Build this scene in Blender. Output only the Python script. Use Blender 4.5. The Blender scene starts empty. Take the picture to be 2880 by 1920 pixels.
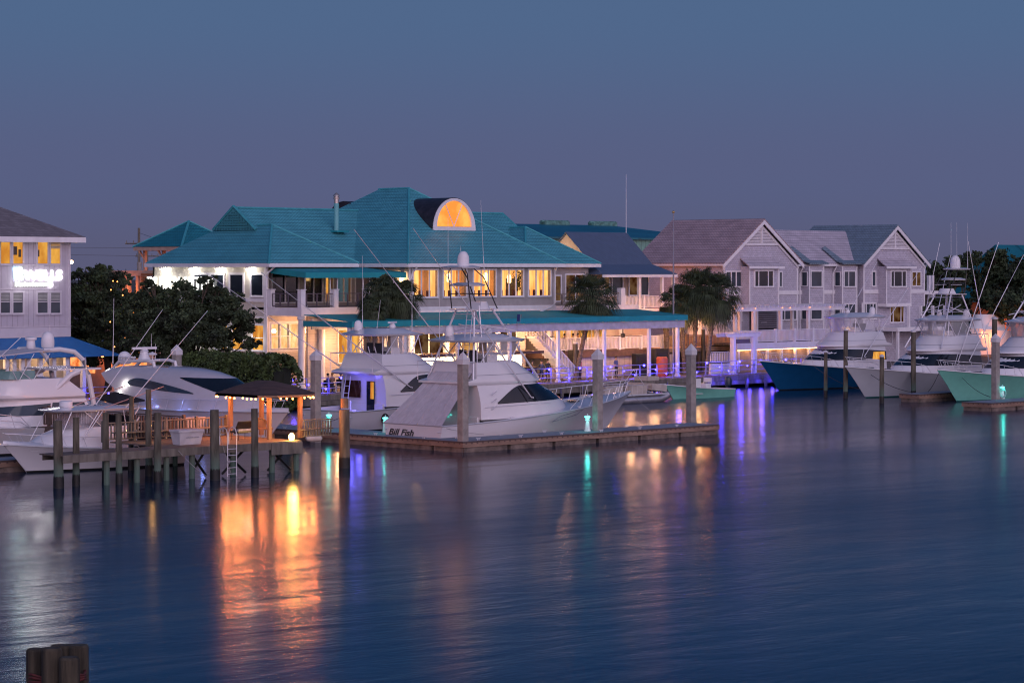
import bpy, math, random
import numpy as np
from mathutils import Vector, Matrix
SC = bpy.context.scene
random.seed(7)
rad = math.radians
# ---------------------------------------------------------------- camera
# The marina is laid out on a grid: world X runs along the waterfront (away to the right), world Y inland.
CU, CV, CH = -153.76, -134.6, 10.0
FPX, HX, HY = 7000.0, 1440.0, 755.0
cam_data = bpy.data.cameras.new('camera')
cam = bpy.data.objects.new('camera', cam_data)
SC.collection.objects.link(cam)
cam.location = (CU, CV, CH)
cam.rotation_euler = (rad(90), 0, rad(-45))
cam_data.sensor_width = 36.0
cam_data.lens = 36.0 * FPX / 2880.0
cam_data.shift_y = -(960.0 - HY) / 2880.0
cam_data.clip_start = 1.0
cam_data.clip_end = 6000.0
SC.camera = cam
# ---------------------------------------------------------------- sky (dusk: dim blue ahead, afterglow behind the viewer)
world = bpy.data.worlds.new("World")
SC.world = world
world.use_nodes = True
wn, wl = world.node_tree.nodes, world.node_tree.links
for n in list(wn): wn.remove(n)
w_out = wn.new('ShaderNodeOutputWorld'); w_bg = wn.new('ShaderNodeBackground')
w_tc = wn.new('ShaderNodeTexCoord')
w_sep = wn.new('ShaderNodeSeparateXYZ'); wl.new(w_tc.outputs['Generated'], w_sep.inputs[0])
def w_ramp(stops):
    r = wn.new('ShaderNodeValToRGB'); r.color_ramp.interpolation = 'EASE'
    cr = r.color_ramp
    while len(cr.elements) < len(stops): cr.elements.new(0.5)
    for e, (p, c) in zip(cr.elements, stops):
        e.position = p; e.color = (*c, 1)
    return r
SKY_E = w_ramp([(0.0, (.102, .103, .188)), (0.035, (.098, .116, .226)), (0.105, (.080, .138, .262)), (0.14, (.030, .088, .225)), (0.22, (.010, .056, .175)), (1.0, (.02, .065, .18))])
SKY_W = w_ramp([(0.0, (1.50, 1.02, 1.16)), (0.12, (1.34, 1.0, 1.26)), (0.35, (.72, .70, 1.10)), (0.7, (.24, .28, .52)), (1.0, (.07, .11, .26))])
wl.new(w_sep.outputs['Z'], SKY_E.inputs[0]); wl.new(w_sep.outputs['Z'], SKY_W.inputs[0])
w_dot = wn.new('ShaderNodeVectorMath'); w_dot.operation = 'DOT_PRODUCT'
wl.new(w_tc.outputs['Generated'], w_dot.inputs[0])
w_dot.inputs[1].default_value = (-0.42, -0.90, 0.0)
w_map = wn.new('ShaderNodeMapRange'); w_map.interpolation_type = 'SMOOTHSTEP'
w_map.inputs['From Min'].default_value = -0.25; w_map.inputs['From Max'].default_value = 0.95
wl.new(w_dot.outputs['Value'], w_map.inputs['Value'])
w_mix = wn.new('ShaderNodeMix'); w_mix.data_type = 'RGBA'
wl.new(w_map.outputs[0], w_mix.inputs['Factor'])
wl.new(SKY_E.outputs[0], w_mix.inputs['A']); wl.new(SKY_W.outputs[0], w_mix.inputs['B'])
wl.new(w_mix.outputs['Result'], w_bg.inputs['Color'])
w_bg.inputs['Strength'].default_value = 1.0
wl.new(w_bg.outputs[0], w_out.inputs[0])
# last glow of the set sun: one very soft, weak sun lamp from behind the viewer
sun = bpy.data.lights.new('sun', 'SUN'); sun.energy = 0.62; sun.angle = rad(50); sun.color = (1.0, .78, .84)
sun_o = bpy.data.objects.new('sun', sun); SC.collection.objects.link(sun_o)
sun_o.rotation_euler = Vector((-0.38, -0.87, 0.42)).to_track_quat('Z', 'Y').to_euler()
SC.view_settings.view_transform = 'Standard'
SC.view_settings.look = 'None'
SC.view_settings.exposure = 0.0
SC.view_settings.gamma = 1.0
SC.cycles.use_denoising = True
SC.cycles.filter_width = 1.15
SC.cycles.max_bounces = 6
SC.cycles.diffuse_bounces = 2
SC.cycles.glossy_bounces = 3
SC.cycles.transparent_max_bounces = 16
SC.cycles.sample_clamp_indirect = 6.0
SC.cycles.caustics_reflective = False
SC.cycles.caustics_refractive = False
try: SC.cycles.use_light_tree = True
except Exception: pass
# ---------------------------------------------------------------- picture <-> ground helpers
S2 = math.sqrt(.5)
def R(px):
    t = (px - HX) / FPX
    return (1 + t) / (1 - t)
def U(px, v): return R(px) * (v - CV) + CU          # X where a sight line crosses the line Y = v
def V(px, u): return (u - CU) / R(px) + CV
def DD(u, v): return ((u - CU) + (v - CV)) * S2
def Z(py, u, v): return CH - (py - HY) * DD(u, v) / FPX
def P(px, py, z):
    Y = FPX * (CH - z) / (py - HY); X = (px - HX) / FPX * Y
    return ((X + Y) * S2 + CU, (Y - X) * S2 + CV, z)
def PD(px, py, d):
    X = (px - HX) / FPX * d
    return ((X + d) * S2 + CU, (d - X) * S2 + CV, CH - (py - HY) * d / FPX)
# ---------------------------------------------------------------- materials
MATS = {}
def mat(name, col, rough=.6, metal=0.0, var=.12, scale=2.0, bump=0.0, bscale=None, coat=0.0, pattern=None, pscale=1.0, pdepth=.02, zband=None, emit=None, estr=0.0, ior=None, alpha=None, stretch=None):
    if name in MATS: return MATS[name]
    m = bpy.data.materials.new(name); m.use_nodes = True
    nt = m.node_tree; n, l = nt.nodes, nt.links
    b = n['Principled BSDF']
    tc = n.new('ShaderNodeTexCoord')
    mp = n.new('ShaderNodeMapping'); l.new(tc.outputs['Object'], mp.inputs[0])
    if stretch: mp.inputs['Scale'].default_value = stretch
    noise = n.new('ShaderNodeTexNoise'); noise.inputs['Scale'].default_value = scale
    noise.inputs['Detail'].default_value = 5; l.new(mp.outputs[0], noise.inputs['Vector'])
    ramp = n.new('ShaderNodeValToRGB')
    c0 = tuple(max(0, c * (1 - var)) for c in col[:3]); c1 = tuple(min(1, c * (1 + var)) for c in col[:3])
    ramp.color_ramp.elements[0].position = .35; ramp.color_ramp.elements[1].position = .65
    ramp.color_ramp.elements[0].color = (*c0, 1); ramp.color_ramp.elements[1].color = (*c1, 1)
    l.new(noise.outputs[0], ramp.inputs[0])
    colout = ramp.outputs[0]
    height = None
    def combine(kind):
        sx = n.new('ShaderNodeSeparateXYZ'); l.new(tc.outputs['Object'], sx.inputs[0])
        ad = n.new('ShaderNodeMath'); ad.operation = 'ADD'
        l.new(sx.outputs[0], ad.inputs[0]); l.new(sx.outputs[1], ad.inputs[1])
        return sx, ad
    def saw(src, per):
        m1 = n.new('ShaderNodeMath'); m1.operation = 'DIVIDE'; l.new(src, m1.inputs[0]); m1.inputs[1].default_value = per
        m2 = n.new('ShaderNodeMath'); m2.operation = 'FRACT'; l.new(m1.outputs[0], m2.inputs[0])
        return m2.outputs[0]
    def darkline(src, width, amount):
        nonlocal colout
        lt = n.new('ShaderNodeMath'); lt.operation = 'LESS_THAN'; l.new(src, lt.inputs[0]); lt.inputs[1].default_value = width
        mu = n.new('ShaderNodeMath'); mu.operation = 'MULTIPLY'; l.new(lt.outputs[0], mu.inputs[0]); mu.inputs[1].default_value = amount
        mx = n.new('ShaderNodeMix'); mx.data_type = 'RGBA'
        l.new(mu.outputs[0], mx.inputs['Factor']); l.new(colout, mx.inputs['A'])
        mx.inputs['B'].default_value = (*[c * .35 for c in col[:3]], 1)
        colout = mx.outputs['Result']
    if pattern == 'lap':       # horizontal boards
        sx, ad = combine(0); s = saw(sx.outputs[2], pscale); height = s; darkline(s, .10, .45)
    elif pattern == 'batten':  # vertical boards
        sx, ad = combine(0); s = saw(ad.outputs[0], pscale); height = s; darkline(s, .055, .75)
    elif pattern == 'tile':    # pan tiles: rows by height, columns along the slope
        sx, ad = combine(0); s = saw(sx.outputs[2], pscale)
        w = n.new('ShaderNodeMath'); w.operation = 'SINE'
        w0 = n.new('ShaderNodeMath'); w0.operation = 'MULTIPLY'; l.new(ad.outputs[0], w0.inputs[0]); w0.inputs[1].default_value = 2 * math.pi / .34
        l.new(w0.outputs[0], w.inputs[0])
        w2 = n.new('ShaderNodeMath'); w2.operation = 'MULTIPLY_ADD'; l.new(w.outputs[0], w2.inputs[0]); w2.inputs[1].default_value = .22; l.new(s, w2.inputs[2])
        height = w2.outputs[0]; darkline(s, .2, .6); cs = n.new('ShaderNodeMath'); cs.operation = 'MULTIPLY_ADD'; l.new(w.outputs[0], cs.inputs[0]); cs.inputs[1].default_value = .5; cs.inputs[2].default_value = .5; darkline(cs.outputs[0], .28, .5)
    elif pattern == 'seam':    # standing seam metal
        sx, ad = combine(0); s = saw(ad.outputs[0], pscale); height = s; darkline(s, .12, .6)
    elif pattern in ('shingle', 'plank'):
        sx, ad = combine(0)
        cb = n.new('ShaderNodeCombineXYZ')
        if pattern == 'shingle':
            l.new(ad.outputs[0], cb.inputs[0]); l.new(sx.outputs[2], cb.inputs[1])
        else:
            l.new(sx.outputs[0], cb.inputs[0]); l.new(sx.outputs[1], cb.inputs[1])
        br = n.new('ShaderNodeTexBrick'); l.new(cb.outputs[0], br.inputs['Vector'])
        br.inputs['Scale'].default_value = 1.0; br.inputs['Brick Width'].default_value = pscale * (1.6 if pattern == 'shingle' else 18)
        br.inputs['Row Height'].default_value = pscale; br.inputs['Mortar Size'].default_value = pscale * .09
        br.inputs['Color1'].default_value = (*c0, 1); br.inputs['Color2'].default_value = (*c1, 1); br.inputs['Mortar'].default_value = (*[c * .62 for c in col[:3]], 1)
        mx = n.new('ShaderNodeMix'); mx.data_type = 'RGBA'; mx.inputs['Factor'].default_value = .7
        l.new(colout, mx.inputs['A']); l.new(br.outputs['Color'], mx.inputs['B']); colout = mx.outputs['Result']
        height = br.outputs['Fac']; pdepth = -pdepth
    if zband:
        sx2 = n.new('ShaderNodeSeparateXYZ'); l.new(tc.outputs['Object'], sx2.inputs[0])
        nz2 = n.new('ShaderNodeTexNoise'); nz2.inputs['Scale'].default_value = 3; l.new(tc.outputs['Object'], nz2.inputs['Vector'])
        ad2 = n.new('ShaderNodeMath'); ad2.operation = 'MULTIPLY_ADD'; l.new(nz2.outputs[0], ad2.inputs[0]); ad2.inputs[1].default_value = .5; l.new(sx2.outputs[2], ad2.inputs[2])
        mr2 = n.new('ShaderNodeMapRange'); mr2.inputs['From Min'].default_value = zband[0]; mr2.inputs['From Max'].default_value = zband[1]; mr2.inputs['To Min'].default_value = 1; mr2.inputs['To Max'].default_value = 0
        l.new(ad2.outputs[0], mr2.inputs['Value'])
        mx2 = n.new('ShaderNodeMix'); mx2.data_type = 'RGBA'; l.new(mr2.outputs[0], mx2.inputs['Factor']); l.new(colout, mx2.inputs['A']); mx2.inputs['B'].default_value = (*zband[2], 1); colout = mx2.outputs['Result']
    l.new(colout, b.inputs['Base Color'])
    b.inputs['Roughness'].default_value = rough
    b.inputs['Metallic'].default_value = metal
    if coat: b.inputs['Coat Weight'].default_value = coat
    if ior: b.inputs['IOR'].default_value = ior
    if alpha is not None: b.inputs['Alpha'].default_value = alpha
    if emit:
        b.inputs['Emission Color'].default_value = (*emit, 1); b.inputs['Emission Strength'].default_value = estr
    if bump or height is not None:
        bp = n.new('ShaderNodeBump')
        if height is not None:
            bp.inputs['Strength'].default_value = .8; bp.inputs['Distance'].default_value = pdepth
            l.new(height, bp.inputs['Height'])
        else:
            nb = n.new('ShaderNodeTexNoise'); nb.inputs['Scale'].default_value = bscale or scale * 4; nb.inputs['Detail'].default_value = 4
            l.new(mp.outputs[0], nb.inputs['Vector']); l.new(nb.outputs[0], bp.inputs['Height'])
            bp.inputs['Strength'].default_value = .7; bp.inputs['Distance'].default_value = bump
        l.new(bp.outputs[0], b.inputs['Normal'])
    MATS[name] = m
    return m
def emis(name, col, s, sample=False, var=0.0, scale=1.0, stretch=(1, 1, 1)):
    if name in MATS: return MATS[name]
    m = bpy.data.materials.new(name); m.use_nodes = True
    n, l = m.node_tree.nodes, m.node_tree.links
    for x in list(n): n.remove(x)
    o = n.new('ShaderNodeOutputMaterial'); e = n.new('ShaderNodeEmission')
    e.inputs[0].default_value = (*col, 1); e.inputs[1].default_value = s
    if var:
        tc = n.new('ShaderNodeTexCoord'); mp = n.new('ShaderNodeMapping'); mp.inputs['Scale'].default_value = stretch
        l.new(tc.outputs['Object'], mp.inputs[0])
        nz = n.new('ShaderNodeTexNoise'); nz.inputs['Scale'].default_value = scale; nz.inputs['Detail'].default_value = 4
        l.new(mp.outputs[0], nz.inputs['Vector'])
        r = n.new('ShaderNodeValToRGB'); r.color_ramp.elements[0].position = .36; r.color_ramp.elements[1].position = .62
        r.color_ramp.elements[0].color = (col[0] * (1 - var), col[1] * (1 - var) ** 1.5, col[2] * (1 - var) ** 2, 1)
        r.color_ramp.elements[1].color = (min(1, col[0] * 1.1), min(1, col[1] * (1 + var * .5)), min(1, col[2] * (1 + var)), 1)
        l.new(nz.outputs[0], r.inputs[0]); l.new(r.outputs[0], e.inputs[0])
    l.new(e.outputs[0], o.inputs[0])
    m.cycles.emission_sampling = 'AUTO' if sample else 'NONE'
    MATS[name] = m
    return m
# ---------------------------------------------------------------- mesh builder
class MB:
    def __init__(s): s.v, s.f, s.m, s.cur = [], [], [], 0
    def add(s, vs, fs):
        o = len(s.v); s.v += [tuple(p) for p in vs]
        for f in fs: s.f.append(tuple(i + o for i in f)); s.m.append(s.cur)
        return s
    def mi(s, i): s.cur = i; return s
    def box(s, x0, x1, y0, y1, z0, z1):
        if x0 > x1: x0, x1 = x1, x0
        if y0 > y1: y0, y1 = y1, y0
        if z0 > z1: z0, z1 = z1, z0
        return s.add([(x0, y0, z0), (x1, y0, z0), (x1, y1, z0), (x0, y1, z0), (x0, y0, z1), (x1, y0, z1), (x1, y1, z1), (x0, y1, z1)],
                     [(0, 3, 2, 1), (4, 5, 6, 7), (0, 1, 5, 4), (1, 2, 6, 5), (2, 3, 7, 6), (3, 0, 4, 7)])
    def cbox(s, c, d, rz=0, bev=0):
        x, y, z = d[0] / 2, d[1] / 2, d[2] / 2; ca, sa = math.cos(rz), math.sin(rz)
        if bev:
            pts = []
            for zz in (-z, z):
                for (a, b_) in ((-x + bev, -y), (x - bev, -y), (x, -y + bev), (x, y - bev), (x - bev, y), (-x + bev, y), (-x, y - bev), (-x, -y + bev)):
                    pts.append((c[0] + a * ca - b_ * sa, c[1] + a * sa + b_ * ca, c[2] + zz))
            return s.add(pts, [tuple(range(7, -1, -1)), tuple(range(8, 16))] + [(i, (i + 1) % 8, (i + 1) % 8 + 8, i + 8) for i in range(8)])
        pts = [(c[0] + a * ca - b_ * sa, c[1] + a * sa + b_ * ca, c[2] + zz) for zz in (-z, z) for a, b_ in ((-x, -y), (x, -y), (x, y), (-x, y))]
        return s.add(pts, [(0, 3, 2, 1), (4, 5, 6, 7), (0, 1, 5, 4), (1, 2, 6, 5), (2, 3, 7, 6), (3, 0, 4, 7)])
    def poly(s, *p): return s.add(p, [tuple(range(len(p)))])
    def slab(s, pts, t):      # polygon thickened downwards by t
        n = len(pts); lo = [(p[0], p[1], p[2] - t) for p in pts]
        return s.add(list(pts) + lo, [tuple(range(n)), tuple(range(2 * n - 1, n - 1, -1))] + [(i, i + n, (i + 1) % n + n, (i + 1) % n) for i in range(n)])
    def prism(s, pts, vec):
        n = len(pts); q = [(p[0] + vec[0], p[1] + vec[1], p[2] + vec[2]) for p in pts]
        return s.add(list(pts) + q, [tuple(range(n - 1, -1, -1)), tuple(range(n, 2 * n))] + [(i, (i + 1) % n, (i + 1) % n + n, i + n) for i in range(n)])
    def tube(s, pts, r, n=6, r2=None, cap=True):
        pts = [Vector(p) for p in pts]; k = len(pts); rings = []
        for i, p in enumerate(pts):
            d = (pts[min(i + 1, k - 1)] - pts[max(i - 1, 0)])
            if d.length < 1e-9: d = Vector((0, 0, 1))
            d.normalize()
            a = d.cross(Vector((0, 0, 1)) if abs(d.z) < .9 else Vector((1, 0, 0))).normalized(); b_ = d.cross(a)
            rr = r if r2 is None else r + (r2 - r) * i / (k - 1)
            rings += [tuple(p + (a * math.cos(2 * math.pi * j / n) + b_ * math.sin(2 * math.pi * j / n)) * rr) for j in range(n)]
        fs = [(i * n + j, i * n + (j + 1) % n, (i + 1) * n + (j + 1) % n, (i + 1) * n + j) for i in range(k - 1) for j in range(n)]
        if cap: fs += [tuple(range(n - 1, -1, -1)), tuple((k - 1) * n + j for j in range(n))]
        return s.add(rings, fs)
    def lathe(s, c, prof, n=12):  # prof: (r, z)
        vs = [(c[0] + r * math.cos(2 * math.pi * j / n), c[1] + r * math.sin(2 * math.pi * j / n), c[2] + z) for r, z in prof for j in range(n)]
        k = len(prof)
        fs = [(i * n + j, i * n + (j + 1) % n, (i + 1) * n + (j + 1) % n, (i + 1) * n + j) for i in range(k - 1) for j in range(n)]
        fs += [tuple(range(n - 1, -1, -1)), tuple((k - 1) * n + j for j in range(n))]
        return s.add(vs, fs)
    def ball(s, c, r, n=8, k=5, sz=1.0):
        prof = [(max(.001, r * math.sin(math.pi * i / k)), -r * sz * math.cos(math.pi * i / k)) for i in range(k + 1)]
        return s.lathe(c, prof, n)
    def arch(s, pts, rad_=.05): return s.tube(pts, rad_)
    def build(s, name, mats, parent=None, off=(0, 0, 0), smooth=False, wn=False):
        me = bpy.data.meshes.new(name)
        if parent is not None and 'off' in parent.keys(): off = tuple(parent['off'])
        me.from_pydata([(a - off[0], b_ - off[1], c - off[2]) for a, b_, c in s.v], [], s.f)
        if not isinstance(mats, (list, tuple)): mats = [mats]
        for m in mats: me.materials.append(m)
        if len(mats) > 1: me.polygons.foreach_set('material_index', s.m)
        if smooth:
            me.polygons.foreach_set('use_smooth', [True] * len(me.polygons))
        me.update()
        if smooth:
            try: me.set_sharp_from_angle(angle=rad(40))
            except Exception: pass
        o = bpy.data.objects.new(name, me); SC.collection.objects.link(o)
        if parent is not None:
            o.parent = parent
            if parent.type != 'EMPTY': pass
        return o
def thing(name, label, cat, loc=(0, 0, 0), rz=0, group=None, absolute=True):
    o = bpy.data.objects.new(name, None); SC.collection.objects.link(o)
    o.location = loc; o.rotation_euler = (0, 0, rz); o.empty_display_size = .3
    o['label'] = label; o['category'] = cat
    if group: o['group'] = group
    if absolute: o['off'] = tuple(float(a) for a in loc)
    return o
def tag(o, label=None, cat=None, group=None, kind=None):
    if label: o['label'] = label
    if cat: o['category'] = cat
    if group: o['group'] = group
    if kind: o['kind'] = kind
    return o
def single(name, mb, m, label, cat, base, group=None, smooth=False, kind=None):
    o = mb.build(name, m, None, off=base, smooth=smooth); o.location = base
    return tag(o, label, cat, group, kind)
def sub(mb, name, m, part, smooth=False):      # sub-part of a part: same frame as the part
    off = part.parent['off'] if part.parent is not None and 'off' in part.parent.keys() else (0, 0, 0)
    o = mb.build(name, m, None, off=tuple(off), smooth=smooth); o.parent = part
    return o
def copy_tree(o, parent=None):
    c = o.copy(); SC.collection.objects.link(c)
    if parent is not None: c.parent = parent
    for ch in o.children: copy_tree(ch, c)
    return c
def plight(name, loc, col, w, r=.08, parent=None, spot=None, aim=None):
    ld = bpy.data.lights.new(name, 'SPOT' if spot else 'POINT'); ld.energy = w; ld.color = col; ld.shadow_soft_size = r
    if spot: ld.spot_size = rad(spot); ld.spot_blend = .8
    o = bpy.data.objects.new(name, ld); SC.collection.objects.link(o); o.location = loc
    if aim is not None: o.rotation_euler = Vector(aim).to_track_quat('-Z', 'Y').to_euler()
    if parent is not None:
        o.parent = parent
        if 'off' in parent.keys(): o.location = Vector(loc) - Vector(parent['off'])
    return o
def alight(name, loc, col, w, sx, sy, aim=(0, 0, -1)):
    ld = bpy.data.lights.new(name, 'AREA'); ld.shape = 'RECTANGLE'; ld.size = sx; ld.size_y = sy; ld.energy = w; ld.color = col
    o = bpy.data.objects.new(name, ld); SC.collection.objects.link(o); o.location = loc
    o.rotation_euler = Vector(aim).to_track_quat('-Z', 'Y').to_euler()
    return o
def text_mesh(body, size, name, m, origin, right, up, parent=None, extrude=.02, bold=0.0, align='LEFT', shear=0.0, sx=1.0):
    cu = bpy.data.curves.new(name, 'FONT'); cu.body = body; cu.size = size; cu.extrude = extrude; cu.offset = bold; cu.align_x = align; cu.shear = shear
    tmp = bpy.data.objects.new(name, cu); SC.collection.objects.link(tmp)
    bpy.context.view_layer.update()
    me = bpy.data.meshes.new_from_object(tmp.evaluated_get(bpy.context.evaluated_depsgraph_get()))
    bpy.data.objects.remove(tmp); bpy.data.curves.remove(cu)
    r = Vector(right).normalized(); u_ = Vector(up).normalized(); nrm = r.cross(u_)
    off = Vector(origin)
    if parent is not None:
        root = parent if 'off' in parent.keys() else parent.parent
        if root is not None and 'off' in root.keys(): off = off - Vector(root['off'])
    for v in me.vertices:
        c = v.co; v.co = off + r * c.x * sx + u_ * c.y + nrm * c.z
    me.materials.clear(); me.materials.append(m)
    o = bpy.data.objects.new(name, me); SC.collection.objects.link(o)
    if parent is not None: o.parent = parent
    return o
# ---- material palette
WHITE = mat('white_trim_paint', (.78, .76, .79), .5, var=.05)
CREAM = mat('cream_siding', (.55, .50, .47), .7, pattern='lap', pscale=.2, pdepth=.02, var=.06)
GREIGE = mat('greige_wall_panel', (.36, .33, .33), .75, var=.08, bump=.01)
TEALROOF = mat('teal_tile_roof', (.085, .36, .42), .45, pattern='tile', pscale=.27, pdepth=.06, var=.10, scale=.8)
TEALFAB = mat('teal_canvas', (.01, .27, .31), .7, var=.08, scale=1.5, bump=.01)
GREYSH = mat('grey_shingle_roof', (.19, .17, .185), .85, pattern='shingle', pscale=.16, pdepth=.015, var=.25)
BATTEN = mat('lavender_grey_board_siding', (.47, .43, .50), .7, pattern='batten', pscale=.41, pdepth=.02, var=.05)
SHINGLE = mat('pale_shingle_siding', (.53, .50, .585), .8, pattern='shingle', pscale=.17, pdepth=.012, var=.14)
PINKROOF = mat('pale_tile_roof', (.56, .50, .56), .6, pattern='tile', pscale=.24, pdepth=.05, var=.14, scale=.9)
NAVYMETAL = mat('blue_metal_roof', (.10, .135, .205), .4, pattern='seam', pscale=.42, pdepth=.03, var=.07)
BLUEFAB = mat('blue_canvas_awning', (.012, .11, .33), .75, var=.07, bump=.01)
DARKMETAL = mat('dark_copper_sheet', (.035, .03, .04), .5, var=.3, metal=.3)
WOOD = mat('weathered_grey_wood', (.165, .145, .12), .85, var=.3, scale=3, bump=.02, stretch=(1, 1, .25))
DECKWOOD = mat('deck_boards', (.16, .125, .105), .8, pattern='plank', pscale=.14, pdepth=.01, var=.25, scale=2)
PILEWOOD = mat('dark_piling_wood', (.115, .10, .075), .9, zband=(.8, 1.7, (.10, .16, .125)), var=.45, scale=4, bump=.03, stretch=(1, 1, .2))
CONC = mat('concrete', (.30, .27, .25), .9, var=.2, scale=2.5, bump=.01)
FLOATTOP = mat('composite_dock_surface', (.24, .27, .33), .75, pattern='plank', pscale=.14, pdepth=.008, var=.1)
FASCIA = mat('brown_dock_fascia', (.30, .19, .14), .8, var=.25, scale=2, bump=.01, stretch=(.3, .3, 2))
WETDARK = mat('wet_black_timber', (.010, .010, .009), .55, var=.4, bump=.02)
GEL = mat('white_gelcoat', (.74, .72, .74), .22, coat=.5, var=.025, scale=.6)
GELGREY = mat('pale_grey_gelcoat', (.50, .52, .56), .2, coat=.5, var=.03, scale=.6)
GELNAVY = mat('navy_blue_gelcoat', (.008, .085, .21), .18, coat=.6, var=.05)
GELMINT = mat('mint_green_gelcoat', (.20, .56, .45), .2, coat=.5, var=.04)
CANVAS = mat('pale_grey_boat_canvas', (.54, .51, .55), .85, var=.08, bump=.02, scale=3)
BLACKCANVAS = mat('black_boat_canvas', (.02, .02, .028), .85, var=.2, bump=.02)
STEEL = mat('polished_tube', (.72, .70, .74), .3, metal=.25, var=.05)
BLACKPIPE = mat('black_painted_tube', (.02, .02, .022), .4, var=.1)
GLASS = mat('dark_tinted_glass', (.010, .014, .022), .06, var=.1, ior=1.5)
GLASSB = mat('grey_blue_window_glass', (.035, .05, .07), .07, var=.3, scale=.7, ior=1.5)
CURTAIN = mat('clear_vinyl_curtain', (.80, .79, .84), .12, var=.05, alpha=.34)
RUBBER = mat('black_rubber', (.02, .02, .02), .7, var=.2)
LEAF = mat('live_oak_leaves', (.036, .056, .024), .8, var=.75, scale=.9)
LEAFH = mat('hedge_leaves', (.052, .085, .022), .7, var=.55, scale=1.5)
PALMLEAF = mat('palm_fronds', (.050, .068, .030), .6, var=.5, scale=1.2)
BARK = mat('tree_bark', (.085, .065, .05), .95, var=.4, bump=.03, scale=4)
PALMBARK = mat('palm_trunk_bark', (.15, .115, .095), .95, var=.4, bump=.05, scale=5, stretch=(1, 1, 3))
def glass_clear():
    m = bpy.data.materials.new('clear_window_glass'); m.use_nodes = True
    n, l = m.node_tree.nodes, m.node_tree.links
    for x in list(n): n.remove(x)
    o = n.new('ShaderNodeOutputMaterial'); a = n.new('ShaderNodeBsdfTransparent'); g = n.new('ShaderNodeBsdfGlossy'); mx = n.new('ShaderNodeMixShader')
    a.inputs[0].default_value = (.93, .93, .93, 1); g.inputs['Roughness'].default_value = .03; g.inputs[0].default_value = (.9, .9, .9, 1)
    fr = n.new('ShaderNodeFresnel'); fr.inputs[0].default_value = 1.4
    l.new(fr.outputs[0], mx.inputs[0]); l.new(a.outputs[0], mx.inputs[1]); l.new(g.outputs[0], mx.inputs[2]); l.new(mx.outputs[0], o.inputs[0])
    MATS['clear_window_glass'] = m
    return m
CLEAR = glass_clear()
WARMWALL = emis('warm_room_glow', (1.0, .40, .10), 1.9, var=.35, scale=1.1, stretch=(2.4, 2.4, .35))  # room light put into the emission of walls and panes
AMBERROOM = emis('amber_room_glow', (1.0, .42, .07), .95, var=.4, scale=1.0, stretch=(2, 2, .6))
DIMROOM = emis('dim_room_glow', (.55, .24, .09), .22, var=.75, scale=1.4)
BULB = emis('warm_bulb', (1.0, .50, .14), 60)
BULBORANGE = emis('orange_bulb', (1.0, .30, .05), 22)
GLIMMER = emis('orange_glimmer', (1.0, .30, .07), 7)
BULBWHITE = emis('white_bulb', (1.0, .93, .80), 60)
BLUELED = emis('blue_led', (.05, .04, 1.0), 16)
TEALLED = emis('teal_led', (.06, .95, .80), 9)
WARM = (1.0, .58, .26); ORANGE = (1.0, .26, .06); BLUE = (.045, .03, 1.0); TEAL = (.05, .9, .75); COOL = (1.0, .95, .86)
# ================================================================ SETTING
def water_mat():
    m = bpy.data.materials.new('harbour_water'); m.use_nodes = True
    n, l = m.node_tree.nodes, m.node_tree.links
    b = n['Principled BSDF']
    b.inputs['Base Color'].default_value = (.002, .024, .060, 1)
    b.inputs['Roughness'].default_value = .17
    b.inputs['IOR'].default_value = 1.33; b.inputs['Specular IOR Level'].default_value = .28
    tc = n.new('ShaderNodeTexCoord')
    prev = None
    for sc, dist, st, det in ((.05, .10, (1, 1, 1), 2), (.38, .032, (1, 1, 1), 4), (3.4, .0045, (1, 1, 1), 4)):
        mp = n.new('ShaderNodeMapping'); mp.inputs['Rotation'].default_value = (0, 0, rad(45)); mp.inputs['Scale'].default_value = (.45, 1.3, 1)
        l.new(tc.outputs['Object'], mp.inputs[0])
        nz = n.new('ShaderNodeTexNoise'); nz.inputs['Scale'].default_value = sc; nz.inputs['Detail'].default_value = det; nz.inputs['Distortion'].default_value = .4
        l.new(mp.outputs[0], nz.inputs['Vector'])
        bp = n.new('ShaderNodeBump'); bp.inputs['Distance'].default_value = dist; bp.inputs['Strength'].default_value = 1
        l.new(nz.outputs[0], bp.inputs['Height'])
        if prev: l.new(prev.outputs[0], bp.inputs['Normal'])
        prev = bp
    l.new(prev.outputs[0], b.inputs['Normal'])
    # wind patches: slightly rougher in broad streaks
    mp = n.new('ShaderNodeMapping'); mp.inputs['Rotation'].default_value = (0, 0, rad(45)); mp.inputs['Scale'].default_value = (.25, 1.2, 1)
    l.new(tc.outputs['Object'], mp.inputs[0])
    nz = n.new('ShaderNodeTexNoise'); nz.inputs['Scale'].default_value = .035; nz.inputs['Detail'].default_value = 4; l.new(mp.outputs[0], nz.inputs['Vector'])
    mr = n.new('ShaderNodeMapRange'); mr.inputs['From Min'].default_value = .35; mr.inputs['From Max'].default_value = .65
    mr.inputs['To Min'].default_value = .10; mr.inputs['To Max'].default_value = .24
    l.new(nz.outputs[0], mr.inputs['Value']); l.new(mr.outputs[0], b.inputs['Roughness'])
    return m
wt = MB().poly((-900, -900, 0), (1500, -900, 0), (1500, 1500, 0), (-900, 1500, 0)).build('water', water_mat()); tag(wt, kind='structure')
GND = mat('dark_earth_and_paving', (.075, .065, .06), .95, var=.4, scale=.6, bump=.02)
g = MB(); g.box(-900, 1500, 2.2, 1500, -1.5, .9)
tag(g.build('ground', GND), kind='structure')
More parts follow.
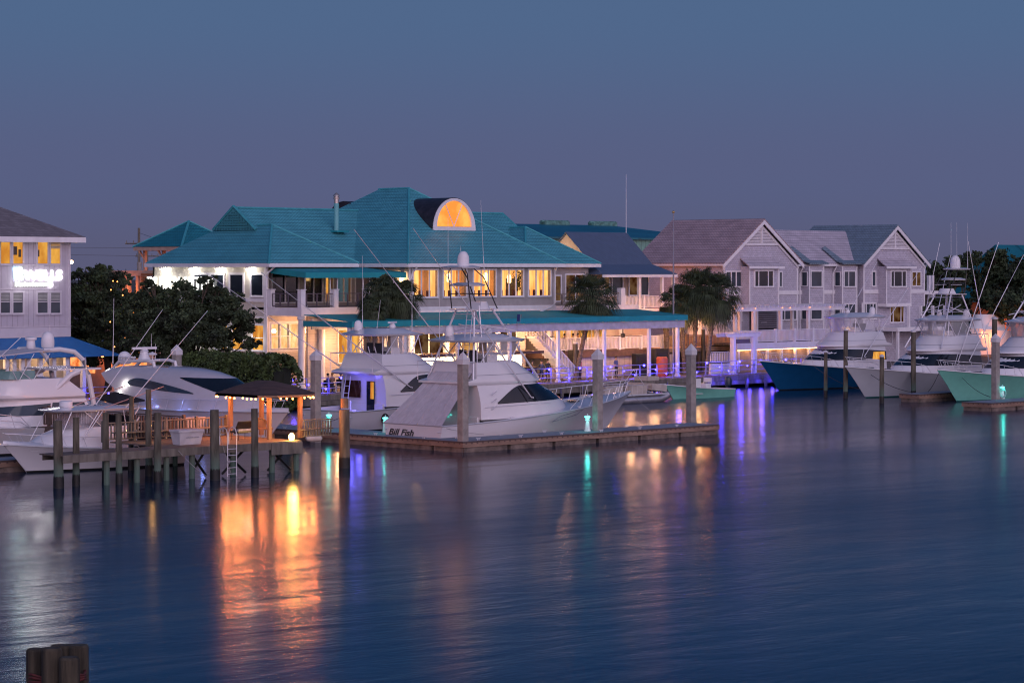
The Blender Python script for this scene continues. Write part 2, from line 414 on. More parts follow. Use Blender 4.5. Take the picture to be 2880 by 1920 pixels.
# boardwalk along the water
g = MB(); g.box(-75, 70, 0, 9, .72, 1.0)
tag(g.build('boardwalk', DECKWOOD), kind='structure')
g = MB()
g.box(-75, 70, -.06, -.003, .62, 1.02); g.box(-75, 70, -.16, -.062, .28, .60)
for i in range(59): g.box(-74 + i * 2.5, -73.75 + i * 2.5, -.30, -.17, -1.2, .75)
bulk = g.build('seawall', WOOD); tag(bulk, 'grey timber seawall facing under the boardwalk edge', 'seawall')
# ---------------------------------------------------------------- facade helpers
class Face:
    def __init__(s, kind, c): s.k, s.c = kind, c
    def p(s, a, o, z): return (a, s.c - o, z) if s.k == 'v' else (s.c - o, a, z)
    def box(s, mb, a0, a1, o0, o1, z0, z1):
        if s.k == 'v': mb.box(a0, a1, s.c - o0, s.c - o1, z0, z1)
        else: mb.box(s.c - o0, s.c - o1, a0, a1, z0, z1)
    def ax(s, px): return U(px, s.c) if s.k == 'v' else V(px, s.c)
    def z(s, py, a): return Z(py, a, s.c) if s.k == 'v' else Z(py, s.c, a)
def wall_open(mb, F, a0, a1, z0, z1, th, ops):
    if a0 > a1: a0, a1 = a1, a0
    cur = a0
    for (b0, b1, c0, c1) in sorted((min(o[0], o[1]), max(o[0], o[1]), o[2], o[3]) for o in ops):
        if b0 > cur: F.box(mb, cur, b0, 0, -th, z0, z1)
        if c0 > z0: F.box(mb, b0, b1, 0, -th, z0, c0)
        if c1 < z1: F.box(mb, b0, b1, 0, -th, c1, z1)
        cur = b1
    if cur < a1: F.box(mb, cur, a1, 0, -th, z0, z1)
def window(T, F, a0, a1, z0, z1, div=(.5,), fw=.11, gl=None, rails=(), trim=WHITE, proud=.07, extra=None, label=None, inner=.012, blind=None, mw=.05):
    if a0 > a1: a0, a1 = a1, a0
    fr = MB()
    F.box(fr, a0 - fw, a0, -.03, proud, z0 - fw, z1 + fw); F.box(fr, a1, a1 + fw, -.03, proud, z0 - fw, z1 + fw)
    F.box(fr, a0, a1, -.03, proud, z1, z1 + fw); F.box(fr, a0 - fw * .6, a1 + fw * .6, proud + .002, proud + .06, z0 - fw, z0 - fw * .35)
    F.box(fr, a0, a1, -.03, proud, z0 - fw, z0)
    for d in div:
        x = a0 + (a1 - a0) * d; F.box(fr, x - mw, x + mw, -.03, proud - .01, z0, z1)
    for d in rails:
        z = z0 + (z1 - z0) * d; F.box(fr, a0, a1, -.03, proud - .02, z - .03, z + .03)
    w = fr.build('window', trim, T)
    if label: w['label'] = label
    pn = MB(); q = [F.p(a0, inner, z0), F.p(a1, inner, z0), F.p(a1, inner, z1), F.p(a0, inner, z1)]
    pn.poly(*(q if F.k == 'v' else q[::-1])); sub(pn, 'pane', gl or GLASSB, w)
    if blind:
        bl = MB(); k = int((z1 - z0) * blind[1] / .09)
        for i in range(k): F.box(bl, a0 + .02, a1 - .02, inner + .004, inner + .02, z1 - .09 * i - .07, z1 - .09 * i)
        sub(bl, 'blind', blind[0], w)
    return w
def glow(T, F, a0, a1, z0, z1, m):          # back wall of a lit room, well behind the glass
    q = MB(); F.box(q, a0, a1, -2.4, -2.5, z0, z1); return q
def railing(mb, p0, p1, z0, h, gap=.14, bw=.022, post=1.9, pw=.06, top=.05, cap=True):
    a = Vector((p0[0], p0[1], 0)); b_ = Vector((p1[0], p1[1], 0)); L = (b_ - a).length; d = (b_ - a) / L; ang = math.atan2(d.y, d.x)
    mid = (a + b_) / 2
    mb.cbox((mid.x, mid.y, z0 + h - .03), (L, .10, .06), ang)
    mb.cbox((mid.x, mid.y, z0 + .12), (L, .05, .06), ang)
    n = int(L / gap)
    for i in range(n):
        p = a + d * (L * (i + .5) / n); mb.cbox((p.x, p.y, z0 + h / 2 + .03), (bw * 2, bw * 2, h - .24), ang)
    if post:
        k = max(1, round(L / post))
        for i in range(k + 1):
            p = a + d * (L * i / k); mb.cbox((p.x, p.y, z0 + h / 2 + .04), (pw * 2, pw * 2, h + .08), ang)
# ================================================================ RESTAURANT (teal roofs)
EZ = 10.41
vM = 6.8
uM0, uM1 = U(1150, vM), U(1560, vM)
uL = U(750, 11.2); vL0 = 11.2; vL1 = V(430, uL)
REST = thing('restaurant_building', 'large waterfront restaurant with teal tiled hip roofs and a lit arched dormer', 'building', (uM0, vM, .9))
# ---- roof
rf = MB()
e0u = uM0 - .7; e1u = U(1591, vM - .7); e0v = vM - .7; ap = (e0u + e1u) / 2; apz = Z(530, ap, e0v + 9.4); apv = e0v + 9.4
rb = 19.2; back = rb + 9.4
rf.poly((e0u, e0v, EZ), (e1u, e0v, EZ), (ap, apv, apz))                       # front hip
rf.poly((e0u, back, EZ), (e0u, e0v, EZ), (ap, apv, apz), (ap, rb, apz))        # left
rf.poly((e1u, e0v, EZ), (e1u, back, EZ), (ap, rb, apz), (ap, apv, apz))
rf.poly((e1u, back, EZ), (e0u, back, EZ), (ap, rb, apz))
# long left-right roof with bays
k = .66; RV = 19.0; RZ = EZ + 6.6 * k
lu0 = uL - .7; bayr = U(1010, 10.1); bw = (bayr - lu0) / 2; bu = lu0 + bw; bz = EZ + bw * k
dg = 16.4; dz = EZ + (dg - 12.4) * k; du = lu0 + (dz - EZ) / k
bv = 12.4 + (bz - EZ) / k
rf.poly((lu0, 25.6, EZ), (lu0, 10.1, EZ), (bu, 15.2, bz), (bu, bv, bz), (du, dg, dz), (du, 2 * RV - dg, dz))
rf.poly((lu0, 10.1, EZ), (bayr, 10.1, EZ), (bu, 15.2, bz))
rf.poly((bayr, 10.1, EZ), (bayr, 12.4, EZ), (bu, bv, bz), (bu, 15.2, bz))
gx = du - .02
re = U(1413, RV)
rf.poly((bayr, 12.4, EZ), (re, 12.4, EZ), (re, RV, RZ), (gx, RV, RZ), (du, dg, dz), (bu, bv, bz))
rf.poly((re, 25.6, EZ), (lu0, 25.6, EZ), (du, 2 * RV - dg, dz), (gx, RV, RZ), (re, RV, RZ))
rf.poly((du - .25, dg - .1, dz - .05), (du - .25, 2 * RV - dg + .1, dz - .05), (du - .25, RV, RZ + .12))
# right bay
nr = U(1691, 10.6); nw = 4.6; nu = nr - nw; nz = EZ + nw * .68; nv = 12.4 + (nz - EZ) / k
rf.poly((nr - 2 * nw, 10.6, EZ), (nr, 10.6, EZ), (nu, 15.2, nz))
rf.poly((nr - 2 * nw, 14, EZ), (nr - 2 * nw, 10.6, EZ), (nu, 15.2, nz), (nu, nv, nz))
rf.poly((nr, 10.6, EZ), (nr, 16.5, EZ), (nu, nv, nz), (nu, 15.2, nz))
roof = rf.build('roof', TEALROOF, REST)
# ridge and hip caps
cp = MB()
for a, b_ in (((e0u, e0v, EZ), (ap, apv, apz)), ((ap, apv, apz), (ap, rb, apz)), ((ap, apv, apz), (e1u, e0v, EZ)), ((lu0, 10.1, EZ), (bu, 15.2, bz)), ((bu, 15.2, bz), (bu, bv, bz)),
              ((bu, 15.2, bz), (bayr, 10.1, EZ)), ((du - .25, dg - .1, dz), (du - .25, RV, RZ + .12)), ((du - .25, 2 * RV - dg, dz), (du - .25, RV, RZ + .12)), ((gx, RV, RZ), (re, RV, RZ)),
              ((nr, 10.6, EZ), (nu, 15.2, nz)), ((nu, 15.2, nz), (nu, nv, nz)), ((nr - 2 * nw, 10.6, EZ), (nu, 15.2, nz)), ((re, RV, RZ), (re, 12.6, EZ + .1))):
    cp.tube([a, b_], .11, 6)
sub(cp, 'ridge_cap', mat('teal_ridge_tile', (.06, .34, .38), .4, var=.1), roof)
lv = MB(); lv.mi(0)
for i in range(7):
    z = dz + .12 + i * .2; hw = (RZ - z) / k - .35
    if hw > .1: lv.box(du - .32, du - .27, RV - hw, RV + hw, z, z + .13)
sub(lv, 'louvred_vent', mat('teal_louvre', (.05, .25, .28), .6), roof)
# arched dormer
fd = MB(); dv = 10.3; dc = ap; dhw = 2.3; z0 = Z(645, dc, dv); dn = 24
def arc(r, base, sx=1.0): return [(dc + r * math.cos(math.pi * i / dn), base + (r * 1.08) * math.sin(math.pi * i / dn)) for i in range(dn + 1)]
outer = arc(dhw + .06, z0); inn = arc(dhw - .38, z0 + .22)
shell = MB()
for i in range(dn):
    (a0, b0), (a1, b1) = outer[i], outer[i + 1]
    vb0 = e0v + (b0 - EZ) / (6.13 / 9.4) + .3; vb1 = e0v + (b1 - EZ) / (6.13 / 9.4) + .3
    shell.poly((a0, dv - .15, b0), (a1, dv - .15, b1), (a1, max(vb1, dv), b1), (a0, max(vb0, dv), b0))
dorm = sub(shell, 'dormer', DARKMETAL, roof, True)
fr = MB()
for i in range(dn):
    (a0, b0), (a1, b1), (c0, d0), (c1, d1) = outer[i], outer[i + 1], inn[i], inn[i + 1]
    fr.prism([(a0, dv - .2, b0 - .05), (a1, dv - .2, b1 - .05), (c1, dv - .2, d1), (c0, dv - .2, d0)], (0, .2, 0))
fr.box(dc - dhw, dc + dhw, dv - .24, dv - .03, z0 - .1, z0 + .2)
for sx in (-1, 1):
    fr.tube([(dc, dv - .12, z0 + .2), (dc + sx * .95, dv - .12, z0 + 2.05)], .045, 4)
sub(fr, 'dormer_frame', WHITE, roof)
gp = MB(); gp.poly(*[(a, dv - .06, b_) for a, b_ in inn][::-1])
sub(gp, 'dormer_window', emis('dormer_glow', (1.0, .31, .06), 1.7, var=.25, scale=.7), roof)
# rear barrel dormer
sh = MB()
for i in range(12):
    a0, a1 = math.pi * i / 12, math.pi * (i + 1) / 12
    sh.poly((-17.3, 21.7 + 2.3 * math.cos(a0), 13.1 + 2.5 * math.sin(a0)), (-17.3, 21.7 + 2.3 * math.cos(a1), 13.1 + 2.5 * math.sin(a1)), (-14, 21.7 + 2.3 * math.cos(a1), 13.1 + 2.5 * math.sin(a1)), (-14, 21.7 + 2.3 * math.cos(a0), 13.1 + 2.5 * math.sin(a0)))
sh.poly(*[(-17.29, 21.7 + 2.3 * math.cos(math.pi * i / 12), 13.1 + 2.5 * math.sin(math.pi * i / 12)) for i in range(13)])
sub(sh, 'rear_dormer', DARKMETAL, roof, True)
# chimney flue
cu_, cv_ = -22.75, 16.3; cz = EZ + (cv_ - 12.4) * k
ch = MB(); ch.lathe((cu_, cv_, cz - .5), [(.21, 0), (.21, Z(572, cu_, cv_) - cz + .5)], 14)
chz = Z(572, cu_, cv_)
chim = sub(ch, 'chimney', mat('teal_painted_flue', (.14, .42, .44), .4, var=.05), roof, True)
ch = MB(); ch.lathe((cu_, cv_, chz), [(.19, 0), (.19, .35), (.27, .36), (.27, .44), (.19, .46), (.19, .55), (.27, .56), (.25, .66), (.04, .85)], 14)
sub(ch, 'chimney_cap', mat('galvanised_metal', (.45, .40, .38), .35, metal=.7), roof, True)
ch = MB(); ch.cbox((cu_, cv_ - .3, cz - .02), (1.3, 1.0, .12)); sub(ch, 'chimney_flashing', TEALFAB, roof)
for (px, py) in ((748, 712), (1150, 708), (1569, 717), (1663, 722)):    # pale globes of roof corner fixtures
    pass
# ---- fascia / gutters / soffit
fc = MB()
def fas(x0, x1, y0, y1): fc.box(x0, x1, y0, y1, EZ - .30, EZ - .02)
fas(e0u, e1u, e0v, e0v + .12); fas(e0u, e0u + .12, e0v + .12, 12.4); fas(e1u - .12, e1u, e0v + .12, 12.4)
fas(lu0, bayr, 10.1, 10.22); fas(lu0, lu0 + .12, 10.22, 25.6); fas(bayr - .12, bayr, 10.22, 12.4); fas(bayr, e0u, 12.4, 12.52)
fas(nr - 2 * nw, nr, 10.6, 10.72); fas(nr - .12, nr, 10.72, 16.4)
# soffits
fc.box(e0u + .12, e1u - .12, e0v + .12, vM, EZ - .16, EZ - .1); fc.box(e0u + .12, uM0, vM, 12.4, EZ - .16, EZ - .1)
fc.box(lu0 + .12, bayr - .12, 10.22, 12.4, EZ - .16, EZ - .1); fc.box(lu0 + .12, uL, 12.4, 25.5, EZ - .16, EZ - .1); fc.box(bayr, e0u, 12.52, 13.2, EZ - .16, EZ - .1)
fc.box(nr - 2 * nw + .1, nr - .12, 10.72, 11.6, EZ - .16, EZ - .1)
fasc = fc.build('fascia', WHITE, REST)
# downspouts
ds = MB()
for (a, b_, pts) in ((0, 0, [(uM0 + .35, e0v + .1, EZ - .25), (uM0 + .25, vM - .15, EZ - .75), (uM0 + .06, vM - .1, EZ - 1.3), (uM0 + .06, vM - .1, 6.7)]),
                     (0, 0, [(uM1 - .3, e0v + .1, EZ - .25), (uM1 - .15, vM - .15, EZ - .8), (uM1 - .05, vM - .1, EZ - 1.3), (uM1 - .05, vM - .1, 7.2), (uM1 - .7, vM - .3, 6.9), (uM1 - 2.2, vM - .5, 6.5)]),
                     (0, 0, [(uL + .1, 10.3, EZ - .25), (uL - .08, 10.9, EZ - .7), (uL - .08, 11.1, EZ - 1.0), (uL - .08, 11.1, 3.2)])):
    ds = MB(); ds.tube(pts, .07, 6); ds.build('downspout', WHITE, REST)
# ---- upper walls, block M
ZF = 6.6; ZB = Z(866, uM0, vM)
Fm = Face('v', vM)
wz0, wz1 = 7.82, Z(760, uM0 + 6, vM)
wins = [(1162, 1229), (1247, 1310), (1332, 1393), (1411, 1470), (1487, 1547)]
ops = [(Fm.ax(a), Fm.ax(b_), wz0, wz1) for a, b_ in wins]
w = MB(); wall_open(w, Fm, uM0, uM1, ZB, EZ - .1, .2, ops)
Fml = Face('u', uM0)
w.box(uM0, uM0 + .2, vM + .2, 13.1, ZB, EZ - .1); w.box(uM1 - .2, uM1, vM + .2, 12.0, .9, EZ - .1)
w.build('upper_wall', GREIGE, REST)
b = MB(); b.box(uM0 - .05, uM1 + .02, vM - .06, vM - .003, ZF, ZB); b.box(uM0 - .06, uM1 + .03, vM - .09, vM - .003, ZB - .08, ZB + .02 + .05)
b.box(uM0 - .06, uM0 - .003, vM - .003, 12.4, ZF, ZB)
for px in (1150, 1238, 1321, 1402, 1479, 1558):
    pass
b.box(uM0 - .03, uM0 + .14, vM - .05, vM - .003, ZB + .08, EZ - .17); b.box(uM1 - .13, uM1 + .02, vM - .05, vM - .003, ZB + .08, EZ - .17)
b.build('trim_band', WHITE, REST)
for i, (a0, a1, c0, c1) in enumerate(ops):
    window(REST, Fm, a0, a1, c0, c1, div=(.335, .665), fw=.13, gl=CLEAR, inner=-.08)
# interior: upper dining room; its walls glow to give the room light
r = MB(); r.box(uM0 + .2, uM1 - .2, vM + 3.2, vM + 3.3, ZB, EZ - .3); r.box(uM0 + .2, uM0 + .3, vM + .6, vM + 3.2, ZB, EZ - .3); r.box(uM1 - .3, uM1 - .2, vM + .6, vM + 3.2, ZB, EZ - .3)
r.build('glowing_dining_wall', WARMWALL, REST)
r = MB(); r.box(uM0 + .2, uM1 - .2, vM + .2, vM + 3.2, EZ - .3, EZ - .2); r.box(uM0 + .2, uM1 - .2, vM + .2, vM + 3.2, ZB - .2, 7.3)
for x in (uM0 + 4.2, uM0 + 8.3, uM0 + 12.1): r.box(x - .25, x + .25, vM + 2.6, vM + 3.15, 7.3, EZ - .3)
r.build('dining_room_interior', mat('warm_plaster', (.55, .36, .18), .8), REST)
for i in range(4): plight('dining_light', (uM0 + 2.2 + i * 4, vM + 1.4, 9.3), WARM, 60, .25, REST)
dd = MB()    # doorway seen in the last window
a0 = Fm.ax(1500); dd.box(a0, a0 + 1.1, vM + 3.05, vM + 3.18, 7.3, 9.2); dd.box(a0 + 1.9, a0 + 3.0, vM + 3.05, vM + 3.18, 7.3, 9.5)
dd.build('interior_door', mat('dark_door', (.03, .03, .035), .5), REST)
# pendant lamps inside
for i, (px, py) in enumerate(((1262, 782), (1366, 780), (1432, 785))):
    u_ = U(px, vM + 1.2); T = thing('pendant_lamp', ['bright glowing pendant lamp inside the second upper window', 'glowing pendant lamp inside the third upper window', 'glowing pendant lamp inside the fourth upper window'][i], 'lamp', (u_, vM + 1.2, EZ - .3), group='pendant lamps in the upper dining room')
    m_ = MB(); z = Z(py, u_, vM + 1.2); m_.lathe((u_, vM + 1.2, z - .35), [(.05, 0), (.16, .1), (.17, .6), (.06, .75)], 10); m_.build('lamp_shade', emis('pendant_shade', (1.0, .62, .22), 5), T, smooth=True)
    m_ = MB(); m_.tube([(u_, vM + 1.2, z + .38), (u_, vM + 1.2, EZ - .3)], .015, 4); m_.build('cord', BLACKPIPE, T)
# chairs at the upper windows
def chair(u_, v_, z, lab, m_, grp):
    T = thing('dining_chair', lab, 'chair', (u_, v_, z), group=grp)
    a = MB(); a.box(u_ - .22, u_ + .22, v_ - .22, v_ + .22, z + .42, z + .47); a.build('seat', m_, T)
    a = MB(); a.box(u_ - .22, u_ + .22, v_ - .24, v_ - .20, z + .5, z + .98); a.build('backrest', m_, T)
    for sx in (-1, 1):
        for sy in (-1, 1):
            a = MB(); a.box(u_ + sx * .2 - .02, u_ + sx * .2 + .02, v_ + sy * .2 - .02, v_ + sy * .2 + .02, z, z + .42); a.build('leg', m_, T)
    return T
CHR = mat('dark_red_chair', (.10, .02, .018), .6)
for wi, (a0, a1, _, _) in enumerate(ops):
    nm = ('first', 'second', 'third', 'fourth', 'fifth')[wi]
    for j in range(3):
        chair(a0 + (a1 - a0) * (.17 + .33 * j), vM + .75, 7.3, 'dark red dining chair behind the %s part of the %s upper window from the corner' % (('left', 'middle', 'right')[j], nm), CHR, 'dining chairs along the upper windows')
# indoor plant in 4th window
def leafy(name, c, r, n, size, m, parent=None, flat=1.0, seed=1, label=None, cat=None, droop=0.0, absolute=False):
    rg = np.random.default_rng(seed)
    d = rg.normal(size=(n, 3)); d /= np.linalg.norm(d, axis=1)[:, None]
    rr = r * rg.random(n) ** (1 / 2.2)
    p = d * rr[:, None] * np.array([1, 1, flat]) + np.array(c)
    return leafmesh(name, p, size, m, parent, rg)
def leafmesh(name, p, size, m, parent, rg, off=None):
    n = len(p)
    a = rg.normal(size=(n, 3)); a /= np.linalg.norm(a, axis=1)[:, None]
    b_ = rg.normal(size=(n, 3)); b_ -= (a * b_).sum(1)[:, None] * a; b_ /= np.linalg.norm(b_, axis=1)[:, None]
    s = size * (.6 + .8 * rg.random(n))[:, None]
    if off is None: off = np.array(parent['off']) if parent is not None and 'off' in parent.keys() else np.zeros(3)
    p = p - off
    v = np.stack([p - a * s, p + b_ * s * .55, p + a * s, p - b_ * s * .55], 1).reshape(-1, 3)
    me = bpy.data.meshes.new(name)
    me.vertices.add(4 * n); me.vertices.foreach_set('co', v.astype(np.float32).ravel())
    me.loops.add(4 * n); me.loops.foreach_set('vertex_index', np.arange(4 * n, dtype=np.int32))
    me.polygons.add(n); me.polygons.foreach_set('loop_start', np.arange(0, 4 * n, 4, dtype=np.int32)); me.polygons.foreach_set('loop_total', np.full(n, 4, dtype=np.int32))
    me.update(calc_edges=True); me.validate()
    me.materials.append(m)
    o = bpy.data.objects.new(name, me); SC.collection.objects.link(o)
    if parent is not None: o.parent = parent
    return o
pu = U(1455, vM + 1.3); T = thing('indoor_plant', 'tall leafy houseplant inside the fourth upper window', 'plant', (pu, vM + 1.3, 7.3))
leafy('foliage', (pu, vM + 1.3, 9.0), .55, 220, .12, mat('houseplant_leaves', (.10, .14, .03), .6), T, flat=1.8, seed=4)
m_ = MB(); m_.tube([(pu, vM + 1.3, 7.5), (pu, vM + 1.3, 9.2)], .03); m_.build('stem', BARK, T)
m_ = MB(); m_.lathe((pu, vM + 1.3, 7.3), [(.18, 0), (.25, .45)], 10); m_.build('pot', CONC, T)
# ---- block L: left facade (floodlit) and right facade with balcony
Fl = Face('u', uL)
FLOOD = mat('cream_stucco_panels', (.60, .56, .48), .75, var=.05, bump=.01)
zu0, zu1 = Z(830, uL, 13), Z(773, uL, 13)
lw = [(547, 587, zu0, zu1), (594, 629, zu0, zu1), (648, 684, zu0, zu1), (708, 740, zu0, zu1)]
w = MB(); w.box(uL, uL + .2, vL0, vL1, .9, EZ - .1); w.box(uL, bayr + .2, vL1 - .2, vL1, .9, EZ - .1)
w.build('side_wall', FLOOD, REST)
for a, b_, c, d in lw:
    window(REST, Fl, V(a, uL), V(b_, uL), c, d, div=(), fw=.16, gl=GLASS)
q = MB(); q.box(uL - .02, uL - .003, V(733, uL), V(740, uL), zu0, zu1)
Zs = Z(838, uL, 12); q = MB(); q.box(uL - .1, uL - .003, vL0 - .05, vL1, Zs - .3, Zs); q.box(uL - .12, uL + .02, vL0 - .12, vL0 + .2, .9, EZ - .17)
q.box(uL - .1, uL - .003, vL0 + .2, vL1, Z(892, uL, 12) - .06, Z(892, uL, 12) + .06)
q.build('side_trim', WHITE, REST)
zg0, zg1 = Z(983, uL, 13), Z(915, uL, 13)
for a, b_ in ((608, 640), (655, 684), (712, 742)):
    window(REST, Fl, V(a, uL), V(b_, uL), zg0, zg1, div=(), rails=(.5,), fw=.14, gl=AMBERROOM)
# sign and floodlights
SIGNW = emis('white_sign_letters', (1.0, .97, .92), 3.0)
s0 = V(418, uL)
text_mesh('BLUEWATER', 1.42, 'sign_letters', SIGNW, (uL - .18, s0, Z(813, uL, s0)), (0, -1, 0), (0, 0, 1), REST, extrude=.05, bold=.02, sx=1.08)
for i, px in enumerate((467, 548, 623, 708)):
    v_ = V(px, uL); T = thing('floodlight', 'bright white floodlight under the eave, number %s from the far end of the side wall' % ('first', 'second', 'third', 'fourth')[i] if False else ['bright white floodlight under the eave above the lit sign', 'bright white eave floodlight over the first dark side window', 'bright white eave floodlight between the dark side windows', 'bright white eave floodlight nearest the balcony corner'][i], 'floodlight', (uL - .45, v_, EZ - .2), group='floodlights under the side eave')
    m_ = MB(); m_.lathe((uL - .45, v_, EZ - .42), [(.12, 0), (.13, .12), (.06, .24)], 10); m_.build('housing', WHITE, T)
    m_ = MB(); m_.ball((uL - .45, v_, EZ - .44), .10, 8, 5); m_.build('lens', BULBWHITE, T)
    plight('flood_light', (uL - .42, v_, EZ - .62), COOL, 62, .12, T)
    plight('ground_flood', (uL - .7, v_ - .5, 4.6), COOL, 34, .15, T)
# right facade: loggia wall behind the balcony
vB = V(848, uL)           # outer edge of balcony
vW = 13.0
Fw = Face('v', vW)
zb = Z(866, uL, vB)      # balcony floor
w = MB(); gu = [(765, 838), (858, 905), (915, 935), (948, 985), (1000, 1030)]
ops = [(Fw.ax(a), Fw.ax(b_), zb + .35, 9.75) for a, b_ in gu]
wall_open(w, Fw, uL + .2, uM0, zb, EZ - .1, .2, ops); w.build('loggia_wall', GREIGE, REST)
for i, (a0, a1, c0, c1) in enumerate(ops):
    window(REST, Fw, a0, a1, c0, c1, div=(.5,), fw=.1, gl=CLEAR if i > 1 else GLASS, inner=-.08)
r = MB(); r.box(uL + 6, uM0 + .1, vW + 2.6, vW + 2.7, zb, EZ - .3); r.build('glowing_bar_wall', AMBERROOM, REST)  # bar back walls emit the room's light themselves
r = MB(); r.box(uL + .3, uL + 5.9, vW + 1.6, vW + 1.7, zb, EZ - .3); r.build('dim_glowing_bar_wall', DIMROOM, REST)
# balcony
b = MB(); b.box(uL, uM0 - .07, vB, vW, zb - .18, zb); b.build('balcony_floor', DECKWOOD, REST)
b = MB(); b.box(uL - .08, uM0 - .07, vB - .08, vB - .003, zb - .62, zb + .02); b.box(uL - .08, uL - .003, vB, vL0, zb - .62, zb + .02); b.build('balcony_fascia', WHITE, REST)
b = MB(); railing(b, (uL + .05, vB + .1), (uM0 - .3, vB + .1), zb, 1.08, gap=.95, bw=.045, post=0)
railing(b, (uL + .05, vB + .15), (uL + .05, vL0 - .1), zb, 1.08, gap=.95, bw=.045, post=0)
for i in range(8): b.tube([(uL + .05, vL0 - .2, zb + .2 + i * .1), (uL + .05, vB + .1, zb + .2 + i * .1), (uM0 - .3, vB + .1, zb + .2 + i * .1)], .008, 3)
b.build('balcony_railing', mat('bronze_railing', (.11, .09, .11), .5), REST)
for px in (766, 848, 941, 1030):
    if px == 766: c = (uL + .1, vL0 - .4)
    else: c = (U(px, vB + .1), vB + .1)
    m_ = MB(); m_.cbox((c[0], c[1], zb + .66), (.42, .42, 1.32)); m_.cbox((c[0], c[1], zb + 1.35), (.52, .52, .07)); m_.build('balcony_pier', WHITE, REST)
ps = MB()
for px in (858, 929, 949, 1022, 1040):
    x = U(px, vB + .3); ps = MB(); ps.tube([(x, vB + .3, zb), (x, vB + .3, 9.55)], .035, 6); ps.build('awning_pole', WHITE, REST)
# balcony awning
zt = EZ - .35; zfr = Z(766, uL, vB)
aw = MB(); x1 = uM0 - .1
aw.slab([(uL + .35, vL0 - .1, zt), (x1, vL0 - .1, zt), (x1, vB - .1, zfr), (uL + .35, vB - .1, zfr)][::-1], .05)
aw.box(uL + .33, x1, vB - .14, vB - .103, zfr - .42, zfr)
aw.prism([(uL + .30, vB - .12, zfr - .42), (uL + .30, vB - .12, zfr), (uL + .30, vL0 - .1, zt), (uL + .30, vL0 - .1, zt - .42)], (.03, 0, 0))
o = aw.build('balcony_awning', TEALFAB, REST)
# wall lantern on the inner corner
T = thing('wall_lantern', 'glowing wall lantern by the corner above the palms', 'lantern', (uM0 - .12, V(1133, uM0), 9.0))
vv = V(1133, uM0); zz = Z(780, uM0, vv); m_ = MB(); m_.cbox((uM0 - .14, vv, zz), (.2, .2, .62)); m_.build('lantern_glass', emis('lantern_glow', (1.0, .62, .22), 14), T)
m_ = MB(); m_.cbox((uM0 - .1, vv, zz + .36), (.28, .28, .08)); m_.cbox((uM0 - .06, vv, zz - .36), (.14, .2, .06)); m_.build('lantern_cap', BLACKPIPE, T)
plight('lantern_light', (uM0 - .5, vv, zz), WARM, 60, .12, T)
# ground floor
Fg = Face('v', vL0)
gz0, gz1 = Z(980, uL, vL0), Z(912, uL, vL0)
gw = [(763, 786), (790, 812), (816, 839), (857, 878), (882, 905), (909, 930)]
w = MB(); w.box(uL + .2, uM0 - 2, vL0, vL0 + .2, .9, gz0 - .25); w.box(uL + .2, uM0 - 2, vL0, vL0 + .2, gz1 + .2, zb - .18); w.build('ground_wall', CREAM, REST)
w = MB(); ops = [(Fg.ax(a), Fg.ax(b_), gz0, gz1) for a, b_ in gw]
wall_open(w, Fg, uL + .2, uM0 - 2, gz0 - .25, gz1 + .2, .2, ops); w.build('window_wall', WHITE, REST)
for a0, a1, c0, c1 in ops: window(REST, Fg, a0, a1, c0, c1, div=(), rails=(.5,), fw=.06, gl=CLEAR, inner=-.1, proud=.04)
r = MB(); r.box(uL + .2, uM0 - 2, vL0 + 2.8, vL0 + 2.9, .9, zb - .18); r.build('glowing_ground_wall', emis('peach_room_glow', (1.0, .55, .22), 1.5, var=.3, scale=1.6, stretch=(1.6, 1.6, .8)), REST)  # emissive back wall carries the ground room's light
for i in range(3): plight('ground_room_light', (uL + 1.8 + 2.4 * i, vL0 + 1.3, 4.3), WARM, 50, .2, REST)
for x_, z_ in ((uL + 2.2, 5.2), (uL + 5.5, 5.2), (uL + 9.0, 5.0)): plight('wall_fill_light', (x_, vL0 - 1.6, z_), (1.0, .50, .26), 200, .2, REST)  # unseen lamps added to warm the ground-floor wall
# columns of the balcony
for px in (848, 905):
    x = U(px, vB + .25); m_ = MB(); m_.lathe((x, vB + .25, .98), [(.33, 0), (.33, .25), (.26, .3), (.25, zb - 1.9), (.32, zb - 1.85), (.32, zb - 1.6)], 16); m_.build('column', WHITE, REST, smooth=True)
# wall of block M ground floor with warm windows (behind the patio)
vG = 7.6; Fp = Face('v', vG)
w = MB(); xs = [(952, 975), (985, 1010), (1020, 1080), (1088, 1150), (1165, 1245), (1262, 1330), (1345, 1395), (1405, 1450)]
ops = [(Fp.ax(a), Fp.ax(b_), 2.9, 5.35) for a, b_ in xs]
wall_open(w, Fp, uM0 - 9.5, U(1478, vG), .95, 6.5, .2, ops); w.build('patio_wall', mat('warm_white_siding', (.56, .50, .46), .7, pattern='lap', pscale=.2, pdepth=.015, var=.05), REST)
for i, (a0, a1, c0, c1) in enumerate(ops):
    window(REST, Fp, a0, a1, c0, c1, div=(.5,) if i > 1 else (), fw=.1, gl=[DIMROOM, AMBERROOM][1 if i in (0, 1, 5) else 0])
for px in (1155, 1255, 1338, 1400):
    x = U(px, vG - .6); m_ = MB(); m_.lathe((x, vG - .6, .98), [(.28, 0), (.22, .2), (.22, 4.7), (.28, 5.2)], 14); m_.build('column', WHITE, REST, smooth=True)
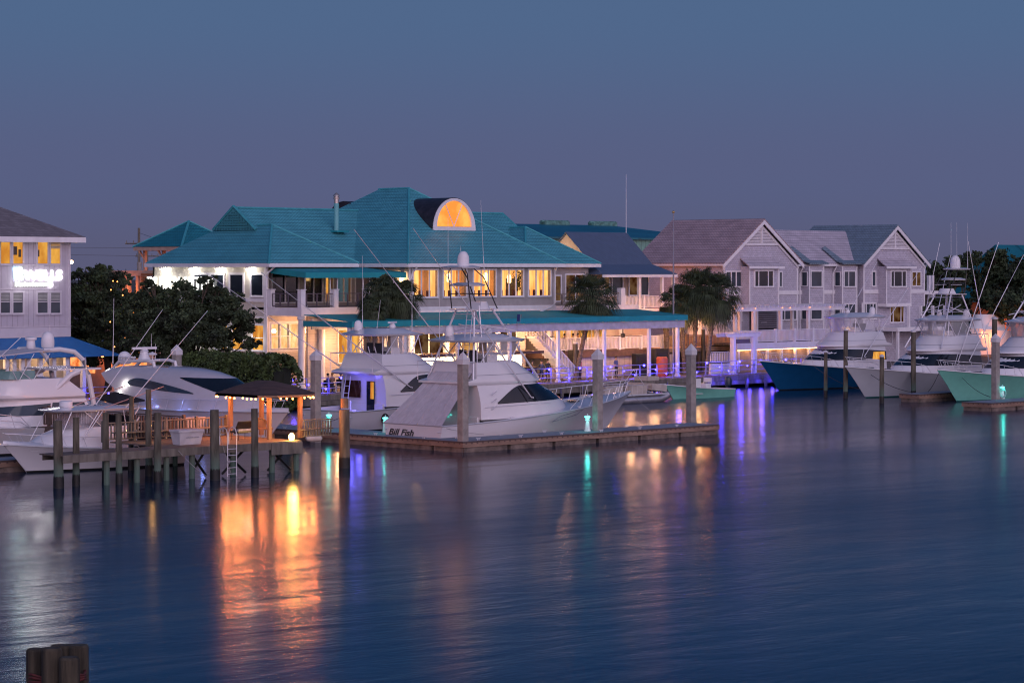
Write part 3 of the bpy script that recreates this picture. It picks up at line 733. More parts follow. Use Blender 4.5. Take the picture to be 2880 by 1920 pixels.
# raised porch on the right with white railings
zp = Z(987, -6, 7.0)
b = MB(); b.box(U(1545, 6.0), U(1872, 6.0), 6.2, 12, zp - .55, zp); b.build('raised_porch', mat('brown_porch_edge', (.12, .07, .06), .8, var=.2), REST)
b = MB(); b.box(U(1560, 6.3), U(1900, 6.3), 6.5, 6.7, .95, zp - .55); b.build('porch_base_wall', mat('pale_base_wall', (.50, .44, .46), .8, pattern='batten', pscale=.6), REST)
for px in (1580, 1640, 1700, 1770, 1840): plight('porch_light', (U(px, 8.8), 8.6, 5.2), (1.0, .48, .22), 150, .2, REST)  # unseen lamps added to brighten the porch and its railing
for px in (1600, 1690, 1790): plight('under_porch_light', (U(px, 5.0), 4.6, 3.4), (1.0, .52, .38), 70, .2, REST)
b = MB(); railing(b, (U(1552, 6.3), 6.3), (U(1862, 6.3), 6.3), zp, 1.1, gap=.17, bw=.035, post=2.6, pw=.11); b.build('porch_railing', WHITE, REST)
for px in (1545, 1598, 1678, 1748):
    x = U(px, 6.9); m_ = MB(); m_.lathe((x, 6.9, zp), [(.27, 0), (.22, .2), (.22, 6.4 - zp)], 14); m_.build('column', WHITE, REST, smooth=True)
w = MB(); Fq = Face('v', 11.3); zq = 6.45
ops = [(Fq.ax(a), Fq.ax(b_), 3.9, 5.6) for a, b_ in ((1470, 1530), (1558, 1610), (1625, 1700))]
wall_open(w, Fq, U(1470, 11.3), U(1730, 11.3), zp, zq, .2, ops); w.build('porch_wall', CREAM, REST)
for a0, a1, c0, c1 in ops: window(REST, Fq, a0, a1, c0, c1, div=(.5,), fw=.1, gl=AMBERROOM)
# upper right block N
ZN = 6.95
w = MB(); Fn = Face('v', 11.3)
ops = [(Fn.ax(1562), Fn.ax(1576), 7.3, 9.35), (Fn.ax(1591), Fn.ax(1644), 7.3, 9.45)]
wall_open(w, Fn, uM1 - .2, U(1655, 11.3), 6.45, EZ - .1, .2, ops); w.box(U(1655, 11.3) - .2, U(1655, 11.3), 11.5, 16.5, 6.45, EZ - .1)
w.build('upper_wall', GREIGE, REST)
window(REST, Fn, *ops[0], div=(), gl=DIMROOM, fw=.12); window(REST, Fn, *ops[1], div=(.5,), gl=DIMROOM, fw=.12)
b = MB(); b.box(uM1 + .02, U(1760, 9.6), 8.2, 11.3, 6.62, 6.9); b.build('terrace_floor', DECKWOOD, REST)
b = MB(); b.box(uM1 + .02, U(1760, 9.6), 8.1, 8.19, 6.3, 6.92); b.build('terrace_fascia', WHITE, REST)
b = MB(); railing(b, (uM1 + .1, 8.3), (U(1740, 8.3), 8.3), 6.9, 1.05, gap=.9, bw=.04, post=0)
for i in range(7): b.tube([(uM1 + .1, 8.3, 7.1 + i * .12), (U(1740, 8.3), 8.3, 7.1 + i * .12)], .009, 3)
b.build('terrace_railing', mat('tan_railing', (.16, .12, .10), .6), REST)
b = MB(); b.cbox((U(1747, 8.3), 8.3, 7.6), (.5, .5, 1.5)); b.build('terrace_pier', WHITE, REST)
# ================================================================ PATIO AWNING (long teal canopy on posts)
AW = thing('patio_canopy', 'long teal canvas canopy on slim white posts over the waterfront patio', 'awning', (U(1400, 1.3), 1.3, 1.0))
zl = Z(920.8, U(990, 1.3), 1.3); xl, xr = U(990, 1.3), U(1932, 1.3); zc = zl + .42
c = MB(); c.box(xl, xr, 1.24, 1.30, zl, zc)
c.box(xl - .06, xl, 1.24, 6.7, zl, zc - .005)
c.slab([(xl, 1.3, zc), (xr, 1.3, zc), (U(1790, 6.7), 6.7, 6.58), (xl, 6.7, 6.58)], .04)
c.slab([(xr, 1.3, zc - .003), (xr, 5.5, zc + .1), (U(1790, 6.7), 6.7, 6.577)], .03)
c.box(xr, xr + .05, 1.24, 5.5, zl, zc + .0)
c.build('canopy_cloth', TEALFAB, AW)
b = MB(); b.box(xl + .1, xr - .1, 1.45, 1.55, zl - .62, zl - .02); b.box(xl + .1, xr - .1, 5.9, 6.0, 5.5, 6.3)
for px in range(1040, 1930, 70):
    x = U(px, 1.5); b.box(x - .05, x + .05, 1.56, 6.6, 5.75, 5.95)
b.build('roller_valance', mat('pale_vinyl_valance', (.50, .46, .50), .6), AW)
for px in (992, 1146, 1296, 1442, 1578, 1708, 1834, 1914):
    x = U(px, 1.35); m_ = MB(); m_.box(x - .12, x + .12, 1.57, 1.81, 1.0, zl + .1); m_.box(x - .17, x + .17, 1.52, 1.86, 1.003, 1.2); m_.build('post', WHITE, AW)
# warm lights under canopy
for i, px in enumerate((1010, 1120, 1230, 1340, 1450, 1560, 1690, 1820, 1900)):
    x = U(px, 4.0)
    T = thing('canopy_downlight', 'small warm downlight under the teal canopy, %s' % ['beside the balcony column', 'behind the flybridge boat hardtop', 'behind the second palm gap', 'left of the tower legs', 'right of the tower legs', 'over the patio stairs', 'beside the leaning palm trunk', 'over the dark loudspeakers', 'near the canopy end'][i], 'lamp', (x, 3.6, 5.7), group='downlights under the patio canopy')
    m_ = MB(); m_.lathe((x, 3.6, 5.52), [(.07, 0), (.09, .2)], 8); m_.build('housing', WHITE, T)
    m_ = MB(); m_.ball((x, 3.6, 5.5), .055, 6, 4); m_.build('bulb', BULB, T)
    plight('downlight', (x, 3.6, 5.3), (1.0, .46, .22), 320 if px < 1500 else 260, .15, T)
    if px < 1600: plight('wall_wash', (x, 6.2, 4.4), (1.0, .46, .22), 200, .2, T)
# ================================================================ PAVILION behind the restaurant (small teal pyramid roof)
pc = PD(510, 693, 222); pu, pv = pc[0], pc[1]; pz = pc[2]
vfar = V(373, pu); w_ = vfar - pv
T = thing('tower_pavilion', 'small square pavilion with teal pyramid roof behind the left end of the restaurant', 'pavilion', (pu, pv, .9))
r = MB(); A_, B_, C_, D_ = (pu, pv, pz), (pu + w_, pv, pz), (pu + w_, vfar, pz), (pu, vfar, pz); apx = (pu + w_ / 2, pv + w_ / 2, Z(622, pu + w_ / 2, pv + w_ / 2))
for a, b_ in ((A_, B_), (B_, C_), (C_, D_), (D_, A_)): r.poly(a, b_, apx)
o = r.build('roof', mat('deep_teal_tile', (.02, .20, .25), .45, pattern='tile', pscale=.27, pdepth=.06), T)
r = MB(); r.tube([A_, apx], .12); r.tube([apx, D_], .1); r.tube([apx, B_], .1); sub(r, 'ridge_cap', MATS['teal_ridge_tile'], o)
PEACH = mat('peach_lit_timber', (.55, .36, .28), .7, var=.1)
r = MB(); r.box(pu + .05, pu + w_ - .05, pv + .05, vfar - .05, pz - .35, pz - .02); r.build('soffit', PEACH, T)
r = MB()
for a in (pu + .8, pu + w_ - .8):
    for b_ in (pv + .8, vfar - .8, (pv + vfar) / 2):
        r = MB(); r.box(a - .13, a + .13, b_ - .13, b_ + .13, .95, pz - .35)
        r.tube([(a, b_, pz - 1.2), (a - .7, b_, pz - .36)], .07, 4); r.tube([(a, b_, pz - 1.2), (a, b_ + .7, pz - .36)], .07, 4); r.build('post', PEACH, T)
r = MB(); r.box(pu + .7, pu + w_ - .7, pv + .7, vfar - .7, .95, 7.0); r.build('base_wall', PEACH, T)
plight('pavilion_light', (pu + 1.2, pv + w_ / 2, 9.2), ORANGE, 120, .2, T)
# terrace structure left of it
a = PD(290, 768, 205); b_ = (a[0], V(292, a[0])); x0 = a[0]
v0_, v1_ = V(430, x0), V(292, x0)
T = thing('rooftop_terrace_frame', 'peach lit open timber frame with slatted screen beside the restaurant sign', 'pergola', (x0, v0_, .9))
r = MB(); r.box(x0, x0 + 1.6, v0_, v1_, Z(776, x0, v0_), Z(761, x0, v0_)); r.build('beam', PEACH, T)
for px in (302, 345, 358, 388, 400):
    v_ = V(px, x0 + .2); r = MB(); r.box(x0 + .1, x0 + .5, v_ - .16, v_ + .16, 6.5, Z(776, x0, v0_) - .003); r.build('post', PEACH, T)
r = MB()
for i in range(9): r.box(x0 - .06, x0 - .01, V(430, x0), V(398, x0), 8.0 + i * .22 - .3, 8.14 + i * .22 - .3)
r.build('slat_screen', mat('orange_brown_slats', (.30, .12, .05), .7), T)
r = MB(); r.box(x0 + .2, x0 + 5, v0_, v1_ + 1, .95, 6.5); r.build('base_wall', PEACH, T)
plight('terrace_light', (x0 - .6, v0_ + 3, 8.2), ORANGE, 90, .15, T)
# ================================================================ COTTAGE with blue metal roof
C0 = U(1602, 15.2); C1 = U(1762, 15.2)
T = thing('cottage_building', 'cottage with dark blue standing seam roof, cream gable and white porch railing', 'building', (C0, 12.5, .9))
cz = Z(652, C0, 15.2); ce = 10.35
r = MB(); r.slab([(C0 - .3, 12.3, ce), (C1 + .25, 12.3, ce), (C1 + .25, 15.4, cz), (C0 - .3, 15.4, cz)], .08)
r.slab([(C1 + .25, 18.5, ce), (C0 - .3, 18.5, ce), (C0 - .3, 15.4, cz), (C1 + .25, 15.4, cz)], .08)
pr = U(1905, 9.8); pz2 = Z(770, pr, 9.8)
r.slab([(C0 - 1.6, 9.8, pz2), (pr, 9.8, pz2), (C1 + .3, 12.29, ce), (C0 - .3, 12.29, ce)], .06)
r.slab([(C0 - 1.6, 15, pz2), (C0 - 1.6, 9.8, pz2), (C0 - .31, 12.29, ce), (C0 - .31, 15, ce)], .06)
r.slab([(pr, 9.8, pz2), (pr, 14, pz2), (C1 + .31, 14, ce), (C1 + .31, 12.29, ce)], .06)
r.build('roof', NAVYMETAL, T)
r = MB(); r.poly((C0 - .05, 18.4, ce + .05), (C0 - .05, 12.5, ce + .05), (C0 - .05, 15.4, cz - .08)); r.box(C0, C1, 12.6, 18.3, 6.9, ce)
r.build('wall', mat('cream_gable', (.60, .47, .36), .7, var=.05), T)
plight('gable_light', (C0 - 2.2, 15.4, 11.6), (1.0, .55, .30), 150, .3, T)
F = Face('v', 12.5)
for a, b_ in ((1700, 1712), (1722, 1750), (1770, 1796), (1803, 1822)):
    window(T, F, F.ax(a), F.ax(b_), 7.7, 9.3, div=(), fw=.12, gl=DIMROOM if a in (1700, 1770) else GLASSB)
r = MB(); r.box(C0 - 1.6, pr, 9.75, 9.85, pz2 - .28, pz2 - .07); r.build('fascia', WHITE, T)
r = MB(); r.box(C0 - 1.6, pr, 9.95, 12.5, 6.3, 6.52); r.build('porch_floor', WHITE, T)
r = MB(); railing(r, (U(1757, 10.05), 10.05), (U(1862, 10.05), 10.05), 6.52, 1.1, gap=.17, bw=.035, post=2.6, pw=.1); r.build('porch_railing', WHITE, T)
for px in (1797, 1862, 1893):
    x = U(px, 10.1); r = MB(); r.box(x - .12, x + .12, 9.98, 10.22, 6.5, pz2 - .1); r.build('post', WHITE, T)
r = MB(); r.box(C0 - 1, pr - 1, 12.3, 18, .9, 6.3); r.build('lower_wall', CREAM, T)
T = thing('whip_antenna', 'tall thin white pole antenna rising from the blue metal roof ridge', 'antenna', (U(1761, 15.4), 15.4, cz))
r = MB(); r.tube([(U(1761, 15.4), 15.4, cz - .1), (U(1761, 15.4), 15.4, Z(490, C1, 15.4))], .035, 5, r2=.015); r.build('mast', WHITE, T)
# ================================================================ WAREHOUSE far behind
dv0, dvr = 62, 80
x0, x1 = U(1395, dv0), U(2020, dv0)
T = thing('warehouse_building', 'long low warehouse with dark teal metal roof and pale green walls behind the cottage', 'building', (x0, dv0, .9))
zr_ = Z(633, U(1660, dvr), dvr); ze_ = Z(668, U(1700, dv0), dv0)
r = MB(); r.slab([(x0, dv0 - .5, ze_), (x1, dv0 - .5, ze_), (x1, dvr, zr_), (x0, dvr, zr_)], .2); r.slab([(x0, dvr, zr_), (x1, dvr, zr_), (x1, dvr + 18, ze_), (x0, dvr + 18, ze_)], .2)
r.build('roof', mat('dark_teal_sheet_roof', (.012, .14, .18), .35, pattern='seam', pscale=4.5, pdepth=.06, var=.2, scale=.15), T)
r = MB(); r.box(x0, x1, dv0, dvr + 17, .9, ze_ - .2); r.build('wall', mat('pale_green_sheet_wall', (.18, .36, .30), .6, pattern='seam', pscale=.8, pdepth=.04), T)
for px in (1560, 1695):
    x = U(px, dvr); r = MB(); r.box(x - 2.2, x + 2.2, dvr - .5, dvr + .5, zr_ - .1, zr_ + .35)
    r.tube([(x - 2.4, dvr, zr_ + .32), (x + 2.4, dvr, zr_ + .32)], .2, 8); r.build('ridge_vent', mat('pale_green_vent', (.10, .24, .21), .6, var=.4), T)
# ================================================================ PALE SHINGLED BUILDING
vE = 12.0
E0, E1 = U(2033, vE), U(2243, vE); E2, E3 = U(2428, vE), U(2600, vE); vMid = 13.2
T = thing('shingled_building', 'pale lavender shingled building with two front gables and box bay windows', 'building', (E0, vE, .9)); ET = T
ee = 10.5; k2 = .70
def gable(x0, x1, vf, vb, z):
    r = MB(); m = (x0 + x1) / 2; zt_ = z + (m - x0 + .45) * k2
    r.slab([(x0 - .45, vf - .45, z), (m, vf - .45, zt_), (m, vb, zt_), (x0 - .45, vb, z)][::-1], .12)
    r.slab([(m, vf - .45, zt_), (x1 + .45, vf - .45, z), (x1 + .45, vb, z), (m, vb, zt_)][::-1], .12)
    return r, m, zt_
r1, m1, zt1 = gable(E0, E1, vE, V(1890, (E0 + E1) / 2), ee); r1.build('roof', mat('dusky_pink_tile_roof', (.45, .325, .345), .65, pattern='tile', pscale=.24, pdepth=.05, var=.14, scale=.9), T).__setitem__('label', 'pinkish tile roof of the near gable')
r2, m2, zt2 = gable(E2, E3, vE, V(2288, (E2 + E3) / 2), ee); r2.build('roof', mat('blue_grey_tile_roof', (.20, .27, .33), .6, pattern='tile', pscale=.24, pdepth=.05, var=.14), T).__setitem__('label', 'blue grey tile roof of the far gable')
vr_ = vMid - .5 + 4.6
r = MB(); zr2 = ee + 4.6 * k2; r.slab([(E1 - 4, vMid - .5, ee), (E2 + 4, vMid - .5, ee), (E2 + 4, vr_, zr2), (E1 - 4, vr_, zr2)], .1)
r.slab([(E1 - 4, vr_, zr2), (E2 + 4, vr_, zr2), (E2 + 4, vr_ + 4.6, ee), (E1 - 4, vr_ + 4.6, ee)], .1)
r.build('roof', PINKROOF, T)
for x0, x1, m, zt_, vb in ((E0, E1, m1, zt1, V(1890, m1)), (E2, E3, m2, zt2, V(2288, m2))):
    r = MB(); r.box(x0, x1, vE, vb, .9, ee - .1); r.prism([(x0, vE, ee - .1), (x1, vE, ee - .1), (m, vE, ee - .1 + (x1 - x0) / 2 * k2)], (0, .3, 0)); r.build('gable_wall', SHINGLE, T)
    b = MB()
    for sx, xe in ((-1, x0 - .45), (1, x1 + .45)):
        b.prism([(xe, vE - .46, ee - .14), (m, vE - .46, zt_ - .14), (m, vE - .46, zt_ - .50), (xe, vE - .46, ee - .50)], (0, .1, 0))
        b.prism([(xe + -sx * .4, vE - .12, ee - .25), (m, vE - .12, zt_ - .55), (m, vE - .12, zt_ - .8), (xe - sx * .4, vE - .12, ee - .5)], (0, .11, 0))
    hz = zt_ - 2.35; b.box(m - 2.4, m + 2.4, vE - .13, vE - .01, hz - .12, hz + .06); b.box(m - .08, m + .08, vE - .16, vE - .01, hz, zt_ - .7)
    b.box(x0 - .04, x0 + .16, vE - .05, vE - .004, .95, ee - .1); b.box(x1 - .16, x1 + .04, vE - .05, vE - .004, .95, ee - .1)
    b.box(x0, x1, vE - .07, vE - .004, 7.55, 7.92)
    b.build('gable_trim', WHITE, T)
    lv = MB()
    for i in range(11):
        z = hz + .12 + i * .14; hw = (zt_ - .8 - z) / k2
        if hw > .12: lv.box(m - hw, m + hw, vE - .09, vE - .02, z, z + .07)
    lv.build('louvred_vent', WHITE, T)
r = MB(); r.box(E1, E2, vMid, vMid + 8, .9, ee - .1); r.build('wall', SHINGLE, T)
b = MB(); b.box(E1, E2, vMid - .07, vMid - .004, 7.55, 7.92); b.box(E1, E2, vMid - .52, vMid - .38, ee - .28, ee - .08); b.box(E0 - .5, E0 - .4, vE - .4, V(1890, m1), ee - .26, ee - .1)
b.build('trim_band', WHITE, T)
ds = MB()
for px in (2252, 2345): x = U(px, vMid - .2); ds = MB(); ds.tube([(x + .1, vMid - .55, ee - .2), (x, vMid - .1, ee - 1.0), (x, vMid - .1, 1.2)], .07); ds.build('downspout', WHITE, T)
ds = MB(); ds.tube([(E0 - .2, vE - .4, ee - .2), (E0 + .05, vE - .1, ee - .9), (E0 + .05, vE - .1, 5)], .07)
ds.build('downspout', WHITE, T)
FE = Face('v', vE); FM = Face('v', vMid)
def zz(py, u_, v_=vE): return Z(py, u_, v_)
# box bays
def bay(pa, pb, vf, vback, z0, z1, roofz, name='bay_window'):
    x0, x1 = U(pa, vf), U(pb, vf)
    r = MB(); r.box(x0, x1, vf, vback, z0, z1); o = r.build(name, SHINGLE, ET)
    b = MB()
    for x in (x0 - .03, x1 - .13): b.box(x, x + .16, vf - .04, vf - .003, z0, z1)
    b.box(x0 - .03, x1 + .03, vf - .06, vf - .003, z0 - .28, z0 + .02); b.box(x0 - .04, x0 - .003, vf, vback, z0 - .28, z0 + .02)
    sub(b, 'trim', WHITE, o)
    if roofz:
        b = MB(); b.slab([(x0 - .45, vf - .4, z1), (x1 + .4, vf - .4, z1), (x1 + .1, vback, roofz), (x0 - .1, vback, roofz)], .1); sub(b, 'bay_roof', PINKROOF, o)
        b = MB(); b.box(x0 - .45, x1 + .4, vf - .42, vf - .403, z1 - .22, z1 + .01); sub(b, 'bay_fascia', WHITE, o)
    return Face('v', vf)
bz0 = 6.35
f1 = bay(2107, 2190, vE - 1.0, vE, bz0 + .2, 10.2, 11.0); f2 = bay(2492, 2562, vE - 1.0, vE, bz0 + .2, 10.2, 11.0)
window(ET, f1, f1.ax(2123), f1.ax(2173), zz(805, E0), zz(763, E0), div=(.2, .74), fw=.14, gl=GLASS)
window(ET, f2, f2.ax(2506), f2.ax(2547), zz(805, E2), zz(764, E2), div=(.2, .74), fw=.14, gl=GLASS)
for F_, pa, pb, ya, yb, dv_ in ((FE, 2042, 2084, 805, 765, (.33, .66)), (FE, 2192, 2198, 805, 766, ()), (FE, 2042, 2084, 900, 865, (.33, .66)), (FE, 2198, 2238, 898, 858, (.2, .75)),
                               (FE, 2453, 2461, 803, 765, ()), (FE, 2565, 2588, 803, 766, (.5,)), (FE, 2426, 2462, 895, 855, (.25, .8)), (FE, 2140, 2152, 905, 862, ()), (FE, 2504, 2540, 905, 858, (.2, .8))):
    window(ET, F_, F_.ax(pa), F_.ax(pb), zz(ya, F_.ax(pa)), zz(yb, F_.ax(pa)), div=dv_, fw=.13, gl=DIMROOM if pa in (2565, 2504) else GLASSB, mw=.06)
for pa, pb, fr_, fb in ((2275, 2317, 2281, 2310), (2368, 2410, 2374, 2404)):
    vf = vMid - .9; f = bay(pa, pb, vf, vMid, 1.2, ee - .3, None, 'bay')
    x0 = U(pa, vf); r = MB(); r.poly((x0 - .3, vf - .4, ee - .05), (x0 - .3, vMid + .6, ee - .05 + .9), (x0 + .5, vMid + .8, ee + 1.4), (x0 + 1.9, vf - .4, ee - .02)); 
    r = MB(); r.slab([(x0 - .3, vf - .4, ee + .02), (U(pb, vf) + .3, vf - .4, ee + .02), (U(pb, vf) + .3, vMid - .4, ee + .3), (x0 - .3, vMid - .4, ee + .3)], .12)
    r.prism([(x0 - .25, vMid - .5, ee + .1), (x0 + .9, vMid - .5, ee + .1), (x0 + .2, vMid + 1.3, ee + 1.55), (x0 - .25, vMid + 1.3, ee + 1.4)], (0, 0, .12))
    r.build('bay_roof', MATS['blue_grey_tile_roof'], ET)
    a0, a1 = f.ax(fr_), f.ax(fb)
    window(ET, f, a0, a1, zz(805, a0, vf), zz(764, a0, vf), div=() if pa < 2300 else (.4,), fw=.12, gl=GLASSB)
    window(ET, f, a0, a1, zz(897, a0, vf), zz(856, a0, vf), div=() if pa < 2300 else (.4,), fw=.12, gl=GLASSB)
    x = x0; fu = Face('u', x)
    window(ET, fu, vf + .2, vMid - .1, zz(803, a0, vf), zz(766, a0, vf), div=(), fw=.08, gl=GLASSB)
    window(ET, fu, vf + .2, vMid - .1, zz(897, a0, vf), zz(858, a0, vf), div=(), fw=.08, gl=GLASSB)
# side porches at the far right end
b = MB()
for px, v_ in ((2612, 13.5), (2622, 15.5)):
    x = U(px, v_); b.box(x - .14, x + .14, v_ - .14, v_ + .14, .95, 9.3)
xe = U(2626, 13); b.box(E3 + .02, xe, 12.4, 17, 7.4, 7.75); b.box(E3 + .02, xe, 12.4, 17, 4.1, 4.4)
b.box(E2 + 2, xe, 9.4, 11.9, 3.9, 4.3)
for i in range(5): x = E2 + 2.2 + i * (xe - E2 - 2.5) / 4; b.box(x, x + .25, 9.5, 9.75, .95, 3.9)
for i in range(4): x = E2 + 4 + i * 2.0; b.box(x, x + .22, 9.5, 9.72, 4.3, 6.35)
b.build('side_porch', WHITE, T)
b = MB(); railing(b, (E3 - 4, 9.5), (xe, 9.5), 4.3, 1.0, gap=.5, bw=.02, post=2); b.build('side_porch_railing', mat('grey_railing', (.35, .34, .40), .6), T)
# orange side light on left wall of near gable
plight('side_wall_light', (E0 - 3.5, vE + 5, 8.2), ORANGE, 200, .3, T)
# flat dark panel painted as shade below the near bay, with rungs
r = MB(); r.box(U(2110, vE - .1), U(2185, vE - .1), vE - .08, vE - .01, 4.3, 6.2); r.build('shade_panel', mat('recess_shade', (.05, .045, .06), .8), T)
r = MB()
for i in range(8): r.box(U(2130, 10.4), U(2184, 10.4), 10.38, 10.42, 4.6 + i * .19, 4.66 + i * .19)
r.build('cable_railing', MATS['grey_railing'], T)
# raised deck in front, with white railing, lit underside
vD = 4.4; zD = Z(962, U(2200, vD), vD); dl, dr_ = U(2072, vD), U(2342, vD)
T = thing('raised_deck', 'raised white railed deck with warm strip light glowing under its edge', 'deck', (dl, vD, 1.0))
b = MB(); b.box(dl, dr_, vD, 11.9, zD - .15, zD); b.build('deck_floor', DECKWOOD, T)
b = MB(); b.box(dl - .05, dr_, vD - .08, vD - .003, zD - .55, zD + .02); b.build('rim_board', WHITE, T)
b = MB(); railing(b, (dl + .1, vD + .1), (dr_ - .1, vD + .1), zD, 1.12, gap=.17, bw=.035, post=2.7, pw=.10); b.build('railing', WHITE, T)
b = MB(); b.box(dl + .1, dr_ - .1, vD + .75, vD + .9, 1.0, zD - .56); b.build('skirt_wall', mat('tan_deck_skirt', (.36, .28, .25), .8, pattern='lap', pscale=.15, pdepth=.015), T)
b = MB()
for px in (2076, 2158, 2198, 2237, 2275): x = U(px, vD + .3); b = MB(); b.box(x - .1, x + .1, vD + .2, vD + .42, 1.0, zD - .2); b.build('post', WHITE, T)
b = MB(); b.box(dl + .2, dr_ - .3, vD + .05, vD + .10, zD - .62, zD - .58); b.build('strip_light', emis('warm_strip', (1.0, .55, .20), 9), T)
for i in range(9): plight('strip_glow', (dl + .8 + i * (dr_ - dl - 1.6) / 8, vD + .35, zD - .68), (1.0, .48, .16), 14, .12, T)
# pergola on the deck
pz_ = Z(870, U(2200, vD + 1), vD + 1)
T = thing('white_pergola', 'white timber pergola with small bulbs standing on the raised deck', 'pergola', (U(2062, 5.5), 5.5, zD))
for px, v_ in ((2067, 5.4), (2080, 7.8), (2119, 5.4), (2127, 8.5), (2195, 5.4), (2228, 8.8), (2273, 5.4), (2336, 6.4)):
    x = U(px, v_); b = MB(); b.box(x - .13, x + .13, v_ - .13, v_ + .13, zD, pz_); b.build('post', WHITE, T)
b = MB(); xa, xb = U(2055, 5.4), U(2345, 6.4)
b.box(xa, xb, 5.25, 5.38, pz_ - .12, pz_ + .22); b.box(xa, xb, 5.42, 5.55, pz_ - .12, pz_ + .22); b.box(xa, xb, 8.4, 8.55, pz_ - .12, pz_ + .22)
for i in range(26): x = xa + .3 + i * (xb - xa - .6) / 25; b.box(x, x + .08, 4.8, 9.2, pz_ + .223, pz_ + .40)
b.build('rafters', WHITE, T)
for i, px in enumerate((2065, 2088, 2124, 2200, 2222, 2277, 2335)):
    x = U(px, 5.2); b = MB(); b.ball((x, 5.15, pz_ + .15), .035, 6, 4); b.build('bulb', GLIMMER, T)
# arbor with a sign at the boardwalk
T = thing('entrance_arbor', 'white arbor with a narrow name board at the end of the boardwalk', 'arbor', (U(2065, 1.4), 1.4, 1.0))
az = Z(947, U(2090, 1.4), 1.4)
for px, v_ in ((2064, 1.4), (2118, 1.4), (2059, 2.3), (2123, 2.3)):
    x = U(px, v_); b = MB(); b.box(x - .13, x + .13, v_ - .13, v_ + .13, 1.0, az); b.build('post', WHITE, T)
b = MB(); b.prism([(U(2045, 1.3), 1.2, az + .0), (U(2136, 1.3), 1.2, az), (U(2140, 1.3), 1.2, az + .28), (U(2041, 1.3), 1.2, az + .28)], (0, .1, 0)); b.prism([(U(2045, 1.3), 2.4, az + .0), (U(2136, 1.3), 2.4, az), (U(2140, 1.3), 2.4, az + .28), (U(2041, 1.3), 2.4, az + .28)], (0, .1, 0))
for i in range(7): x = U(2052 + i * 13, 1.3); b.box(x, x + .1, .9, 2.8, az + .29, az + .42)
b.build('top_beams', WHITE, T)
b = MB(); b.box(U(2072, 1.3), U(2110, 1.3), 1.32, 1.4, az - .55, az - .2); b.build('name_board', mat('dark_sign_board', (.12, .09, .11), .6), T)
b = MB(); railing(b, (U(1996, 3.2), 3.2), (U(2054, 3.2), 3.2), 1.9, 1.0, gap=.22, bw=.04, post=0); b.box(U(1996, 3.2), U(2054, 3.2), 3.1, 3.3, 1.0, 1.9)
single('ramp_railing', b, WHITE, 'short white picket railing left of the entrance arbor', 'railing', (U(1996, 3.2), 3.2, 1.0))
# mid wooden terrace railing between canopy and raised deck
T = thing('timber_terrace', 'brown timber terrace railing glowing behind the palms', 'terrace', (U(1860, 7), 7, 1.0))
zt_ = Z(988, U(1950, 7), 7)
b = MB(); railing(b, (U(1868, 7), 7), (U(2060, 7), 7), zt_ + .35, 1.1, gap=.18, bw=.04, post=3.2, pw=.1); b.build('railing', mat('tan_timber', (.34, .24, .16), .8, var=.2), T)
b = MB(); b.box(U(1868, 7), U(2062, 7), 7.0, 12, zt_, zt_ + .35); b.build('floor', mat('tan_timber', (.3, .2, .14), .8), T)
b = MB()
for px in (1905, 1968, 2012, 2050): x = U(px, 7.2); b = MB(); b.box(x - .12, x + .12, 7.1, 7.34, 1.0, zt_); b.build('post', WOOD, T)
b = MB(); b.box(U(1868, 9.5), U(2062, 9.5), 9.5, 9.6, 1.0, zt_); b.build('skirt_wall', mat('dark_brown_skirt', (.09, .055, .05), .8), T)
b = MB(); xs0, xs1 = U(1955, 10.5), U(2050, 10.5)      # stairs with white balustrade going up to the left
n_ = 11
for i in range(n_): x = xs1 - (i + 1) * (xs1 - xs0) / n_; b.box(x, x + (xs1 - xs0) / n_ + .02, 10.2, 11.4, zt_ + .35, zt_ + .35 + (i + 1) * .2)
b.build('stairs', WHITE, T)
b = MB()
for i in range(24):
    x = xs1 - i * (xs1 - xs0) / 24; z = zt_ + .35 + i * 2.2 / 24; b.box(x - .03, x + .03, 10.1, 10.16, z, z + 1.2)
b.tube([(xs1, 10.13, zt_ + 1.55), (xs0, 10.13, zt_ + 3.75)], .06, 4); b.build('stair_balustrade', WHITE, T)
for px in (1880, 1925, 1985): plight('terrace_glow', (U(px, 8.6), 8.6, zt_ + 1.6), ORANGE, 130, .2, T)
plight('terrace_glow', (U(1960, 9.6), 9.4, zt_ + 2.6), (1, .5, .2), 120, .2, T)
# patio stairs (px 1480..1610)
T = thing('patio_stairs', 'white balustraded stairs descending from the porch to the patio', 'stairs', (U(1600, 4.6), 4.6, 1.0))
xt, xb_ = U(1478, 5.2), U(1612, 4.2); zt2_ = 4.6
for vv_, nm in ((3.9, 'balustrade'), (5.1, 'balustrade')):
    b = MB()
    for i in range(27):
        f = i / 26; x = xb_ + (xt - xb_) * f; z = 1.0 + f * (zt2_ - 1.0); b.box(x - .03, x + .03, vv_ - .03, vv_ + .03, z, z + 1.0)
    b.tube([(xb_, vv_, 2.0), (xt, vv_, zt2_ + 1.0)], .07, 4); b.tube([(xb_, vv_, 1.12), (xt, vv_, zt2_ + .1)], .09, 4); b.build(nm, WHITE, T)
b = MB()
for i in range(18): x0_ = xb_ + (xt - xb_) * i / 18; x1_ = xb_ + (xt - xb_) * (i + 1) / 18; b.box(x0_, x1_, 3.95, 5.05, 1.0 + i * .2, 1.0 + (i + 1) * .2)
b.build('steps', WHITE, T)
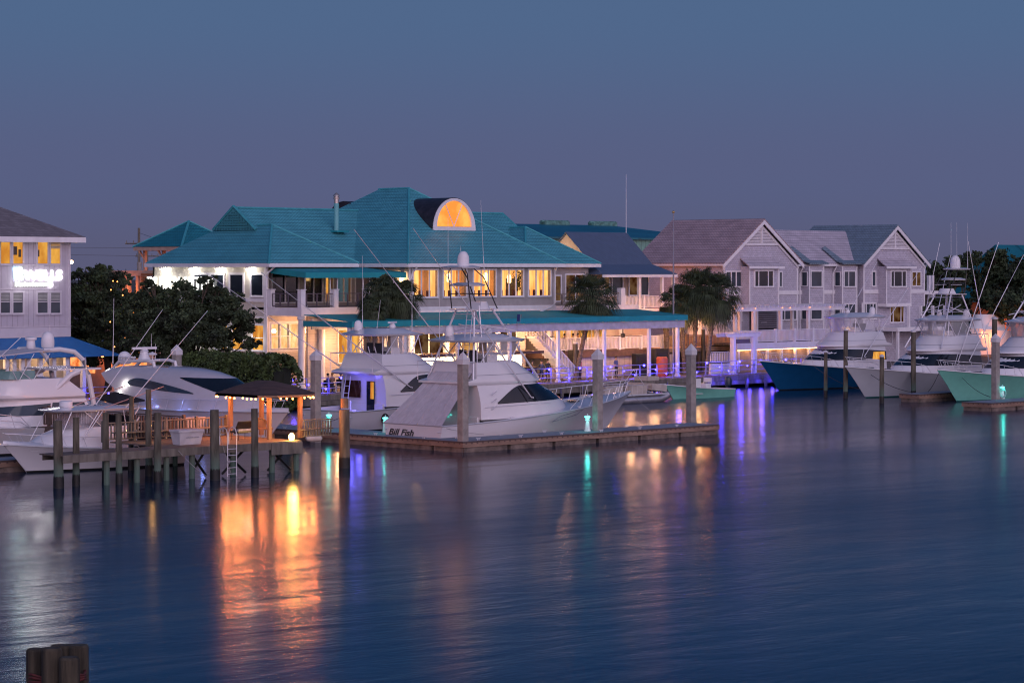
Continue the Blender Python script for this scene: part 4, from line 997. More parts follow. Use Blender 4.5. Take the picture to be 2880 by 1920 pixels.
# ================================================================ LEFT BUILDING (grey boards, white glowing sign)
uF = -57.8; vF = V(197, uF)
T = thing('office_building', 'grey boarded three storey office building with glowing white sign and blue awning', 'building', (uF, vF, .9)); FT = T
fz = Z(667, uF, vF); fb = Z(944, uF, vF)
r = MB(); ov = .75; L_ = 26; ff = vF - ov; fr_ = uF + ov; dp = 16.5; rk = 4.1
r.poly((fr_, ff, fz), (fr_ - dp / 2, ff + dp / 2, fz + rk), (fr_ - L_, ff + dp / 2, fz + rk), (fr_ - L_, ff, fz))
r.poly((fr_, ff, fz), (fr_, ff + dp, fz), (fr_ - dp / 2, ff + dp / 2, fz + rk))
r.poly((fr_, ff + dp, fz), (fr_ - L_, ff + dp, fz), (fr_ - L_, ff + dp / 2, fz + rk), (fr_ - dp / 2, ff + dp / 2, fz + rk))
r.build('roof', GREYSH, T)
r = MB(); r.box(fr_ - L_, fr_, ff, ff + .15, fz - .36, fz - .01); r.box(fr_ - .15, fr_, ff + .15, ff + dp, fz - .36, fz - .01); r.box(fr_ - L_, fr_ - .15, ff + .15, vF + .1, fz - .2, fz - .1); r.build('fascia', WHITE, T)
r = MB(); r.box(uF - 25, uF, vF, vF + 15, fb + .6, fz - .1); r.build('upper_wall', BATTEN, T)
r = MB(); r.box(uF - 25, uF + .03, vF - .05, vF + 15, fb - .05, fb + .6); r.box(uF - 25, uF + .03, vF - .08, vF - .051, fb + .62, fb + .68)
for za in (Z(812, uF - 4, vF), Z(745, uF - 4, vF)): r.box(uF - 25, uF - 1, vF - .05, vF - .003, za - .05, za + .05)
r.box(uF - .16, uF + .03, vF - .04, vF - .003, fb + .7, fz - .2)
r.build('trim_band', mat('lavender_trim', (.56, .52, .58), .6, var=.04), T)
FF = Face('v', vF)
LAVT = mat('lavender_trim', (.56, .52, .58), .6)
BLIND = mat('window_blind', (.30, .30, .30), .7)
OFFICE = emis('amber_office', (1.0, .44, .07), .85, var=.3, scale=.8, stretch=(1.5, 1.5, .8))
for j, (pa, pb) in enumerate(((1, 27), (36, 63), (105, 133), (142, 168))):
    a0, a1 = FF.ax(pa), FF.ax(pb)
    window(T, FF, a0, a1, Z(741, a0, vF), Z(681, a0, vF), div=(), fw=.13, gl=OFFICE, trim=LAVT, blind=(BLIND, .38) if j == 3 else None)
    window(T, FF, a0, a1, Z(880, a0, vF), Z(823, a0, vF), div=(), rails=(.55,), fw=.13, gl=GLASSB, trim=LAVT, blind=(BLIND, .45))
for j, (pa, pb) in enumerate(((-60, -34), (-26, 0 - 4))):
    a0, a1 = FF.ax(pa), FF.ax(pb)
# picture frames and a chair seen in the lit offices
for px, py, w_, h_ in ((41, 705, .35, .55), (55, 712, .2, .5), (107, 712, .18, .45)):
    x = U(px, vF); z = Z(py, x, vF); r = MB(); r.box(x - w_ / 2, x + w_ / 2, vF - .03, vF - .015, z - h_ / 2, z + h_ / 2); r.build('picture', mat('dark_picture', (.06, .04, .03), .6), T)
# sign
sx0 = U(44, vF); sz = Z(787, sx0, vF)
SG = emis('sign_glow_white', (1.0, .98, .97), 18)
x0, x1 = U(42, vF - .2), U(69, vF - .2); lz0, lz1 = Z(786, x0, vF), Z(753, x0, vF)
for i, (c, nm) in enumerate((((.35, .75, 1.0), 'sign_emblem_stroke'), ((.75, .95, 1.0), 'sign_emblem_stroke'), ((.55, 1.0, .55), 'sign_emblem_stroke'))):
    a = x0 + (x1 - x0) * i / 3; b = MB(); wd = (x1 - x0) / 3
    b.prism([(a, vF - .06, lz1), (a + wd * .62, vF - .06, lz1), (a + wd * .98, vF - .06, lz0), (a + wd * .45, vF - .06, lz0)], (0, .05, 0)); b.build(nm, emis('emblem_%d' % i, c, 12), T)
    b = MB(); b.prism([(a + wd * 1.25, vF - .06, lz1), (a + wd * .85, vF - .06, lz1), (a + wd * .48, vF - .06, lz0), (a + wd * .95, vF - .06, lz0)], (0, .05, 0)) if i < 2 else None
    if i < 2: b.build(nm, MATS['emblem_%d' % i], T)
text_mesh('WELLS', .66 * 1.25, 'sign_letters', SG, (U(73, vF - .2), vF - .035, Z(786, uF - 4, vF)), (1, 0, 0), (0, 0, 1), T, extrude=.02, bold=.015, sx=1.2)
b = MB(); b.box(U(42, vF - .1), U(136, vF - .1), vF - .12, vF - .01, Z(807, uF - 4, vF), Z(793, uF - 4, vF)); b.build('sign_lower_panel', emis('sign_panel_glow', (.95, .93, .95), .75), T)
text_mesh('Marine Insurance', .36, 'sign_lower_letters', SG, (U(45, vF - .2), vF - .16, Z(804, uF - 4, vF)), (1, 0, 0), (0, 0, 1), T, extrude=.02, bold=.012, sx=1.15)
alight_o = plight('sign_fill_light', (U(80, vF - 1), vF - 1.2, sz + .1), (1, .97, .95), 30, .5, T)  # unseen lamps added before the sign to strengthen its water reflection
for px in (62, 110): plight('sign_fill_light', (U(px, vF - .6), vF - .7, sz), (1, .97, .95), 5, .3, T)
# blue awning
zo = Z(1001, uF, vF - 2.6); fo = V(260, uF)
r = MB(); tb = fb - .06
r.slab([(uF - 25, vF - .1, tb), (uF - 25, fo, zo), (uF, fo, zo), (uF, vF - .1, tb)][::-1], .04)
x2 = U(260, fo); x2 = uF + (vF - fo) * .95
r = MB(); r.slab([(uF - 25, fo, zo), (x2, fo, zo), (uF, vF - .1, tb), (uF - 25, vF - .1, tb)], .04); r.slab([(x2, fo, zo), (x2, vF + 3, zo), (uF, vF + 3, tb), (uF, vF - .1, tb)], .04)
r.build('awning', BLUEFAB, T)
r = MB(); r.box(uF - 25, uF - .1, vF + .3, vF + .5, .95, fb - .1); r.build('ground_wall', CREAM, T)
for px in (17, 38, 62, 78, 112, 150, 187, 234):
    x = U(px, vF - 1.9); r = MB(); r.box(x - .14, x + .14, vF - 2.04, vF - 1.76, .95, zo + .2); r.build('post', WHITE, T)
r = MB(); r.box(uF - 24, uF - 14, vF + .28, vF + .295, 1.6, 4.2); r.build('lit_ground_window', WARMWALL, T); r = MB(); r.box(uF - 6.5, uF - 5.4, vF + .28, vF + .295, 1.6, 4.0); r.build('lit_ground_window', WARMWALL, T)
for x in (uF - 12, uF - 7, uF - 2): plight('porch_light', (x, vF - .9, 3.9), WARM, 70, .15, T)
plight('corner_lamp', (uF + .25, vF + .5, Z(737, uF, vF)), WARM, 12, .06, T)
m_ = MB(); m_.ball((uF + .25, vF + .2, Z(737, uF, vF)), .12, 8, 5); m_.build('corner_lamp_globe', BULB, T)
b = MB(); x0, x1 = uF - 9.5, uF - 2.5
b.box(x0, x1, vF - 2.0, vF - 1.95, 1.9, 2.0)
for i in range(3):
    xx = x0 + 1 + i * 2.0; b.tube([(xx, vF - 2, 1.0), (xx + .9, vF - 2, 3.9)], .08, 4); b.tube([(xx + 1.6, vF - 2, 1.0), (xx + .7, vF - 2, 3.9)], .08, 4)
b.build('cross_brace', WHITE, T)
# ================================================================ right far building corner (orange lit wall, teal roof)
q0 = PD(2822, 910, 285)
T = thing('brick_annex', 'orange lit annex with dark teal hip roof at the right edge', 'building', (q0[0], q0[1], .9))
r = MB(); r.box(q0[0], q0[0] + 30, q0[1], q0[1] + 8, .9, Z(845, q0[0], q0[1])); r.build('wall', mat('orange_brick', (.42, .17, .09), .8, pattern='lap', pscale=.3), T)
zt_ = Z(845, q0[0], q0[1]); q1 = PD(2862, 690, 300)
r = MB(); r.slab([(q0[0] - 1, q0[1] - 1, zt_), (q0[0] + 31, q0[1] - 1, zt_), (q0[0] + 31, q0[1] + 4.5, q1[2]), (q0[0] + 5, q0[1] + 4.5, q1[2])], .2); r.slab([(q0[0] - 1, q0[1] + 9.5, zt_), (q0[0] - 1, q0[1] - 1, zt_), (q0[0] + 5, q0[1] + 4.5, q1[2])], .2); r.build('roof', MATS['dark_teal_sheet_roof'], T)
plight('annex_light', (q0[0] - 2, q0[1] - 3, 3.2), ORANGE, 1100, .3, T)
# ================================================================ TREES AND PLANTS
def tree(label, base, height, crown, n, size, seed, name='live_oak_tree', m=LEAF, trunk=.35, group=None, bm=BARK):
    """crown: list of (dx, dy, z, r, flat) lumps"""
    T = thing(name, label, 'tree', base, group=group); rg = np.random.default_rng(seed); rr = random.Random(seed)
    tb = MB(); fork = (base[0], base[1], base[2] + height * .36)
    tb.tube([base, (base[0] + .15, base[1] - .1, base[2] + height * .16), fork], trunk, 8, r2=trunk * .75)
    for dx, dy, z, r, fl in crown:
        e = Vector((base[0] + dx, base[1] + dy, z)); f = Vector(fork); m1 = f.lerp(e, .5) + Vector((rr.uniform(-.4, .4), rr.uniform(-.4, .4), -.3))
        tb.tube([f, m1, e], trunk * .30, 5, r2=trunk * .06)
        for _ in range(5):
            d = Vector((rr.uniform(-1, 1), rr.uniform(-1, 1), rr.uniform(-.3, .8))) * r * .8; tb.tube([m1.lerp(e, .6), e + d], trunk * .12, 4, r2=.02)
    tb.build('trunk', bm, T)
    P_ = []
    tot = sum(c[3] ** 2 for c in crown)
    for dx, dy, z, r, fl in crown:
        k_ = int(n * r * r / tot); nc = max(8, int(34 * r))
        d = rg.normal(size=(nc, 3)); d /= np.linalg.norm(d, axis=1)[:, None]
        cc = d * (r * (.30 + .95 * rg.random(nc) ** .8))[:, None] * np.array([1, 1, fl]) + np.array([base[0] + dx, base[1] + dy, z])
        cs = r * (.07 + .17 * rg.random(nc))
        idx = rg.integers(0, nc, k_)
        q = rg.normal(size=(k_, 3)) * .8
        P_.append(cc[idx] + q * cs[idx][:, None] * np.array([1, 1, .55]))
    leafmesh('crown', np.concatenate(P_), size, m, T, rg, off=np.array(base, float))
    return T
def lumps(pxs, dist_u, base):    # crown lumps given as (px, py, radius_px, dist offset)
    out = []
    for px, py, rp, dd in pxs:
        p = PD(px, py, dist_u + dd); out.append((p[0] - base[0], p[1] - base[1], p[2], rp * (dist_u + dd) / FPX, .85))
    return out
# big dark oak in front of the restaurant's side wall
b0 = P(545, 1052, 1.0); d0 = DD(b0[0], b0[1])
d0 = 166; b0 = PD(545, 1125, d0); b0 = (b0[0], b0[1], .9)
tree('broad dark live oak with forked trunk in front of the floodlit restaurant wall', b0, 7,
     lumps([(455, 905, 75, 1), (520, 870, 70, 0), (580, 850, 50, 2), (585, 790, 22, 0), (440, 850, 55, 3), (640, 890, 55, 0), (690, 905, 38, -1), (560, 940, 70, -2), (640, 950, 42, 0), (400, 940, 60, 0), (705, 960, 26, 0), (610, 830, 30, 1), (380, 890, 45, 2), (490, 960, 60, -1), (420, 800, 18, 1), (660, 840, 22, 1)], d0, b0), 60000, .12, 11, trunk=.34)
b1 = PD(300, 1120, 176); b1 = (b1[0], b1[1], .9)
tree('tall dense dark oak beside the grey office building', b1, 8,
     lumps([(250, 830, 62, 0), (300, 800, 48, 4), (270, 780, 35, 0), (225, 790, 34, 0), (330, 860, 55, 2), (240, 900, 60, 0), (300, 930, 62, -2), (220, 960, 45, 0), (270, 990, 45, 0), (350, 940, 50, 3), (215, 850, 40, 1), (340, 990, 38, 0)], 176, b1), 38000, .12, 12, trunk=.3)
b2 = PD(385, 1100, 200); b2 = (b2[0], b2[1], .9)
tree('smaller oak with string lights seen through its leaves, between the two large oaks', b2, 6,
     lumps([(360, 850, 36, 0), (400, 860, 40, 0), (370, 910, 44, 0), (350, 790, 20, 0), (300, 760, 16, 0)], 200, b2), 5000, .17, 13, trunk=.2)
# warm glimmers behind the left trees: string lights hanging on the pergola there
T = thing('string_lights', 'warm string lights glimmering among the trees left of the restaurant', 'string lights', PD(330, 960, 178)); 
for i, (px, py) in enumerate(((288, 1000), (285, 995), (322, 975), (340, 960), (352, 950), (365, 1000), (372, 985), (310, 905), (380, 925), (318, 790), (330, 792), (345, 830), (312, 815), (370, 885), (352, 905), (400, 1005), (392, 990), (405, 930), (428, 835), (427, 818), (376, 880), (340, 1008), (355, 1015))):
    p = PD(px, py, 167 + (i % 5)); m_ = MB(); m_.ball(p, .045 if i else .12, 6, 4); m_.build('bulb', GLIMMER, T)
T = thing('street_bar_kiosk', 'warmly lit kiosk glowing behind the trees left of the restaurant', 'kiosk', (*PD(350, 1040, 186)[:2], .9))
p = PD(350, 1040, 186); m_ = MB(); m_.cbox((p[0], p[1] + 1, 2.6), (6, 6, 3.4)); m_.build('wall', PEACH, T)
m_ = MB(); m_.cbox((p[0], p[1] + 1, 4.45), (7, 7, .25)); m_.build('roof', NAVYMETAL, T)
RG = emis('red_orange_glow', (1.0, .28, .08), 1.6, var=.5, scale=2); m_ = MB(); m_.cbox((p[0] - 1, p[1] - 2.06, 2.9), (3, .1, 1.2)); m_.build('lit_window', RG, T)
m_ = MB(); m_.cbox((p[0] - 3.06, p[1] + 1, 2.9), (.1, 3, 1.2)); m_.build('lit_window', RG, T)
plight('kiosk_light', (p[0] - 3.6, p[1] - 3, 3.4), ORANGE, 260, .2, T)
# hedge
hx0 = PD(475, 1060, 160); T = thing('hedge', 'long clipped green hedge between the motor yacht and the restaurant', 'hedge', (*PD(640, 1070, 158)[:2], .95))
rg = np.random.default_rng(5); n = 24000
pa, pb = PD(478, 1000, 166), PD(806, 1000, 156)
f = rg.random(n); top = .5 * np.sin(f * 23) * .22 + .25 * np.sin(f * 61) * .3
cx = pa[0] + (pb[0] - pa[0]) * f; cy = pa[1] + (pb[1] - pa[1]) * f
ang = rg.random(n) * 2 * math.pi; rr_ = .80 + .28 * rg.random(n) ** .5
ends = np.minimum(1, np.minimum(f, 1 - f) * 14 + .35)
hh = 3.45 + top; zz_ = .95 + hh * .5 + np.sign(np.sin(ang)) * np.abs(np.sin(ang)) ** .6 * hh * .5 * rr_ * (0.55 + .45 * ends)
ww = np.sign(np.cos(ang)) * np.abs(np.cos(ang)) ** .6 * 1.2 * rr_
dx, dy = (pb[1] - pa[1]), -(pb[0] - pa[0]); L_ = math.hypot(dx, dy)
P_ = np.stack([cx + dx / L_ * ww, cy + dy / L_ * ww, zz_], 1)
leafmesh('foliage', P_, .12, LEAFH, T, rg)
m_ = MB()
for i in range(16): f_ = (i + .5) / 16; x = pa[0] + (pb[0] - pa[0]) * f_; y = pa[1] + (pb[1] - pa[1]) * f_; m_.tube([(x, y, .9), (x + .1, y, 3.4)], .05, 4)
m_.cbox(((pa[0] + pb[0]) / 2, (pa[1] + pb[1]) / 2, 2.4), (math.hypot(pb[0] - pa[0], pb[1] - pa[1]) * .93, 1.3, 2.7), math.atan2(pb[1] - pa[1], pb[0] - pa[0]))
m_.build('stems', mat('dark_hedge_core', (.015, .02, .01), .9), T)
# plants low at right of canopy
# ---- palms
def palm(label, heads, seed, group='sabal palms', lit=False):
    """heads: list of (base xyz, top xyz, crown radius)"""
    out = []
    for hi, (base, top, cr, lab) in enumerate(heads):
        T = thing('sabal_palm_tree', lab, 'palm tree', base, group=group); rr = random.Random(seed + hi)
        tb = MB(); b_ = Vector(base); t_ = Vector(top); pts = [b_.lerp(t_, i / 8) + Vector((0, 0, 0)) for i in range(9)]
        for i in range(8): tb.tube([pts[i], pts[i + 1]], .19 if i else .24, 8, r2=.17, cap=False)
        for i in range(60):
            f_ = rr.uniform(.5, 1); p = b_.lerp(t_, f_); a = rr.uniform(0, 6.28); q = p + Vector((math.cos(a) * .28, math.sin(a) * .28, .28)); tb.tube([p + Vector((math.cos(a) * .15, math.sin(a) * .15, 0)), q], .045, 3, r2=.03)
        tb.build('trunk', PALMBARK, T)
        cw = MB()
        for i in range(105):
            az = rr.uniform(0, 2 * math.pi); up = 1 - 2.15 * (i / 104) ** .95
            el = up * 1.15 + rr.uniform(-.15, .15)
            pl = cr * rr.uniform(.42, .58)
            d = Vector((math.cos(az) * math.cos(el), math.sin(az) * math.cos(el), math.sin(el)))
            s_ = t_ + Vector((0, 0, .15)); e = s_ + d * pl + Vector((0, 0, -.08 * pl))
            cw.tube([s_, s_.lerp(e, .5) + Vector((0, 0, .05)), e], .022, 3)
            side = d.cross(Vector((0, 0, 1))); side = side.normalized() if side.length > .01 else Vector((1, 0, 0)); nrm = side.cross(d).normalized()
            nb = 15
            for j in range(nb):
                a = (j / (nb - 1) - .5) * 2.5; ln = cr * rr.uniform(.46, .64) * (1 - .18 * abs(a))
                bd = (d * math.cos(a) + side * math.sin(a)).normalized()
                m1 = e + bd * ln * .55 + Vector((0, 0, -.06 * ln)) + nrm * .04
                tip = e + bd * ln + Vector((0, 0, -(.38 + .3 * rr.random()) * ln))
                w_ = side * .035 * math.cos(a) - d * .035 * math.sin(a)
                cw.add([e - w_ * .5, e + w_ * .5, m1 + w_ * 1.1, m1 - w_ * 1.1, tip], [(0, 1, 2, 3), (3, 2, 4)])
        o = cw.build('crown', PALMLEAF, T)
        sk = MB()
        for i in range(90):
            a = rr.uniform(0, 6.28); r_ = rr.uniform(.15, .35); p = t_ + Vector((math.cos(a) * r_, math.sin(a) * r_, rr.uniform(-.25, .05))); q = p + Vector((math.cos(a) * .25, math.sin(a) * .25, -rr.uniform(.5, 1.2)))
            w_ = Vector((-math.sin(a), math.cos(a), 0)) * .03; sk.add([p - w_, p + w_, q], [(0, 1, 2)])
        sk.build('dead_fronds', mat('dry_palm_fronds', (.17, .12, .06), .8, var=.3), T)
        out.append(T)
    return out
def ph(pxb, pyb, pxt, pyt, v0_, cr, lab, vt=None):
    ub = U(pxb, v0_); vt = v0_ if vt is None else vt; ut = U(pxt, vt)
    return ((ub, v0_, .95), (ut, vt, Z(pyt, ut, vt)), cr, lab)
palm('', [ph(1062, 1060, 1075, 822, 3.4, 1.7, 'left of the twin palms before the balcony, with the higher crown'),
          ph(1128, 1060, 1128, 838, 3.0, 1.9, 'right of the twin palms before the balcony, overlapping the restaurant corner'),
          ph(1058, 1060, 1048, 868, 2.6, 1.3, 'small low palm under the twin palms by the balcony'),
          ph(1618, 1060, 1664, 838, 3.6, 2.6, 'palm with a leaning trunk rising through the right half of the canopy'),
          ph(1925, 1062, 1915, 850, 4.6, 2.1, 'left palm of the cluster beyond the end of the teal canopy'),
          ph(1948, 1062, 1962, 815, 3.8, 2.6, 'middle and tallest palm of the cluster beyond the canopy'),
          ph(1985, 1066, 2012, 828, 2.4, 2.6, 'right palm of the cluster, before the shingled building'),
          ph(1880, 1062, 1872, 890, 5.6, 1.0, 'short palm half hidden behind the canopy end')], 40)
for px, py in ((1935, 900), (1990, 905)): plight('palm_uplight', (U(px, 2.8), 2.4, 4.6), (1, .55, .2), 60, .15)
plight('palm_uplight', (U(1905, 5.5), 5.8, 5.4), (1, .5, .18), 160, .2)
# low palms beside the canopy (1100..1800 small)
for i, (px, py, s_) in enumerate(((1772, 858, .8), (1812, 866, .7), (1700, 925, .8), (1745, 928, .8), (1800, 925, .7), (1610, 930, .6))):
    pass
# ---- far trees at the right
def fartree(px0, py0, wpx, hpx, dist, seed, lab, n=9000):
    b_ = PD(px0, py0, dist); b_ = (b_[0], b_[1], .9); rr = random.Random(seed); lp = []
    for i in range(9):
        lp.append((px0 + rr.uniform(-.5, .5) * wpx, 1000 - hpx * rr.uniform(.45, .86), wpx * rr.uniform(.20, .30), rr.uniform(-3, 3)))
    lp.append((px0, 1000 - hpx * .85, wpx * .22, 0))
    return tree(lab, b_, 8, lumps(lp, dist, b_), n, .22, seed, trunk=.4, group='dark oaks behind the right marina', name='live_oak_tree')
fartree(2640, 1000, 120, 275, 262, 31, 'leftmost dark oak behind the docked sportfishing boats, next to the shingled building')
fartree(2715, 1000, 130, 310, 272, 32, 'second dark oak behind the white satellite dome of the tall tower boat')
fartree(2795, 1000, 130, 318, 276, 33, 'third dark oak whose crown overlaps the dark teal roof')
fartree(2885, 1000, 110, 310, 266, 34, 'rightmost dark oak at the edge of the view')
fartree(2660, 1000, 90, 170, 250, 35, 'lower bushy oak in front of the leftmost dark oak', 6000)
fartree(2850, 960, 110, 180, 262, 36, 'low oak hanging over the orange lit wall', 6000)
# ---- utility poles
for (px, pt, dist, lab) in ((414, 697, 300, 'wooden utility pole with one crossarm left of the pavilion'), (391, 641, 255, 'tall wooden utility pole with transformer beside the pavilion roof')):
    p = PD(px, pt, dist); T = thing('utility_pole', lab, 'utility pole', (p[0], p[1], .9), group='utility poles')
    m_ = MB(); m_.tube([(p[0], p[1], .9), p], .18, 7, r2=.13); m_.build('pole', WOOD, T)
    m_ = MB(); z = p[2] - (1.0 if px == 414 else 1.6); m_.tube([(p[0] - 1.0, p[1] + 1.0, z), (p[0] + 1.0, p[1] - 1.0, z)], .07, 4)
    for s in (-.9, -.4, .4, .9): m_.tube([(p[0] + s, p[1] - s, z), (p[0] + s, p[1] - s, z + .3)], .05, 4)
    m_.build('crossarm', WOOD, T)
    if px == 391: m_ = MB(); m_.lathe((p[0] - .25, p[1] - .4, p[2] - 4.4), [(.25, 0), (.25, .9)], 8); m_.build('transformer', CONC, T)
wp0, wp1 = PD(414, 720, 300), PD(150, 716, 300)
m_ = MB(); m_.tube([wp0, wp1], .02, 3); m_.tube([PD(414, 697, 300), PD(150, 696, 300)], .02, 3); m_.tube([PD(391, 655, 255), PD(520, 700, 240)], .02, 3)
single('power_line', m_, BLACKPIPE, 'thin overhead power lines running from the utility poles', 'power line', wp1)
# flagpole at px 1894
fu_ = U(1894, 2.2); T = thing('flagpole', 'bare grey pole with a small finial standing behind the canopy end', 'flagpole', (fu_, 2.2, 1.0))
zt_ = Z(600, fu_, 2.2); m_ = MB(); m_.tube([(fu_, 2.2, 1.0), (fu_, 2.2, zt_)], .09, 8, r2=.05); m_.build('pole', mat('dull_grey_pole', (.26, .25, .28), .6), T, smooth=True)
m_ = MB(); m_.ball((fu_, 2.2, zt_ + .1), .12, 8, 5); m_.build('finial', mat('brass_finial', (.5, .35, .15), .4, metal=.8), T)
# ================================================================ BOARDWALK RAIL with blue lights
segs = [(U(1340, .3), U(1700, .3)), (U(1703, .3), U(2118, .3)), (U(2121, .3), U(2420, .3)), (U(630, .3), U(770, .3)), (U(800, .3), U(985, .3)), (U(225, .3), U(325, .3))]
rl = ['steel pipe rail with blue lights before the teal canopy', 'steel pipe rail with blue lights before the palms', 'steel pipe rail with blue lights before the raised deck', 'steel pipe rail with blue lights behind the gazebo roof', 'steel pipe rail with blue lights by the left patio', 'steel pipe rail with blue lights by the grey office building']
RAILM = mat('galvanised_rail', (.42, .40, .46), .4, metal=.4, var=.06)
blue_px = []
for si, (a, b_) in enumerate(segs):
    T = thing('dock_railing', rl[si], 'railing', (a, .3, 1.02), group='pipe railings with blue lights')
    m_ = MB(); L_ = b_ - a
    for z in (2.22, 1.84, 1.48, 1.12): m_.tube([(a, .3, z), (b_, .3, z)], .028, 5)
    m_.build('rail', RAILM, T)
    k_ = max(1, int(L_ / 1.9))
    for i in range(k_ + 1):
        x = a + L_ * i / k_; m_ = MB(); m_.tube([(x, .42, 1.02), (x, .34, 1.6), (x, .3, 2.22)], .035, 5); m_.tube([(x + .14, .42, 1.02), (x + .12, .34, 1.6), (x, .3, 2.22)], .025, 5); m_.build('post', RAILM, T)
    nb = max(2, int(L_ / 1.55)); rr = random.Random(si)
    nb = int(nb * 1.35)
    for i in range(nb):
        x = a + L_ * (i + .5) / nb + rr.uniform(-.2, .2); z = (2.16, 1.78, 1.42)[i % 3]; m_ = MB(); m_.ball((x, .22, z), .065 if i % 3 else .095, 6, 4); m_.build('blue_bulb', BLUELED, T)
        if i % 2 == 0: plight('blue_light', (x, .05, z - .05), BLUE, 95 if si in (0, 1) else (60 if si != 5 else 30), .12, T)
# blue light under the seawall edge
for i in range(6): plight('under_dock_light', (U(2010 + 32 * i, -.4), -.5, .55), BLUE, 28, .12)
# string lights left bit in trees done; barrels, speakers, tables on the patio
T = thing('orange_barrel', 'orange red drum standing on the patio under the canopy', 'barrel', (U(1862, 2.6), 2.6, 1.0))
m_ = MB(); m_.lathe((U(1862, 2.6), 2.6, 1.0), [(.42, 0), (.46, .05), (.46, .5), (.49, .53), (.46, .56), (.46, 1.1), (.49, 1.13), (.46, 1.16), (.45, 1.62), (.40, 1.66)], 18); m_.build('drum', mat('orange_plastic', (.62, .12, .06), .5), T, smooth=True)
for px, w_, h_, lab in ((1798, 1.3, 1.9, 'covered dark equipment left of the orange barrel'), (1855, 1.7, 2.25, 'dark loudspeaker cabinet behind the orange barrel'), (1613, .8, 2.4, 'dark upright cabinet beside the leaning palm')):
    x = U(px, 4.8); T = thing('equipment_cabinet', lab, 'cabinet', (x, 4.8, 1.0)); m_ = MB(); m_.cbox((x, 4.8, 1.0 + h_ / 2), (w_, .7, h_), 0, .1); m_.build('body', RUBBER, T); m_ = MB(); m_.cbox((x, 4.43, 1.0 + h_ * .5), (w_ * .8, .03, h_ * .75)); m_.build('grille', BLACKCANVAS, T)
# lit bar kiosk
bx0, bx1 = U(1130, 3.6), U(1500, 3.6)
T = thing('outdoor_bar', 'outdoor bar with brilliantly backlit bottle shelves under the canopy', 'bar', (bx0, 3.6, 1.0))
m_ = MB(); m_.box(bx0, bx1, 3.2, 3.8, 1.0, 2.15); m_.box(bx0 - .1, bx1 + .1, 3.1, 3.9, 2.153, 2.22); m_.build('counter', mat('dark_bar_wood', (.08, .045, .03), .5), T)
m_ = MB(); m_.box(bx0, bx1, 4.9, 5.0, 2.3, 3.15); m_.build('backlit_shelf', emis('bar_glow', (1.0, .70, .36), 12, var=.35, scale=2.2, stretch=(3, 3, .6)), T)
m_ = MB(); m_.box(bx0 - .2, bx1 + .6, 3.0, 5.3, 3.3, 3.5); m_.build('bar_roof', mat('dark_bar_wood', (.06, .04, .03), .5), T)
rr = random.Random(3)
for i in range(7): plight('bar_light', (bx0 + (i + .5) * (bx1 - bx0) / 7, 4.4, 3.0), (1, .7, .38), 60, .15, T)
m_ = MB(); m_.box(bx0, bx1, 4.68, 4.9, 2.38, 2.415); m_.build('shelf_board', MATS['dark_bar_wood'], T)
# ================================================================ DOCKS
def floatdock(x0, x1, y0, y1, label, edges):
    T = thing('floating_dock', label, 'dock', (x0, y0, 0)); m_ = MB(); m_.box(x0 + .04, x1 - .04, y0 + .04, y1 - .04, .50, .60); m_.build('deck', FLOATTOP, T)
    m_ = MB(); m_.box(x0, x1, y0, y0 + .037, .28, .58); m_.box(x0, x0 + .037, y0 + .037, y1, .28, .58); m_.box(x1 - .037, x1, y0 + .037, y1, .28, .58); m_.box(x0 + .037, x1 - .037, y1 - .037, y1, .28, .58); m_.build('fascia', FASCIA, T)
    m_ = MB(); m_.box(x0 - .02, x1 + .02, y0 - .02, y0 - .002, .52, .605); m_.box(x0 - .02, x0 - .002, y0, y1, .52, .605)
    for i in range(int((x1 - x0) / .42)): m_.box(x0 + .2 + i * .42, x0 + .30 + i * .42, y0 - .018, y0 - .002, .46, .52)
    for i in range(int((y1 - y0) / .42)): m_.box(x0 - .018, x0 - .002, y0 + .2 + i * .42, y0 + .30 + i * .42, .46, .52)
    m_.build('rub_strip', mat('dark_rub_strip', (.10, .065, .06), .7), T)
    m_ = MB()
    k_ = max(1, int((x1 - x0) / 3.2))
    for i in range(k_): a = x0 + .15 + i * (x1 - x0) / k_; m_.box(a, a + (x1 - x0) / k_ - .25, y0 + .08, y1 - .08, -.35, .42)
    k_ = max(1, int((y1 - y0) / 3.2))
    for i in range(k_): a = y0 + .15 + i * (y1 - y0) / k_; m_.box(x0 + .08, min(x0 + 2.2, x1 - .1), a, a + (y1 - y0) / k_ - .25, -.35, .418)
    m_.build('float_pontoon', mat('stained_concrete_float', (.17, .13, .11), .9, var=.4, bump=.02), T)
    return T
def cleat(x, y, z, ang, lab, T=None):
    m_ = MB(); d = Vector((math.cos(ang), math.sin(ang), 0)) * .17; c = Vector((x, y, z))
    m_.tube([c - d + Vector((0, 0, .12)), c - d * .5 + Vector((0, 0, .10)), c + d * .5 + Vector((0, 0, .10)), c + d + Vector((0, 0, .12))], .025, 5)
    m_.tube([c - d * .35, c - d * .35 + Vector((0, 0, .1))], .025, 5); m_.tube([c + d * .35, c + d * .35 + Vector((0, 0, .1))], .025, 5)
    o = m_.build('cleat', STEEL, T); return o
k0 = P(1302, 1242, .6); DX, DY = k0[0], k0[1]; DX1 = P(2012, 1192, .6)[0]
D1 = floatdock(DX, DX1, DY, DY + 2.5, 'long floating finger dock in front of the white boat with the covered cockpit', 0)
D2 = floatdock(DX, DX + 3.0, DY + 2.503, DY + 24, 'floating cross dock running behind the sterns toward the motor yacht', 0)
for i in range(6): cleat(DX + 1.5 + i * 3.3, DY + .35, .6, 0, '', D1)
for i in range(5): cleat(DX + 1.6 + i * 3.5, DY + 2.2, .6, 0, '', D1)
